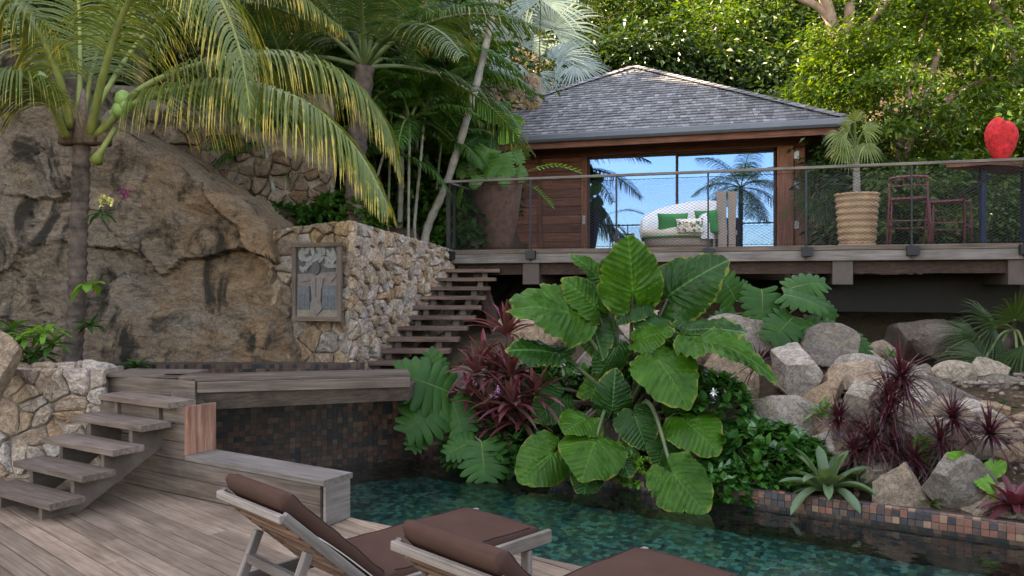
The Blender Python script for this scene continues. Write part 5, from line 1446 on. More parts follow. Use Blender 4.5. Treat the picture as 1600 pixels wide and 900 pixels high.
M['fibre'] = plain('brown_palm_fibre', (0.13, 0.085, 0.060), 0.95, var=0.5, scale=30, bmp=0.8)
M['coconut'] = plain('green_coconut_skin', (0.16, 0.25, 0.055), 0.45, var=0.2)
M['white_petal'] = plain('white_petal', (0.80, 0.80, 0.76), 0.6, var=0.05)
M['yellow_petal'] = plain('pale_yellow_petal', (0.75, 0.68, 0.24), 0.6, var=0.1)
M['purple_petal'] = plain('magenta_petal', (0.26, 0.02, 0.13), 0.6, var=0.2)
M['lilac_petal'] = plain('lilac_petal', (0.42, 0.22, 0.36), 0.6, var=0.2)

# ------------------------------------------------------------------ leaf builders
DOWN = np.array([0, 0, -1.0])
def unit(v): v = np.asarray(v, float); return v / (np.linalg.norm(v) + 1e-9)

def frond(parent, ctrl, Llen, n=60, droop=1.6, width=0.036, mat='coco', rmat='rachis', r0=0.035, start=0.16, fwd=0.45, lift=0.15, seed=1, segs=5, jag=0.10):
    """pinnate palm leaf: a tapering midrib and two rows of hanging leaflets"""
    rs = np.random.RandomState(seed)
    pts = spline(ctrl, 36); A = np.array([tuple(p) for p in pts])
    V, Fq, T = [], [], []
    for side in (-1, 1):
        for i in range(n):
            s = start + (1 - start) * (i + rs.uniform(0, 0.6)) / n; s = min(s, 0.999)
            x = s * 35; k = min(int(x), 34); p = A[k] + (A[k + 1] - A[k]) * (x - k); tg = unit(A[k + 1] - A[k])
            S = unit(np.cross(tg, [0, 0, 1.0])) * side; Nn = unit(np.cross(S * side, tg))
            prof = (0.45 + 0.55 * math.sin(math.pi * min(1, 0.12 + 0.8 * s))) * (1 - 0.55 * max(0, (s - 0.75) / 0.25))
            L = Llen * prof * rs.uniform(1 - jag, 1 + jag)
            f = fwd + 0.5 * max(0, s - 0.6) * 2
            d = unit(S + tg * f + Nn * lift + rs.uniform(-0.08, 0.08, 3))
            ds = L / segs; w0 = width * rs.uniform(0.8, 1.1); base = len(V)
            for j in range(segs + 1):
                t = j / segs; w = w0 * (0.55 + 0.45 * min(1, t * 4)) * (1 - t) ** 0.6 / 2 if j < segs else 0.0006
                wd = unit(tg - d * tg.dot(d))
                V += [p - wd * w, p + wd * w]; T += [t, t]
                if j: Fq.append([base + 2 * j - 2, base + 2 * j - 1, base + 2 * j + 1, base + 2 * j])
                p = p + d * ds
                d = unit(d + DOWN * droop * (1.0 / segs) * rs.uniform(0.8, 1.2))
    me = mesh_np('frond', np.array(V) - np.array(WL[parent]), np.array(Fq), {"t": T}, smooth=True)
    o = link('frond', me, M[mat], parent)
    b = MB(); m = len(pts); b.tube(pts, [r0 * (1 - 0.88 * (i / (m - 1)) ** 0.8) + 0.003 for i in range(m)], 7); b.build('midrib', M[rmat], o, True)
    return o

def strap_into(V, Fq, T, base, d, L, W, droop, segs=7, fold=0.22, prof='lance', twist=0.0):
    p = np.asarray(base, float); d = unit(d); b0 = len(V); ds = L / segs
    up = np.array([0, 0, 1.0])
    S = np.cross(d, up)
    S = unit(S) if np.linalg.norm(S) > 0.05 else unit(np.cross(d, [1, 0.3, 0]))
    for j in range(segs + 1):
        t = j / segs
        if prof == 'lance': w = W * max(0.03, math.sin(math.pi * (0.06 + 0.94 * t)) ** 0.75)
        elif prof == 'sword': w = W * max(0.03, (1 - t) ** 0.55) * (0.6 + 0.4 * min(1, t * 5))
        else: w = W * (1 - max(0, (t - 0.72) / 0.28) ** 2.2) * (1.0 - 0.15 * t) + 0.001
        w *= 0.5
        Sn = unit(S - d * S.dot(d)); nn = np.cross(Sn, d)
        V += [p - Sn * w, p - nn * w * fold * 2, p + Sn * w]; T += [t, t, t]
        if j:
            q = b0 + 3 * j
            Fq += [[q - 3, q - 2, q + 1, q], [q - 2, q - 1, q + 2, q + 1]]
        p = p + d * ds; d = unit(d + DOWN * droop / segs); S = Sn

def rosette(name, parent, c, n, L, W, droop, e0, e1, mat, prof='lance', seed=1, axis=None, fold=0.2, segs=6, separate=False, lj=0.2, r0=0.01):
    rs = np.random.RandomState(seed); V, Fq, T = [], [], []
    ax = unit(axis) if axis is not None else np.array([0, 0, 1.0])
    e_x = unit(np.cross(ax, [0.3, 1, 0.2])); e_y = np.cross(ax, e_x)
    for i in range(n):
        f = (i + 0.5) / n; az = i * 2.39996 + rs.uniform(-0.3, 0.3); el = math.radians(e0 + (e1 - e0) * f + rs.uniform(-8, 8))
        hor = e_x * math.cos(az) + e_y * math.sin(az)
        d = hor * math.cos(el) + ax * math.sin(el)
        b = np.array(c) + hor * r0 + ax * (0.06 * f * L)
        l = L * (1 - 0.30 * f) * rs.uniform(1 - lj, 1 + lj)
        if separate:
            V, Fq, T = [], [], []
        strap_into(V, Fq, T, b, d, l, W * rs.uniform(0.85, 1.15), droop * rs.uniform(0.7, 1.3), segs, fold, prof)
        if separate: link('leaf', mesh_np('leaf', np.array(V) - np.array(WL[parent]), np.array(Fq), {"t": T}, smooth=True), M[mat], parent)
    if not separate: return link(name, mesh_np(name, np.array(V) - np.array(WL[parent]), np.array(Fq), {"t": T}, smooth=True), M[mat], parent)

def fan_leaf(parent, hub, axis, normal, R, mat, spread=150, n=34, droop=0.35, split=0.5, seed=1, stalk_from=None, smat='rachis2'):
    """palmate palm leaf: pleated segments joined near the hub"""
    rs = np.random.RandomState(seed); hub = np.array(hub, float)
    y = unit(axis); z = unit(np.array(normal, float) - y * np.dot(normal, y)); x = np.cross(y, z)
    V, Fq, T = [], [], []; da = math.radians(spread) * 2 / n
    rad = [0.03, 0.25, split, 0.72, 0.88, 1.0]
    for i in range(n):
        a = -math.radians(spread) + (i + 0.5) * da; Rr = R * (0.78 + 0.22 * math.cos(a * 0.6)) * rs.uniform(0.93, 1.05)
        dr = x * math.sin(a) + y * math.cos(a); tn = x * math.cos(a) - y * math.sin(a)
        b0 = len(V); dz = rs.uniform(0.7, 1.3)
        for j, r in enumerate(rad):
            w = math.tan(da / 2) * Rr * r if r <= split else math.tan(da / 2) * Rr * split * (1 - (r - split) / (1 - split)) ** 0.8 + 0.001
            p = hub + dr * Rr * r - z * (0.12 * R * r * r) + DOWN * (droop * dz * R * max(0, r - 0.35) ** 2)
            V += [p - tn * w - z * w * 0.35, p + z * w * 0.35, p + tn * w - z * w * 0.35]; T += [r] * 3
            if j: q = b0 + 3 * j; Fq += [[q - 3, q - 2, q + 1, q], [q - 2, q - 1, q + 2, q + 1]]
    o = link('fan_leaf', mesh_np('fan_leaf', np.array(V) - np.array(WL[parent]), np.array(Fq), {"t": T}), M[mat], parent)
    if stalk_from is not None:
        a = Vector(stalk_from); h = Vector(hub); m = (a + h) / 2 + ZUP * 0.12 * (h - a).length
        b = MB(); b.tube(spline([a, m, h], 10), 0.016, 6); b.build('leaf_stalk', M[smat], o, True)
    return o

HT = np.radians([0, 8, 18, 32, 50, 72, 95, 118, 140, 158, 170, 177])
HR = np.array([1.0, 0.945, 0.86, 0.765, 0.675, 0.60, 0.555, 0.53, 0.50, 0.43, 0.30, 0.07])
def heart_leaf(parent, A, Tp, nh, wf=1.0, mat='aloc', wave=0.03, bend=0.22, cup=0.25, seed=1, name='leaf', ripple=0.036):
    rs = np.random.RandomState(seed); A = np.array(A, float); Tp = np.array(Tp, float)
    y = Tp - A; L = np.linalg.norm(y); y /= L; nh = unit(nh); x = unit(np.cross(y, nh)); z = np.cross(x, y)
    na, rings = 76, [0.06, 0.16, 0.28, 0.40, 0.52, 0.64, 0.76, 0.88, 1.0]
    th = np.linspace(-math.radians(177), math.radians(177), na)
    r = np.interp(np.abs(th), HT, HR) * (1 + 0.022 * np.abs(np.sin(th * 9.5 + rs.uniform(0, 6))) + 0.008 * np.sin(th * 41))
    for _ in range(rs.randint(1, 5)):                     # nicks and tears in the margin
        r = r * (1 - rs.uniform(0.06, 0.22) * np.exp(-((th - rs.uniform(-2.2, 2.2)) / rs.uniform(0.02, 0.05)) ** 2))
    ph = rs.uniform(0, 6.28); asym = rs.uniform(-0.04, 0.04)
    P_, LC = [np.zeros(3)], [np.zeros(3)]
    for f in rings:
        lx = f * r * np.sin(th) * wf * (1 + asym * np.sign(th)); ly = f * r * np.cos(th)
        q = ly - 0.55 * np.abs(lx)
        lz = -bend * np.sign(ly) * ly ** 2 * np.where(ly > 0, 1, -0.5) - cup * lx ** 2 + ripple * np.cos(2 * np.pi * 8.5 * q) * min(1, f * 3) * -1
        lz = lz + wave * f ** 4 * np.sin(th * 9 + ph) + 0.08 * f ** 2.5 * np.sin(th * 3 + ph * 1.7) - 0.02 * np.exp(-(lx / 0.03) ** 2)
        P_.append(np.stack([lx, ly, lz], 1)); LC.append(np.stack([lx, ly, 0 * lx], 1))
    EG = np.concatenate([[0.0]] + [np.full(na, f) for f in rings])
    Lc = np.concatenate([P_[0][None]] + P_[1:]); C = np.concatenate([LC[0][None]] + LC[1:])
    W = A + (Lc[:, :1] * x + Lc[:, 1:2] * y + Lc[:, 2:3] * z) * L
    ft = [[0, 1 + i, 2 + i] for i in range(na - 1)]
    fq = [[1 + k * na + i, 1 + (k + 1) * na + i, 1 + (k + 1) * na + i + 1, 1 + k * na + i + 1] for k in range(len(rings) - 1) for i in range(na - 1)]
    me = mesh_np(name, W - np.array(WL[parent]), [np.array(ft), np.array(fq)], {"lc": C, "t": np.linalg.norm(C, axis=1), "edge": EG}, smooth=True)
    return link(name, me, M[mat], parent)

def monstera_leaf(parent, A, Tp, nh, wf=1.0, mat='mons', nf=7, seed=1, bend=0.25, cut=0.66, name='leaf'):
    """heart shaped leaf slit into fingers"""
    rs = np.random.RandomState(seed); A = np.array(A, float); Tp = np.array(Tp, float)
    y = Tp - A; L = np.linalg.norm(y); y /= L; x = unit(np.cross(y, unit(nh))); z = np.cross(x, y)
    V, Fq = [], []
    def loc(lx, ly, extra=0.0):
        lz = -bend * max(ly, 0) ** 2 - 0.38 * lx * lx + extra
        return A + (x * lx + y * ly + z * lz) * L
    for side in (-1, 1):
        for i in range(nf):
            s0, s1 = i / nf, (i + 1) / nf; m = (s0 + s1) / 2
            wd = (0.50 * math.sin(math.pi * min(1, 0.22 + 0.72 * m)) ** 0.8 + 0.03) * wf * rs.uniform(0.93, 1.05)
            sl = -0.55 + 1.15 * m + rs.uniform(-0.05, 0.05)                 # fingers near the stalk point back, near the tip forward
            gap = 0.11 * (s1 - s0); up = rs.uniform(-0.015, 0.03)
            b0 = len(V); K = 6
            for j in range(K + 1):
                t = j / K; lx = side * wd * t * 1.0
                off = sl * wd * t * (0.55 + 0.45 * t) * 0.9
                g = 0 if t < cut else gap * ((t - cut) / (1 - cut)) ** 0.5
                tp = 0 if t < 0.8 else (s1 - s0) * 0.42 * ((t - 0.8) / 0.2) ** 1.6
                flare = (m - 0.35) * 0.0
                wd2 = (1.0 + 0.55 * t * (1 - abs(m - 0.4)))
                c = m + off; hw = ((s1 - s0) / 2) * wd2
                lo, hi = c - hw + g + tp, c + hw - g - tp
                if hi < lo + 0.006: lo, hi = (lo + hi) / 2 - 0.003, (lo + hi) / 2 + 0.003
                sx = side * wd * t
                V += [loc(sx, lo, up * t), loc(sx, (lo + hi) / 2, up * t + 0.022 * min(1, t * 4)), loc(sx, hi, up * t)]
                if j:
                    q = b0 + 3 * j; Fq += [[q - 3, q - 2, q + 1, q], [q - 2, q - 1, q + 2, q + 1]]
    me = mesh_np(name, np.array(V) - np.array(WL[parent]), np.array(Fq), smooth=True)
    o = link(name, me, M[mat], parent)
    b = MB(); b.tube([Vector(loc(0, k / 6, -0.005)) for k in range(7)], [0.010 * L * (1 - 0.8 * k / 6) + 0.001 for k in range(7)], 5); b.build('midrib', M['rachis'], o, True)
    return o

def stalk(parent, a, c, r0, r1, mat='aloc_stalk', sag=0.12, name='stalk'):
    a, c = Vector(a), Vector(c); m = (a + c) / 2 + ZUP * sag * (c - a).length
    b = MB(); pts = spline([a, m, c], 12); b.tube(pts, [r0 + (r1 - r0) * i / 11 for i in range(12)], 7); return b.build(name, M[mat], parent, True)

def leaves_np(centres, normals, dirs, size, aspect, rs):
    """many folded diamond leaves"""
    n = len(centres); d = dirs / (np.linalg.norm(dirs, axis=1, keepdims=True) + 1e-9)
    s = np.cross(d, normals); s /= (np.linalg.norm(s, axis=1, keepdims=True) + 1e-9); u = np.cross(s, d)
    L = size[:, None]; w = L * aspect
    b = centres - d * L * 0.5; t = centres + d * L * 0.5 - u * L * 0.10; m = centres - d * L * 0.05
    l = m - s * w * 0.5 + u * w * 0.22; r = m + s * w * 0.5 + u * w * 0.22
    V = np.stack([b, r, t, l], 1).reshape(-1, 3); i = np.arange(n)[:, None] * 4
    return V, np.concatenate([i + np.array([[0, 1, 2]]), i + np.array([[0, 2, 3]])])

def crown(name, parent, c, r, n_cl, n_lf, size, mat, seed, clump=0.42, aspect=0.45, flat=0.55, shell=0.55, upbias=0.7, cut_below=None):
    rs = np.random.RandomState(seed); c = np.array(c, float); r = np.array(r, float)
    q = rs.normal(size=(n_cl, 3)); q /= np.linalg.norm(q, axis=1, keepdims=True)
    q *= (shell + (1 - shell) * rs.rand(n_cl, 1)) ** 0.7
    q *= 1 + 0.22 * rs.normal(size=(n_cl, 1)).clip(-1.5, 1.5)
    cc = c + q * r
    k = rs.randint(0, n_cl, n_lf); sz = clump * rs.uniform(0.45, 1.5, n_cl)[k]
    off = rs.normal(size=(n_lf, 3)) * 0.55; off[:, 2] *= flat
    p = cc[k] + off * sz[:, None]
    out = (p - c) / r
    nrm = out * 0.5 + np.array([0, 0, upbias]) + rs.normal(size=(n_lf, 3)) * 0.55
    nrm /= np.linalg.norm(nrm, axis=1, keepdims=True)
    dr = off + out * 0.4 + np.array([0, 0, -0.25]) + rs.normal(size=(n_lf, 3)) * 0.5
    dr -= nrm * (dr * nrm).sum(1, keepdims=True) * 0.8
    V, Fc = leaves_np(p, nrm, dr, size * rs.uniform(0.7, 1.3, n_cl)[k] * rs.uniform(0.5, 1.4, n_lf), aspect, rs)
    return link(name, mesh_np(name, V - np.array(WL[parent]), Fc), M[mat], parent), cc

def tree(label, px, py, Y, rx, rz, n_cl, n_lf, size, mat, seed, group=None, trunk_r=0.16, bark='bark', trunk_px=None, depth=0.8, clump=0.55, **kw):
    c = P(px, py, Y); R = (rx / F * Y, rx / F * Y * depth, rz / F * Y)
    bx = ((trunk_px if trunk_px is not None else px) - CX) / F * Y
    g = float(ground_z(bx, Y)); base = Vector((bx, Y, g - 0.5))
    t = thing('leafy_tree', label, 'tree', base, group)
    co, cc = crown('crown', t, c, R, n_cl, n_lf, size, mat, seed, clump, **kw)
    rs = random.Random(seed); b = MB()
    top = Vector(c) + ZUP * R[2] * 0.35
    mid = base.lerp(top, 0.5) + Vector((rs.uniform(-0.3, 0.3), rs.uniform(-0.2, 0.2), 0))
    tp = spline([base, mid, top], 14); b.tube(tp, [trunk_r * (1 - 0.75 * i / 13) for i in range(14)], 9); b.build('trunk', M[bark], t, True)
    for k in range(7):
        q = Vector(cc[rs.randrange(len(cc))]); s0 = tp[rs.randrange(5, 12)]
        b = MB(); b.tube(spline([s0, s0.lerp(q, 0.5) + ZUP * 0.25, q], 9), [trunk_r * 0.42 * (1 - 0.8 * i / 8) for i in range(9)], 6); b.build('limb', M[bark], t, True)
    return t

# ------------------------------------------------------------------ coconut palm in front of the cliff
def trunk_rings(parent, pts, r0, r1, mat, name='trunk', rings=None, sides=14):
    n = len(pts) * 6; sp = spline(pts, n); L = (sp[0] - sp[-1]).length; step = rings or max(8, int(L / 0.085))
    b = MB(); q, r = [], []
    for i in range(step * 3 + 1):
        f = i / (step * 3); x = f * (n - 1); k = min(int(x), n - 2); p = sp[k].lerp(sp[k + 1], x - k)
        q.append(p); rr = r0 + (r1 - r0) * f; r.append(rr * (1.10 if i % 3 == 0 else (0.93 if i % 3 == 1 else 1.0)))
    b.tube(q, r, sides); return b.build(name, M[mat], parent, True)

cp = thing('coconut_palm', 'yellowing coconut palm with green nuts in front of the cliff', 'palm', P(112, 572, 8.75))
trunk_rings(cp, [P(112, 575, 8.75), P(120, 480, 8.7), P(122, 380, 8.6), P(126, 290, 8.6), P(128, 205, 8.6)], 0.098, 0.088, 'palm_trunk', rings=26)
FR = [
 ([(140, 215, 8.5), (163, 110, 8.2), (200, 5, 8.0), (258, -62, 7.8), (325, -30, 7.6), (372, 70, 7.45), (392, 185, 7.4)], 0.95, 80, 2.0),
 ([(150, 212, 8.5), (205, 165, 8.35), (290, 137, 8.15), (385, 132, 8.0), (480, 162, 7.85), (555, 232, 7.8), (606, 322, 7.7)], 1.00, 84, 2.7),
 ([(150, 200, 8.7), (235, 130, 8.9), (350, 92, 9.0), (450, 88, 9.1), (540, 122, 9.2), (598, 185, 9.2), (624, 262, 9.2)], 1.00, 80, 2.3),
 ([(108, 200, 8.45), (92, 120, 8.2), (58, 45, 8.0), (12, 0, 7.9), (-45, -20, 7.8), (-110, 20, 7.8)], 0.8, 60, 2.4),
 ([(122, 200, 8.8), (125, 100, 9.0), (122, 0, 9.2), (108, -120, 9.3), (70, -200, 9.2)], 0.8, 56, 1.2),
 ([(132, 200, 8.9), (222, 60, 9.4), (330, -15, 9.8), (440, -20, 10.0), (530, 40, 10.0)], 0.9, 64, 2.0),
 ([(104, 214, 8.35), (78, 160, 8.0), (34, 118, 7.7), (-30, 118, 7.5), (-95, 170, 7.4)], 0.75, 54, 2.4),
 ([(118, 198, 8.9), (70, 70, 9.3), (10, -10, 9.6), (-70, -30, 9.7), (-150, 30, 9.7)], 0.85, 60, 1.8),
 ([(128, 200, 9.0), (150, 90, 9.5), (190, 0, 9.9), (240, -70, 10.2)], 0.8, 50, 1.5),
]
for k, (c, L, n, dr) in enumerate(FR):
    frond(cp, [P(*q) for q in c], L, int(n * 1.6), dr * 1.15, 0.027, 'coco', 'rachis', 0.045 if k < 4 else 0.035, 0.20, seed=100 + k, segs=6)
b = MB(); b.tube(spline([P(150, 252, 8.35), P(158, 236, 8.3), P(168, 220, 8.35), P(180, 200, 8.4)], 8), [0.075, 0.055, 0.040, 0.032, 0.030, 0.028, 0.028, 0.026], 8); b.build('cut_leaf_base', M['rachis'], cp, True)
b = MB(); b.tube(spline([P(103, 214, 8.35), P(86, 180, 8.3), P(72, 158, 8.3)], 8), [0.05, 0.04, 0.032, 0.028, 0.026, 0.024, 0.022, 0.02], 8); b.build('cut_leaf_base', M['rachis'], cp, True)
for k, (x0, x1, yt) in enumerate(((100, 112, 150), (138, 150, 160), (122, 134, 140), (160, 172, 175))):
    b = MB(); b.tube([P((x0 + x1) / 2 - 3, 225, 8.5), P((x0 + x1) / 2, (225 + yt) / 2, 8.55), P((x0 + x1) / 2 + 2, yt, 8.7)], [0.08, 0.065, 0.015], 9); b.build('leaf_sheath', M['fibre'], cp, True)
for (x, y, r) in ((62, 126, 0.085), (68, 145, 0.09), (52, 122, 0.07), (192, 155, 0.085), (196, 165, 0.075), (187, 172, 0.08)):
    c = P(x, y, 8.3); V = ICO2[0] * np.array([r, r, r * 1.15]); V[:, 0] *= 1 + 0.05 * np.sin(np.arctan2(V[:, 1], V[:, 0]) * 3)
    link('coconut', mesh_np('coconut', V, ICO2[1], smooth=True), M['coconut'], cp, c)

def petals(name, label, c, n, r, size, mat, seed, leaves=0, px=None):
    t = thing(name, label, 'flower', c)
    rs = np.random.RandomState(seed); o = np.array(WL[t])
    V, Fq, T = [], [], []
    for i in range(max(7, n // 9)):                       # separate five petalled florets on a spray
        q = unit(rs.normal(size=3)) * np.array([1.3, 0.6, 1.0]) * r * rs.uniform(0.3, 1.25); ax = unit(rs.normal(size=3) + np.array([0, -1.6, 0.4])); ex = unit(np.cross(ax, [0.2, 0.3, 1])); ey = np.cross(ax, ex)
        for k in range(5):
            az = k * 1.2566 + i; strap_into(V, Fq, T, o + q, (ex * math.cos(az) + ey * math.sin(az)) + ax * 0.35, size * rs.uniform(0.7, 1.1), size * 0.55, 0.3, 3)
    link('petals', mesh_np('petals', np.array(V) - o, np.array(Fq), {"t": T}, smooth=True), M[mat], t, kind='stuff')
    b = MB(); b.tube([Vector(c) + Vector((0, 0.02, 0)), Vector(c) + Vector((-0.12, 0.12, -0.10))], 0.006, 5); b.build('stem', M['greenstem'], t)
    return t
petals('orchid', 'pale yellow orchid cluster on the palm trunk', P(164, 312, 8.35), 110, 0.075, 0.05, 'yellow_petal', 1)
petals('orchid', 'magenta orchid spray beside the yellow orchid', P(195, 303, 8.35), 90, 0.07, 0.035, 'purple_petal', 2)
def small_plant(label, c, n, L, W, droop, e0, e1, mat, seed, prof='lance', name='leafy_plant'):
    t = thing(name, label, 'plant', c); rosette('leaf', t, WL[t], n, L, W, droop, e0, e1, mat, prof, seed, separate=True); return t
small_plant('small orchid plant with drooping leaves under the flowers', P(158, 335, 8.42), 9, 0.22, 0.05, 1.6, -10, 50, 'shrub', 3)
small_plant('lime green orchid leaves on the lower palm trunk', P(138, 445, 8.5), 6, 0.24, 0.10, 1.8, -20, 40, 'lime', 4)
small_plant('small dark fern at the foot of the palm trunk', P(140, 510, 8.5), 18, 0.22, 0.045, 1.2, -10, 60, 'mons', 5)
small_plant('dark green tuft growing at the base of the cliff', P(212, 575, 8.95), 16, 0.24, 0.05, 1.0, 5, 60, 'mons', 6)
for k, (x, y, L) in enumerate(((40, 530, 0.30), (18, 545, 0.28), (66, 520, 0.30), (52, 552, 0.26), (25, 515, 0.30))):
    pass
lp = thing('leafy_plant', 'bushy bright green plant growing behind the low stone wall', 'plant', P(42, 572, 7.55))
for k, (x, y) in enumerate(((40, 528), (18, 548), (70, 520), (55, 556), (20, 515), (80, 540))):
    rosette('leaf_whorl', lp, P(x, y, 7.5), 13, 0.27, 0.058, 1.1, -15, 55, 'lime' if k in (0, 2) else 'areca', 'lance', 60 + k)
    stalk(lp, P(42, 572, 7.55), P(x, y, 7.5), 0.010, 0.007, 'greenstem', 0.0, 'stem')

# ------------------------------------------------------------------ palms behind the stone wall
def auto_fronds(t, top, n, L, leaf, mat, seed, nl=46, droop=1.6, e0=20, e1=75, width=0.034, rm='rachis2', az0=0.0, r0=0.028, arch=0.9):
    rs = random.Random(seed)
    for k in range(n):
        az = az0 + k * 2.39996 + rs.uniform(-0.25, 0.25); el = math.radians(e0 + (e1 - e0) * (k + 0.5) / n)
        h = Vector((math.cos(az), math.sin(az), 0)); l = L * rs.uniform(0.85, 1.12)
        p = Vector(top); c = [p]; d = h * math.cos(el) + ZUP * math.sin(el)
        for j in range(5):
            p = p + d * (l / 5); c.append(p); d = (d - ZUP * arch * 0.30).normalized()
        frond(t, c, leaf, nl, droop, width, mat, rm, r0, 0.18, seed=seed * 31 + k, segs=4)

def palm(label, stem, Y, r, n, L, leaf, mat, seed, smat='greenstem', group=None, name='areca_palm', **kw):
    pts = [P(x, y, Y) if len(q) == 2 else P(*q) for q in stem for (x, y) in [q[:2]]]
    bz = pts[0].copy(); bz.z = min(bz.z, float(ground_z(bz.x, bz.y)) - 0.05)
    t = thing(name, label, 'palm', bz, group)
    trunk_rings(t, [bz] + pts, r, r * 0.8, smat, sides=9, rings=18)
    auto_fronds(t, pts[-1], n, L, leaf, mat, seed, **kw); return t
GA = 'slender palms behind the stone wall'
palm('slender areca palm with a straight stem behind the wall corner', [(625, 345), (628, 220), (631, 88)], 12.6, 0.05, 9, 1.9, 0.5, 'areca', 1, 'greystem', GA, az0=0.3)
palm('taller slender areca palm with a green stem in the dense grove', [(648, 340), (650, 220), (646, 60)], 13.6, 0.045, 9, 1.9, 0.5, 'areca', 2, 'greenstem', GA, az0=1.1)
palm('short pale stemmed areca palm leaning over the wall', [(648, 345), (656, 260), (664, 170)], 12.3, 0.028, 9, 1.1, 0.38, 'areca', 3, 'greystem', GA, az0=2.0, width=0.04)
palm('thin leaning areca palm at the left end of the wall', [(436, 350), (424, 280), (410, 205)], 11.3, 0.035, 8, 1.4, 0.42, 'areca', 4, 'greystem', GA)
palm('straight areca palm rising behind the relief panel', [(458, 345), (457, 270), (455, 150)], 11.9, 0.033, 8, 1.5, 0.45, 'coco2', 5, 'greystem', GA)
palm('areca palm with a thin stem behind the cliff edge', [(478, 345), (477, 250), (480, 180)], 12.4, 0.030, 8, 1.4, 0.42, 'areca', 6, 'greenstem', GA)
palm('low leafy areca palm beside the clay pot', [(705, 330), (700, 260), (690, 180)], 14.2, 0.035, 10, 1.3, 0.45, 'areca', 7, 'greenstem', GA, width=0.05, e0=0)
palm('broad leaved areca palm under the leaning trunk', [(668, 330), (680, 250), (700, 130)], 14.8, 0.04, 10, 1.6, 0.55, 'areca', 8, 'greenstem', GA, width=0.05)
palm('bushy areca palm low in the grove behind the wall', [(590, 340), (592, 290), (600, 230)], 13.0, 0.03, 11, 1.2, 0.42, 'areca', 9, 'greenstem', GA, e0=-5)
palm('tall areca palm with a bright green shaft in the dark grove', [(556, 300), (555, 150), (557, 20), (558, -60)], 12.9, 0.06, 10, 2.2, 0.55, 'coco2', 10, 'greenstem', GA)
t = palm('stout coconut palm with a ringed trunk behind the wall corner', [(556, 348), (556, 250), (570, 105)], 11.2, 0.165, 13, 3.0, 0.75, 'coco2', 11, 'palm_trunk', name='coconut_palm', nl=60, droop=1.5, e0=5, e1=80, az0=0.5, r0=0.04)
t = palm('grove coconut palm with dull hanging fronds behind the cliff', [(330, 300), (320, 150), (345, 20)], 12.2, 0.12, 12, 2.8, 0.72, 'coco2', 12, 'palm_trunk', name='coconut_palm', nl=54, droop=1.7, e0=-5, e1=75, az0=1.7, r0=0.035)
t = palm('tall coconut palm with fronds hanging over the pavilion roof', [(666, 362, 12.4), (700, 280, 12.5), (745, 130, 12.7), (778, -20, 12.9), (795, -110, 13.0)], 12.6, 0.068, 8, 2.2, 0.58, 'coco2', 13, 'greystem', name='coconut_palm', nl=50, droop=1.5, e0=5, e1=75, az0=0.9)
t = palm('palm with long fronds hanging in front of the terrace wall', [(215, 200, 11.9), (225, 60, 11.9), (240, -60, 11.9)], 11.9, 0.09, 10, 2.4, 0.62, 'coco2', 14, 'palm_trunk', name='coconut_palm', nl=46, droop=1.7, e0=-20, e1=60, az0=2.4)
# palm behind the viewer whose crown shows in the door glass
t = thing('coconut_palm', 'coconut palm mirrored in the sliding door glass', 'palm', (-1.9, -4.4, -1.6))
trunk_rings(t, [Vector((-1.9, -4.4, -1.6)), Vector((-1.7, -4.3, 2.5)), Vector((-1.6, -4.2, 6.0))], 0.15, 0.10, 'palm_trunk', rings=30)
auto_fronds(t, Vector((-1.6, -4.2, 6.0)), 17, 2.5, 0.85, 'coco2', 15, nl=50, droop=1.7, e0=-35, e1=70)

# ------------------------------------------------------------------ silver palm and fan palms
sp = thing('silver_palm', 'silver blue fan palm towering behind the pavilion roof', 'palm', Vector((P(838, 300, 20.6).x, 20.6, 2.0)))
top = P(842, 150, 20.6)
trunk_rings(sp, [WL[sp], P(840, 250, 20.6), top], 0.17, 0.15, 'palm_trunk', rings=24)
for k, (hx, hy, tx, ty, R, nz) in enumerate(((812, 70, 800, 10, 1.30, (0.1, -1, 0.35)), (862, 45, 885, -20, 1.25, (0.0, -1, 0.5)), (772, 45, 735, 5, 1.05, (0.3, -1, 0.3)), (868, 92, 930, 40, 1.05, (-0.3, -0.8, 0.6)),
        (882, 88, 890, 160, 0.85, (0.8, -0.6, 0.3)), (830, 118, 815, 175, 1.0, (0.0, -0.8, 0.2)), (900, 100, 945, 110, 0.9, (-0.3, -0.7, 0.8)), (800, 110, 755, 150, 1.0, (0.2, -0.9, 0.4)), (845, 0, 845, -60, 1.3, (0, -1, 0.2)))):
    h, tp = P(hx, hy, 20.3 - 0.1 * k), P(tx, ty, 20.1 - 0.1 * k)
    fan_leaf(sp, h, tp - h, nz, R * 1.12, 'silver', 125 if k != 4 else 40, 34 if k != 4 else 16, 0.5, 0.42, 200 + k, stalk_from=top)
fp = thing('fan_palm', 'small fan palm growing in the tan ribbed pot', 'palm', Vector((rc.x, rc.y, DECKZ + 0.93 * (rc.z - DECKZ))))
ft_ = P(1337, 232, 11.4)
trunk_rings(fp, [WL[fp], P(1338, 270, 11.4), ft_], 0.052, 0.045, 'greystem', rings=12)
for k, (hx, hy, tx, ty) in enumerate(((1326, 205, 1308, 165), (1316, 212, 1288, 225), (1335, 190, 1340, 150), (1350, 205, 1378, 185), (1352, 225, 1375, 250), (1320, 228, 1300, 262))):
    h, tp = P(hx, hy, 11.3), P(tx, ty, 11.1)
    fan_leaf(fp, h, tp - h, (0.1, -0.8, 0.6), 0.30, 'fan', 100, 20, 0.9, 0.5, 220 + k, stalk_from=ft_)
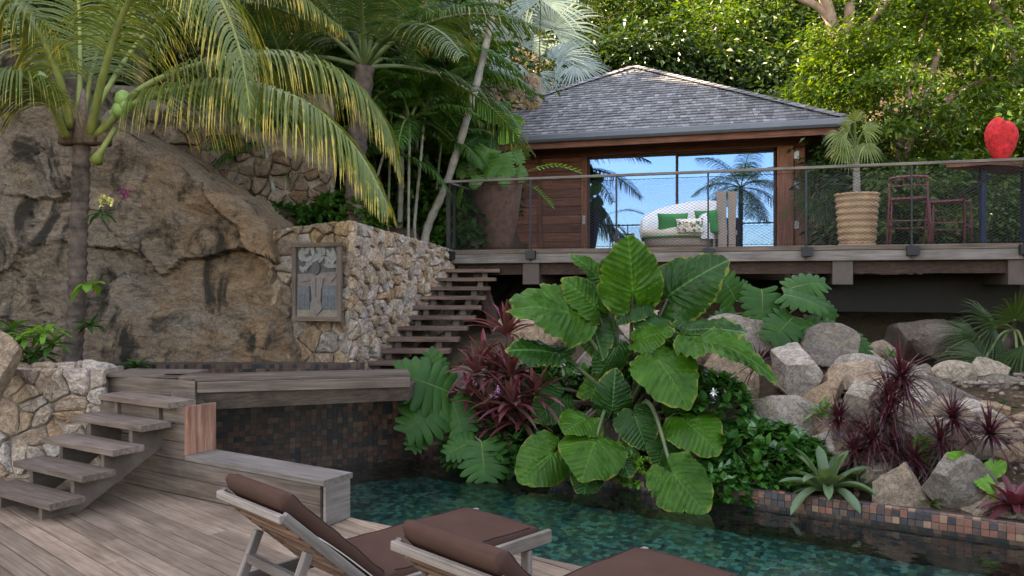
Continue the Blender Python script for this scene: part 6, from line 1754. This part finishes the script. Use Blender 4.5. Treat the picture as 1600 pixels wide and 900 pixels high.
def fan_plant(label, bx, by, Y, fans, R, mat, seed, lean=None, r=0.06, group=None):
    base = P(bx, by, Y); t = thing('fan_palm', label, 'palm', base, group); top = P(*lean, Y) if lean else base + ZUP * 0.2
    trunk_rings(t, [base, base.lerp(top, 0.5), top], r, r * 0.8, 'palm_trunk', rings=10, sides=9)
    for k, (hx, hy, tx, ty) in enumerate(fans):
        h, tp = P(hx, hy, Y - 0.15 - 0.05 * k), P(tx, ty, Y - 0.35 - 0.05 * k)
        fan_leaf(t, h, tp - h, (0.0, -0.8, 0.6), R, mat, 115, 28, 0.55, 0.38, seed + k, stalk_from=top)
    return t
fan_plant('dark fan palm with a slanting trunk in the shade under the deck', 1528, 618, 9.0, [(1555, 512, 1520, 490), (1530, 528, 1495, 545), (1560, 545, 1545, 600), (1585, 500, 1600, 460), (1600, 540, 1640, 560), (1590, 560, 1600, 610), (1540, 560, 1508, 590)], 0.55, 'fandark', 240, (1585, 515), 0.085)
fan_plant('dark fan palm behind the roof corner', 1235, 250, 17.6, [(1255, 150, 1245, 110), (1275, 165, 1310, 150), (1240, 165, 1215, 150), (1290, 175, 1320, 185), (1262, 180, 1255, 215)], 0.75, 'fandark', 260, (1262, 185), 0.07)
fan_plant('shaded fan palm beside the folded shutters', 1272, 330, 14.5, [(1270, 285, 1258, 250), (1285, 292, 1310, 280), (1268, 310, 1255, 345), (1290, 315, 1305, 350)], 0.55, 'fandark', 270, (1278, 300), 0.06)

# ------------------------------------------------------------------ trees
GT = 'trees on the hillside behind the pavilion'
def HILL(k): return ['dark toned tree on the hillside behind the pavilion', 'sunlit yellow green tree on the hillside behind the pavilion'][k]
tree('large sunlit tree filling the space behind the bar stools', 1468, 135, 15.2, 205, 165, 260, 33000, 0.118, 'tree_bright', 301, trunk_r=0.2, bark='bark_pink', trunk_px=1352, clump=0.45)
tree('leafy shrub like tree hanging over the deck behind the bar stools', 1500, 330, 13.6, 165, 85, 130, 13000, 0.115, 'tree_mid', 302, trunk_r=0.08, clump=0.38)
tree('leafy tree glimpsed between the ribbed pot and the pavilion', 1330, 300, 14.6, 70, 90, 60, 4500, 0.13, 'tree_dark', 303, trunk_r=0.07, clump=0.38)
for k, (px, py, Y, rx, rz, m) in enumerate(((905, 40, 23.5, 105, 105, 1), (985, 55, 24.5, 100, 90, 1), (1060, 40, 25.5, 110, 110, 0), (1120, 70, 22.5, 95, 95, 1), (1190, 55, 24.0, 115, 130, 0), (1265, 75, 23.0, 105, 120, 0), (1330, 20, 24.5, 120, 100, 1),
        (1430, -20, 25.5, 140, 100, 0), (1560, 20, 22.5, 150, 140, 1), (1010, 110, 21.4, 80, 60, 0), (1150, 140, 21.2, 90, 60, 0), (1245, 165, 20.4, 80, 70, 0), (930, 125, 21.6, 60, 55, 0), (1590, 190, 17.5, 90, 150, 0))):
    tree(HILL(m), px, py, Y, rx, rz, int(65 + rx * 0.4), 8000, (0.13, 0.18, 0.21, 0.15)[k % 4], 'tree_bright' if m else ('tree_dark' if k in (2, 5, 9, 10, 11, 12) else 'tree_mid'), 310 + k, GT + (' in the sun' if m else ''), clump=0.66, trunk_r=0.14)  # trees close behind the roof take the darker leaf to paint shade there
GL = 'dark trees behind the palm grove'
for k, (px, py, Y, rx, rz) in enumerate(((120, 60, 13.6, 190, 130), (330, 90, 14.6, 170, 150), (500, 60, 15.5, 170, 150), (640, 110, 16.6, 150, 170), (430, 270, 13.6, 120, 90), (560, 270, 14.4, 110, 90), (690, 260, 16.5, 90, 110), (770, 20, 24.0, 120, 120), (640, 10, 18.5, 110, 110))):
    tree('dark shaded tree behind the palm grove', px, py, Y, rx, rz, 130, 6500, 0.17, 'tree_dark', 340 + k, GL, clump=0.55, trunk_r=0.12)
# bare pinkish limbs of the tall tree behind the big one
gt = thing('bare_limbed_tree', 'tall tree with bare pinkish limbs above the sunlit tree', 'tree', Vector((P(1345, 400, 16.6).x, 16.6, float(ground_z(P(1345, 400, 16.6).x, 16.6)) - 0.5)))
b = MB(); b.tube(spline([WL[gt], P(1342, 280, 16.6), P(1337, 200, 16.4), P(1333, 140, 16.2), P(1318, 92, 16.0), P(1300, 40, 16.0), P(1287, -10, 16.0), P(1270, -70, 16.0)], 26), [0.20 - 0.10 * i / 25 for i in range(26)], 10); b.build('trunk', M['bark_pink'], gt, True)
b = MB(); b.tube(spline([P(1314, 70, 16.0), P(1326, 30, 15.9), P(1330, -20, 15.8), P(1345, -80, 15.8)], 12), [0.12 - 0.05 * i / 11 for i in range(12)], 9); b.build('limb', M['bark_pink'], gt, True)
b = MB(); b.tube(spline([P(1300, 40, 16.0), P(1280, 12, 16.0), P(1240, -8, 16.0), P(1200, -40, 16.0)], 12), [0.09 - 0.04 * i / 11 for i in range(12)], 9); b.build('limb', M['bark_pink'], gt, True)
b = MB(); b.tube(spline([P(1333, 130, 16.2), P(1352, 50, 15.6), P(1372, 20, 15.4), P(1420, -40, 15.3)], 12), [0.10 - 0.05 * i / 11 for i in range(12)], 9); b.build('limb', M['bark_pink'], gt, True)
crown('crown', gt, P(1300, -110, 16.0), (2.6, 2.2, 1.0), 90, 6000, 0.16, 'tree_mid', 399, 0.5)
b = MB(); b.tube(spline([P(1590, 140, 15.0), P(1572, 40, 14.9), P(1548, 5, 14.8), P(1520, -60, 14.8)], 12), [0.10 - 0.02 * i / 11 for i in range(12)], 9); b.build('limb', M['bark_pink'], gt, True)

# ------------------------------------------------------------------ elephant ear beside the pool
ee = thing('elephant_ear', 'giant elephant ear plant with broad heart shaped leaves beside the pool', 'plant', P(985, 668, 7.75))
EB = WL[ee]
EL = [  # attachment, tip (pixels and distance), facing, width factor, material
 ((989, 455, 7.5), (984, 370, 7.35), (0.05, -1, 0.25), 1.02, 'aloc'),
 ((890, 488, 7.5), (806, 461, 7.2), (0.05, -0.75, 0.7), 0.98, 'aloc'),
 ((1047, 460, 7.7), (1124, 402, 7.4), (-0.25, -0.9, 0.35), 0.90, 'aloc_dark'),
 ((938, 436, 7.9), (899, 391, 7.8), (0.55, -0.65, 0.3), 0.62, 'aloc'),
 ((930, 478, 7.6), (886, 433, 7.5), (0.5, -0.8, 0.1), 0.80, 'aloc'),
 ((1028, 562, 7.1), (1074, 611, 6.7), (-0.05, -0.8, 0.65), 1.05, 'aloc'),
 ((1003, 528, 7.35), (1052, 512, 7.2), (0.1, -0.7, 0.8), 0.95, 'aloc'),
 ((1078, 514, 7.3), (1162, 505, 7.0), (0.0, -0.6, 0.85), 0.78, 'aloc_dark'),
 ((1102, 532, 7.0), (1219, 550, 6.7), (0.0, -0.45, 0.9), 0.62, 'aloc'),
 ((872, 551, 7.4), (795, 536, 7.2), (0.1, -0.5, 0.9), 0.70, 'aloc_dark'),
 ((862, 709, 7.05), (811, 749, 6.9), (0.15, -0.85, 0.5), 1.10, 'aloc'),
 ((930, 690, 6.95), (912, 733, 6.65), (0.0, -0.75, 0.75), 1.45, 'aloc'),
 ((915, 655, 7.15), (884, 668, 6.95), (0.1, -0.55, 0.9), 1.30, 'aloc'),
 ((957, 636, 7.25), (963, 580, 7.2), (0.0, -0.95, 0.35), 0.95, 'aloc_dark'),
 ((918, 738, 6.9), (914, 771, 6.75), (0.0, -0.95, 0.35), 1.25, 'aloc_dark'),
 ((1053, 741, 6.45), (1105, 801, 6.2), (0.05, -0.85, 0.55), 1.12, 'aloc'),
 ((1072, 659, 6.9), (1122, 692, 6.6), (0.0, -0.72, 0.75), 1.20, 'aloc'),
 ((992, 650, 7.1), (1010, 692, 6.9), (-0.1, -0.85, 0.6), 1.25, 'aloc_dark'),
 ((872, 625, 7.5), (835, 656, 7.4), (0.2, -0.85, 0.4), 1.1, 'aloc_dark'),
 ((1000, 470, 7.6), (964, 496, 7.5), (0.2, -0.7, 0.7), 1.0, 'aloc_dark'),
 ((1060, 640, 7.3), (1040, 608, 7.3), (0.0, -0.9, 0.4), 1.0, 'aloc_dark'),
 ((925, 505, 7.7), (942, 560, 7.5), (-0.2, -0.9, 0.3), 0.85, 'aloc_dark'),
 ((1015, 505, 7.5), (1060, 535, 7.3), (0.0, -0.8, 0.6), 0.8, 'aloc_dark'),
 ((960, 545, 7.6), (935, 590, 7.5), (0.2, -0.9, 0.4), 0.9, 'aloc_dark'),
 ((1085, 590, 7.3), (1130, 612, 7.1), (0.0, -0.8, 0.6), 0.9, 'aloc_dark'),
 ((950, 600, 7.6), (905, 612, 7.5), (0.2, -0.8, 0.6), 0.9, 'aloc'),
 ((1010, 600, 7.5), (1005, 560, 7.5), (0.0, -0.95, 0.3), 0.9, 'aloc_dark'),
 ((965, 705, 7.0), (985, 742, 6.8), (0.0, -0.9, 0.45), 1.1, 'aloc_dark'),
 ((1040, 690, 7.0), (1030, 728, 6.85), (0.0, -0.9, 0.4), 1.1, 'aloc_dark'),
 ((960, 425, 7.9), (945, 405, 7.85), (0.2, -0.9, 0.3), 0.9, 'aloc_dark'),
 ((845, 600, 7.7), (812, 612, 7.6), (0.2, -0.8, 0.5), 0.9, 'aloc_dark'),
]
for k, (a, tp, nh, wf, m) in enumerate(EL):
    A, T = P(*a), P(*tp)
    heart_leaf(ee, A, T, nh, wf, m, seed=400 + k, bend=0.20 + 0.1 * (k % 3), wave=0.022 + 0.012 * (k % 2))
    base = EB + Vector((0.10 * math.sin(k * 2.1), 0.08 * math.cos(k * 1.7), 0.02))
    stalk(ee, base, A + Vector((0, 0.03, -0.01)), 0.030, 0.014, 'aloc_stalk' if k % 2 else 'darkstalk', 0.05 + 0.02 * (k % 4) + (0.18 if A.z < EB.z + 0.2 else 0))

# ------------------------------------------------------------------ monsteras
def monstera(label, base, leaves, seed, mat='mons', r=0.012, name='monstera'):
    t = thing(name, label, 'plant', base)
    for k, (a, tp, nh, wf) in enumerate(leaves):
        A, T = P(*a), P(*tp)
        monstera_leaf(t, A, T, nh, wf, mat, seed=seed + k, bend=0.22 + 0.08 * (k % 3))
        stalk(t, WL[t] + Vector((0.03 * (k % 3), 0, 0)), A, r, r * 0.7, 'greenstem', 0.10)
    return t
monstera('monstera with slit leaves hanging over the pool by the platform', P(690, 680, 8.3), [
 ((700, 612, 7.75), (628, 578, 7.55), (0.1, -0.8, 0.6), 1.15), ((690, 628, 7.7), (640, 668, 7.4), (0.1, -0.9, 0.35), 1.15), ((705, 622, 7.8), (722, 668, 7.5), (0.0, -0.85, 0.5), 1.0),
 ((752, 690, 7.4), (758, 745, 7.15), (0.0, -0.8, 0.6), 1.3), ((742, 690, 7.45), (700, 702, 7.3), (0.1, -0.7, 0.7), 1.05), ((690, 590, 8.0), (672, 555, 7.9), (0.0, -0.9, 0.3), 1.0), ((665, 668, 7.7), (645, 698, 7.5), (0.1, -0.9, 0.4), 1.0), ((770, 700, 7.5), (800, 735, 7.3), (0.0, -0.8, 0.6), 1.0)], 500)
monstera('monstera spreading over the top boulders below the deck', P(1210, 510, 9.1), [
 ((1150, 470, 8.8), (1130, 428, 8.7), (0.0, -0.9, 0.4), 1.1), ((1190, 452, 8.7), (1196, 500, 8.5), (0.0, -0.85, 0.5), 1.15), ((1232, 452, 8.7), (1285, 430, 8.6), (0.0, -0.7, 0.7), 1.05), ((1225, 460, 8.6), (1292, 470, 8.4), (0.0, -0.6, 0.8), 0.9),
 ((1240, 495, 8.5), (1210, 524, 8.3), (0.0, -0.8, 0.6), 1.15), ((1255, 500, 8.5), (1300, 515, 8.3), (0.0, -0.7, 0.7), 0.95), ((1285, 505, 8.5), (1320, 530, 8.3), (0.0, -0.8, 0.6), 1.0), ((1322, 522, 8.4), (1356, 545, 8.2), (0.0, -0.8, 0.6), 1.1),
 ((1150, 490, 8.8), (1115, 505, 8.7), (0.0, -0.8, 0.6), 1.0), ((1170, 470, 8.9), (1160, 440, 8.9), (0, -0.9, 0.4), 1.0), ((1270, 470, 9.0), (1310, 490, 8.9), (0, -0.8, 0.6), 1.0), ((1180, 500, 8.8), (1165, 520, 8.6), (0, -0.8, 0.6), 1.0)], 530)
pm = monstera('monstera and broad leaves spilling out of the tall clay pot', Vector((pc.x, pc.y, DECKZ + 0.92 * (pc.z - DECKZ))), [
 ((764, 232, 12.8), (750, 258, 12.6), (0.1, -0.9, 0.4), 1.2), ((782, 240, 12.7), (784, 262, 12.5), (0.0, -0.9, 0.4), 1.3), ((748, 250, 12.8), (740, 272, 12.7), (0.2, -0.9, 0.4), 1.2), ((790, 258, 12.6), (800, 272, 12.5), (0.0, -0.8, 0.6), 1.2),
 ((770, 262, 12.6), (762, 278, 12.5), (0.0, -0.8, 0.6), 1.3), ((755, 225, 13.0), (735, 235, 12.9), (0.2, -0.8, 0.6), 1.0), ((800, 235, 12.9), (815, 252, 12.8), (-0.1, -0.9, 0.4), 1.0), ((778, 215, 13.1), (790, 190, 13.1), (0, -0.9, 0.3), 1.0),
 ((748, 275, 12.5), (738, 290, 12.4), (0.1, -0.9, 0.4), 1.0), ((730, 258, 12.9), (718, 275, 12.8), (0.2, -0.9, 0.4), 1.0), ((808, 262, 12.8), (818, 280, 12.7), (-0.1, -0.9, 0.4), 1.0), ((785, 270, 12.5), (790, 286, 12.4), (0, -0.9, 0.4), 1.1)], 560, 'mons_light')
for k, (a, tp, nh, wf, m) in enumerate((((785, 182, 12.9), (820, 188, 12.8), (0.0, -0.7, 0.7), 1.0, 'aloc'), ((778, 178, 13.0), (795, 158, 13.0), (0.1, -0.9, 0.3), 1.2, 'aloc_dark'), ((770, 178, 12.9), (728, 152, 12.8), (0.2, -0.7, 0.7), 0.7, 'aloc'), ((800, 205, 12.8), (780, 222, 12.7), (0.1, -0.8, 0.4), 0.9, 'lime'),
        ((745, 215, 12.9), (715, 232, 12.8), (0.2, -0.8, 0.5), 0.9, 'aloc_dark'), ((770, 205, 12.95), (765, 235, 12.8), (0, -1, 0.2), 0.8, 'aloc_dark'))):
    heart_leaf(pm, P(*a), P(*tp), nh, wf, m, seed=590 + k); stalk(pm, WL[pm], P(*a), 0.016, 0.008, 'aloc_stalk', 0.05)
for k, pts in enumerate((((815, 272, 12.6), (840, 262, 12.5), (870, 258, 12.4), (902, 268, 12.4)), ((818, 285, 12.6), (835, 295, 12.5), (848, 308, 12.4), (860, 322, 12.4)), ((722, 285, 12.6), (716, 300, 12.5), (712, 322, 12.4)))):
    sp_ = spline([P(*q) for q in pts], 14); b = MB(); b.tube(sp_, 0.006, 5); o = b.build('trailing_stem', M['greenstem'], pm)
    V, Fq, T = [], [], []
    for j in range(4, 14):
        for s in (-1, 1): strap_into(V, Fq, T, sp_[j], np.array([0.5, -0.4, 0.25 * s + 0.1]), 0.10, 0.06, 0.8, 4)
    link('leaf_sprig', mesh_np('leaf_sprig', np.array(V) - np.array(WL[pm]), np.array(Fq), {"t": T}, smooth=True), M['lime'], pm)

# ------------------------------------------------------------------ cordyline, dracaena, bromeliads
cd = thing('cordyline', 'bushy red and pink cordyline beside the pool', 'plant', P(785, 700, 8.2))
for k, (x, y, Y, L, n) in enumerate(((792, 525, 8.1, 0.46, 20), (745, 585, 7.9, 0.36, 20), (798, 590, 7.8, 0.40, 24), (765, 640, 7.7, 0.34, 20), (835, 625, 7.6, 0.38, 20), (800, 635, 7.55, 0.40, 22), (735, 625, 7.9, 0.34, 18), (770, 590, 8.0, 0.36, 18), (815, 660, 7.6, 0.32, 16), (755, 560, 8.1, 0.30, 14), (780, 670, 7.7, 0.30, 14))):
    rosette('leaf_rosette', cd, P(x, y, Y), int(n * 1.2), L * 1.18, 0.052, 1.1, 8 if k else 25, 86, 'cord', 'lance', 600 + k, fold=0.25, axis=(0, -0.35, 1))
    stalk(cd, WL[cd] + Vector((0.03 * (k % 4 - 2), 0, 0)), P(x, y, Y), 0.014, 0.010, 'darkstalk', 0.0, 'stem')
petals('flower_spike', 'lilac flower spike hanging among the red cordyline leaves', P(776, 615, 7.4), 70, 0.055, 0.035, 'lilac_petal', 5)
dr = thing('dracaena', 'dark red narrow leaved dracaena with many heads on thin stems', 'plant', P(1402, 806, 6.3))
DH = [(1408, 590, 6.7, 0.30, 70, 0.0), (1392, 625, 6.6, 0.28, 60, -0.3), (1385, 655, 6.55, 0.24, 50, -0.3), (1412, 612, 6.75, 0.24, 40, 0.2), (1310, 655, 6.7, 0.19, 60, -0.1), (1362, 690, 6.5, 0.24, 60, -0.2), (1395, 700, 6.5, 0.20, 50, 0.2), (1335, 705, 6.5, 0.20, 44, -0.2),
      (1488, 655, 6.5, 0.24, 60, 0.3), (1546, 680, 6.4, 0.25, 64, 0.2), (1470, 690, 6.45, 0.22, 44, -0.1), (1428, 718, 6.4, 0.20, 44, 0.1), (1185, 570, 7.5, 0.20, 36, -0.3)]
for k, (x, y, Y, L, n, lean) in enumerate(DH):
    rosette('leaf_rosette', dr if k < 12 else dr, P(x, y, Y), int(n * 1.15), L * 1.45, 0.024, 0.9, -30, 80, 'drac', 'sword', 640 + k, axis=(lean, -0.35, 1), fold=0.15, segs=5)
    if k < 12:
        a = WL[dr] + Vector((0.05 * (k % 5 - 2), 0.02 * (k % 3), 0)); q = P(x, y, Y); m = a.lerp(q, 0.55) + ZUP * (-0.08 if k > 3 else 0.0)
        b = MB(); b.tube(spline([a, m, q], 10), [0.013, 0.012, 0.011, 0.010, 0.009, 0.008, 0.008, 0.007, 0.007, 0.006], 6); b.build('stem', M['bark'], dr, True)
    else:
        b = MB(); b.tube(spline([P(1300, 670, 6.9), P(1240, 625, 7.2), P(x, y, Y)], 10), 0.006, 5); b.build('stem', M['bark'], dr, True)
bp = thing('bromeliad', 'large green bromeliad spilling over the mosaic pool edge', 'plant', P(1292, 775, 6.32))
rosette('leaf', bp, WL[bp] + ZUP * 0.06, 24, 0.46, 0.092, 1.5, 0, 78, 'brom', 'strap', 700, fold=0.28, segs=8, separate=True, r0=0.03, lj=0.12)
rb = thing('bromeliad', 'red and pink bromeliad at the right end of the pool edge', 'plant', P(1585, 815, 5.85))
rosette('leaf', rb, WL[rb] + ZUP * 0.12, 26, 0.30, 0.060, 1.2, -10, 80, 'redbrom', 'strap', 701, fold=0.25, separate=True, r0=0.02)
stalk(rb, WL[rb] - ZUP * 0.06, WL[rb] + ZUP * 0.14, 0.025, 0.02, 'darkstalk', 0, 'stem')
rb2 = thing('bromeliad', 'small faded pink bromeliad on the pebble bank', 'plant', P(1567, 668, 7.2))
rosette('leaf_rosette', rb2, WL[rb2], 16, 0.16, 0.035, 1.0, 0, 75, 'redbrom', 'strap', 702)
ph = thing('philodendron', 'bright lime green leaves beside the red bromeliad', 'plant', P(1540, 800, 6.1))
for k, (a, tp, nh, wf) in enumerate((((1515, 728, 6.1), (1493, 708, 6.0), (0.3, -0.8, 0.4), 0.6), ((1500, 752, 6.1), (1478, 735, 6.0), (0.1, -0.9, 0.4), 1.1), ((1530, 745, 6.05), (1560, 775, 5.9), (0.1, -0.8, 0.5), 0.7), ((1520, 742, 6.15), (1500, 715, 6.2), (0.4, -0.7, 0.4), 0.7), ((1548, 735, 6.2), (1575, 720, 6.2), (0, -0.8, 0.6), 0.8), ((1455, 705, 6.6), (1432, 695, 6.5), (0.1, -0.9, 0.4), 1.0))):
    heart_leaf(ph, P(*a), P(*tp), nh, wf, 'lime', seed=720 + k); stalk(ph, WL[ph], P(*a), 0.012, 0.007, 'greenstem', 0.05)

# ------------------------------------------------------------------ shrubs
def shrub(label, px, py, Y, rx, rz, n_wh, L, W, mat, seed, group=None, lpw=9, dep=0.6):
    c = P(px, py, Y); R = np.array([rx / F * Y, rx / F * Y * dep, rz / F * Y]); base = Vector((c.x, c.y + 0.1, c.z - R[2]))
    t = thing('shrub', label, 'shrub', base, group); rs = np.random.RandomState(seed); V, Fq, T = [], [], []
    for i in range(n_wh):
        q = rs.normal(size=3); q /= np.linalg.norm(q); q *= rs.uniform(0.5, 1.0) ** 0.5
        p = np.array(c) + q * R; ax = unit(q + np.array([0, -0.4, 0.9])); ex = unit(np.cross(ax, [0.2, 1, 0.1])); ey = np.cross(ax, ex)
        for k in range(lpw):
            az = k * 2.4 + rs.uniform(-0.3, 0.3); el = math.radians(rs.uniform(5, 60))
            strap_into(V, Fq, T, p, (ex * math.cos(az) + ey * math.sin(az)) * math.cos(el) + ax * math.sin(el), L * rs.uniform(0.7, 1.2), W * rs.uniform(0.8, 1.15), 0.7, 4, 0.18)
        if i % 6 == 0:
            b = MB(); b.tube([base, base.lerp(Vector(p), 0.5) + ZUP * 0.03, Vector(p)], [0.012, 0.008, 0.005], 5); b.build('stem', M['bark'], t)
    link('foliage', mesh_np('foliage', np.array(V) - np.array(WL[t]), np.array(Fq), {"t": T}, smooth=True), M[mat], t); return t
shrub('dense glossy dark green shrub behind the mosaic pool edge', 1200, 722, 6.85, 100, 58, 230, 0.12, 0.084, 'shrub', 800)
shrub('gardenia shrub with one white flower beside the brown boulder', 1118, 630, 7.15, 60, 42, 90, 0.115, 0.062, 'shrub', 801)
shrub('small lime green groundcover under the elephant ear leaves', 990, 735, 7.0, 42, 26, 60, 0.05, 0.030, 'lime', 802)
shrub('low dark shrub in the gap behind the elephant ear stalks', 985, 610, 7.95, 80, 70, 110, 0.14, 0.075, 'shrub', 803)
shrub('dark leafy shrub behind the red cordyline', 845, 640, 8.0, 80, 80, 130, 0.13, 0.06, 'shrub', 804)
shrub('dark shrub trailing over the pool coping by the platform', 800, 705, 7.75, 110, 38, 170, 0.12, 0.05, 'mons', 805)
shrub('dark shrub hugging the pool edge below the glossy shrub', 1150, 758, 6.65, 75, 28, 120, 0.095, 0.055, 'shrub', 806)
shrub('leafy shrub under the areca palms behind the wall', 545, 335, 11.4, 60, 34, 110, 0.2, 0.08, 'areca', 807)
shrub('dark leafy undergrowth below the leaning palm trunk', 690, 350, 12.9, 70, 50, 160, 0.2, 0.08, 'areca', 808)
shrub('undergrowth at the left end of the relief wall', 430, 345, 11.0, 80, 24, 90, 0.16, 0.06, 'mons', 809)
shrub('tall leafy undergrowth between the areca stems', 610, 300, 13.2, 70, 70, 220, 0.22, 0.08, 'areca', 810)
shrub('leafy undergrowth behind the stout coconut trunk', 500, 300, 12.9, 70, 60, 130, 0.22, 0.08, 'mons', 811)
shrub('broad leaved undergrowth beside the clay pot', 706, 270, 14.0, 50, 80, 200, 0.24, 0.09, 'areca', 812)

fl = thing('gardenia_flower', 'white star shaped flower on the gardenia shrub', 'flower', P(1115, 612, 6.8))
V, Fq, T = [], [], []
for k in range(7):
    a = k * 2 * math.pi / 7; strap_into(V, Fq, T, WL[fl], (math.cos(a), -0.5, math.sin(a)), 0.045, 0.018, 0.2, 4)
link('petals', mesh_np('petals', np.array(V) - np.array(WL[fl]), np.array(Fq), {"t": T}), M['white_petal'], fl)

# ------------------------------------------------------------------ trees added out of view beside and behind the viewpoint to block low sky light
def shade_tree_at(label, x, y, zc, R, n_cl, n_lf, size, seed, group):
    g = float(ground_z(x, y)); t = thing('leafy_tree', label, 'tree', (x, y, g - 0.1), group)
    crown('crown', t, (x, y, zc), R, n_cl, n_lf, size, 'tree_dark', seed, 0.7)
    b = MB(); b.tube(spline([WL[t], Vector((x + 0.2, y, (g + zc) / 2)), Vector((x, y, zc))], 8), [0.16 - 0.012 * i for i in range(8)], 8); b.build('trunk', M['bark'], t, True)
for k, (x, y, zc, R) in enumerate(((9.4, 1.5, 2.6, (2.2, 2.4, 3.4)), (10.4, 5.2, 3.0, (2.2, 2.4, 3.6)), (10.8, 8.6, 3.0, (2.0, 2.2, 3.6)), (8.8, -2.4, 2.2, (2.4, 2.4, 3.0)))):
    shade_tree_at('dense tree added out of view right of the pool to block light', x, y, zc, R, 110, 4200, 0.34, 900 + k, 'light blocking trees added right of the pool')
for k, (x, y) in enumerate(((5.8, -5.0), (2.6, -6.0), (-0.8, -6.4), (-4.2, -6.0))):
    shade_tree_at('low leafy tree added behind the viewpoint to block low sky light', x, y, 0.9, (2.1, 1.6, 1.9), 90, 3200, 0.32, 920 + k, 'light blocking low trees added behind the viewpoint')

for k, (px, py, Y, rx, rz) in enumerate(((1700, 700, 7.0, 60, 40), (1790, 610, 8.3, 70, 50), (1880, 690, 7.3, 70, 50), (1720, 540, 9.6, 70, 50), (1860, 540, 9.8, 80, 60))):
    shrub('glossy shrub on the bank beyond the right end of the mosaic edge', px, py, Y, rx, rz, 120, 0.13, 0.075, 'shrub', 940 + k, 'shrubs on the bank beyond the pool')
for k, (px, py, Y, rx, rz) in enumerate(((1740, 60, 19.0, 170, 170), (1930, 60, 17.5, 180, 170), (1780, 250, 15.0, 130, 120))):
    tree('leafy tree at the edge of the garden beside the sunlit tree', px, py, Y, rx, rz, 110, 7000, 0.17, 'tree_mid', 960 + k, 'trees beside the large sunlit tree', clump=0.6)

GS_ = 'thin stemmed palms in the screen behind the stone wall'
for k, (x0, x1, yt, Y) in enumerate(((392, 372, 235, 11.5), (412, 418, 190, 12.3), (446, 440, 230, 11.7), (492, 500, 200, 12.6), (514, 508, 160, 13.2), (588, 584, 190, 12.9), (606, 612, 150, 12.2), (638, 640, 190, 12.0), (676, 690, 220, 12.9), (566, 600, 240, 12.1))):
    palm('thin stemmed areca palm in the leafy screen behind the wall', [(x0, 352), ((x0 + x1) / 2, (352 + yt) / 2), (x1, yt)], Y, 0.024, 7, 1.15, 0.36, 'areca', 50 + k, 'greystem' if k % 2 else 'greenstem', GS_, az0=k * 0.7, nl=34, width=0.036, e0=-10)
for k, (x, y, Y, m) in enumerate(((1285, 648, 7.05, 'mons_light'), (1395, 665, 6.9, 'areca'), (1480, 715, 6.5, 'areca'), (1340, 750, 6.45, 'shrub'), (1450, 790, 6.15, 'mons_light'), (1560, 640, 7.4, 'areca'), (1390, 560, 8.6, 'mons_light'), (1230, 690, 6.95, 'lime'))):
    t = small_plant('small leafy tuft growing in a gap between the boulders', P(x, y, Y), 16, 0.20, 0.045, 1.2, -5, 70, m, 980 + k); t["group"] = 'tufts between the boulders'
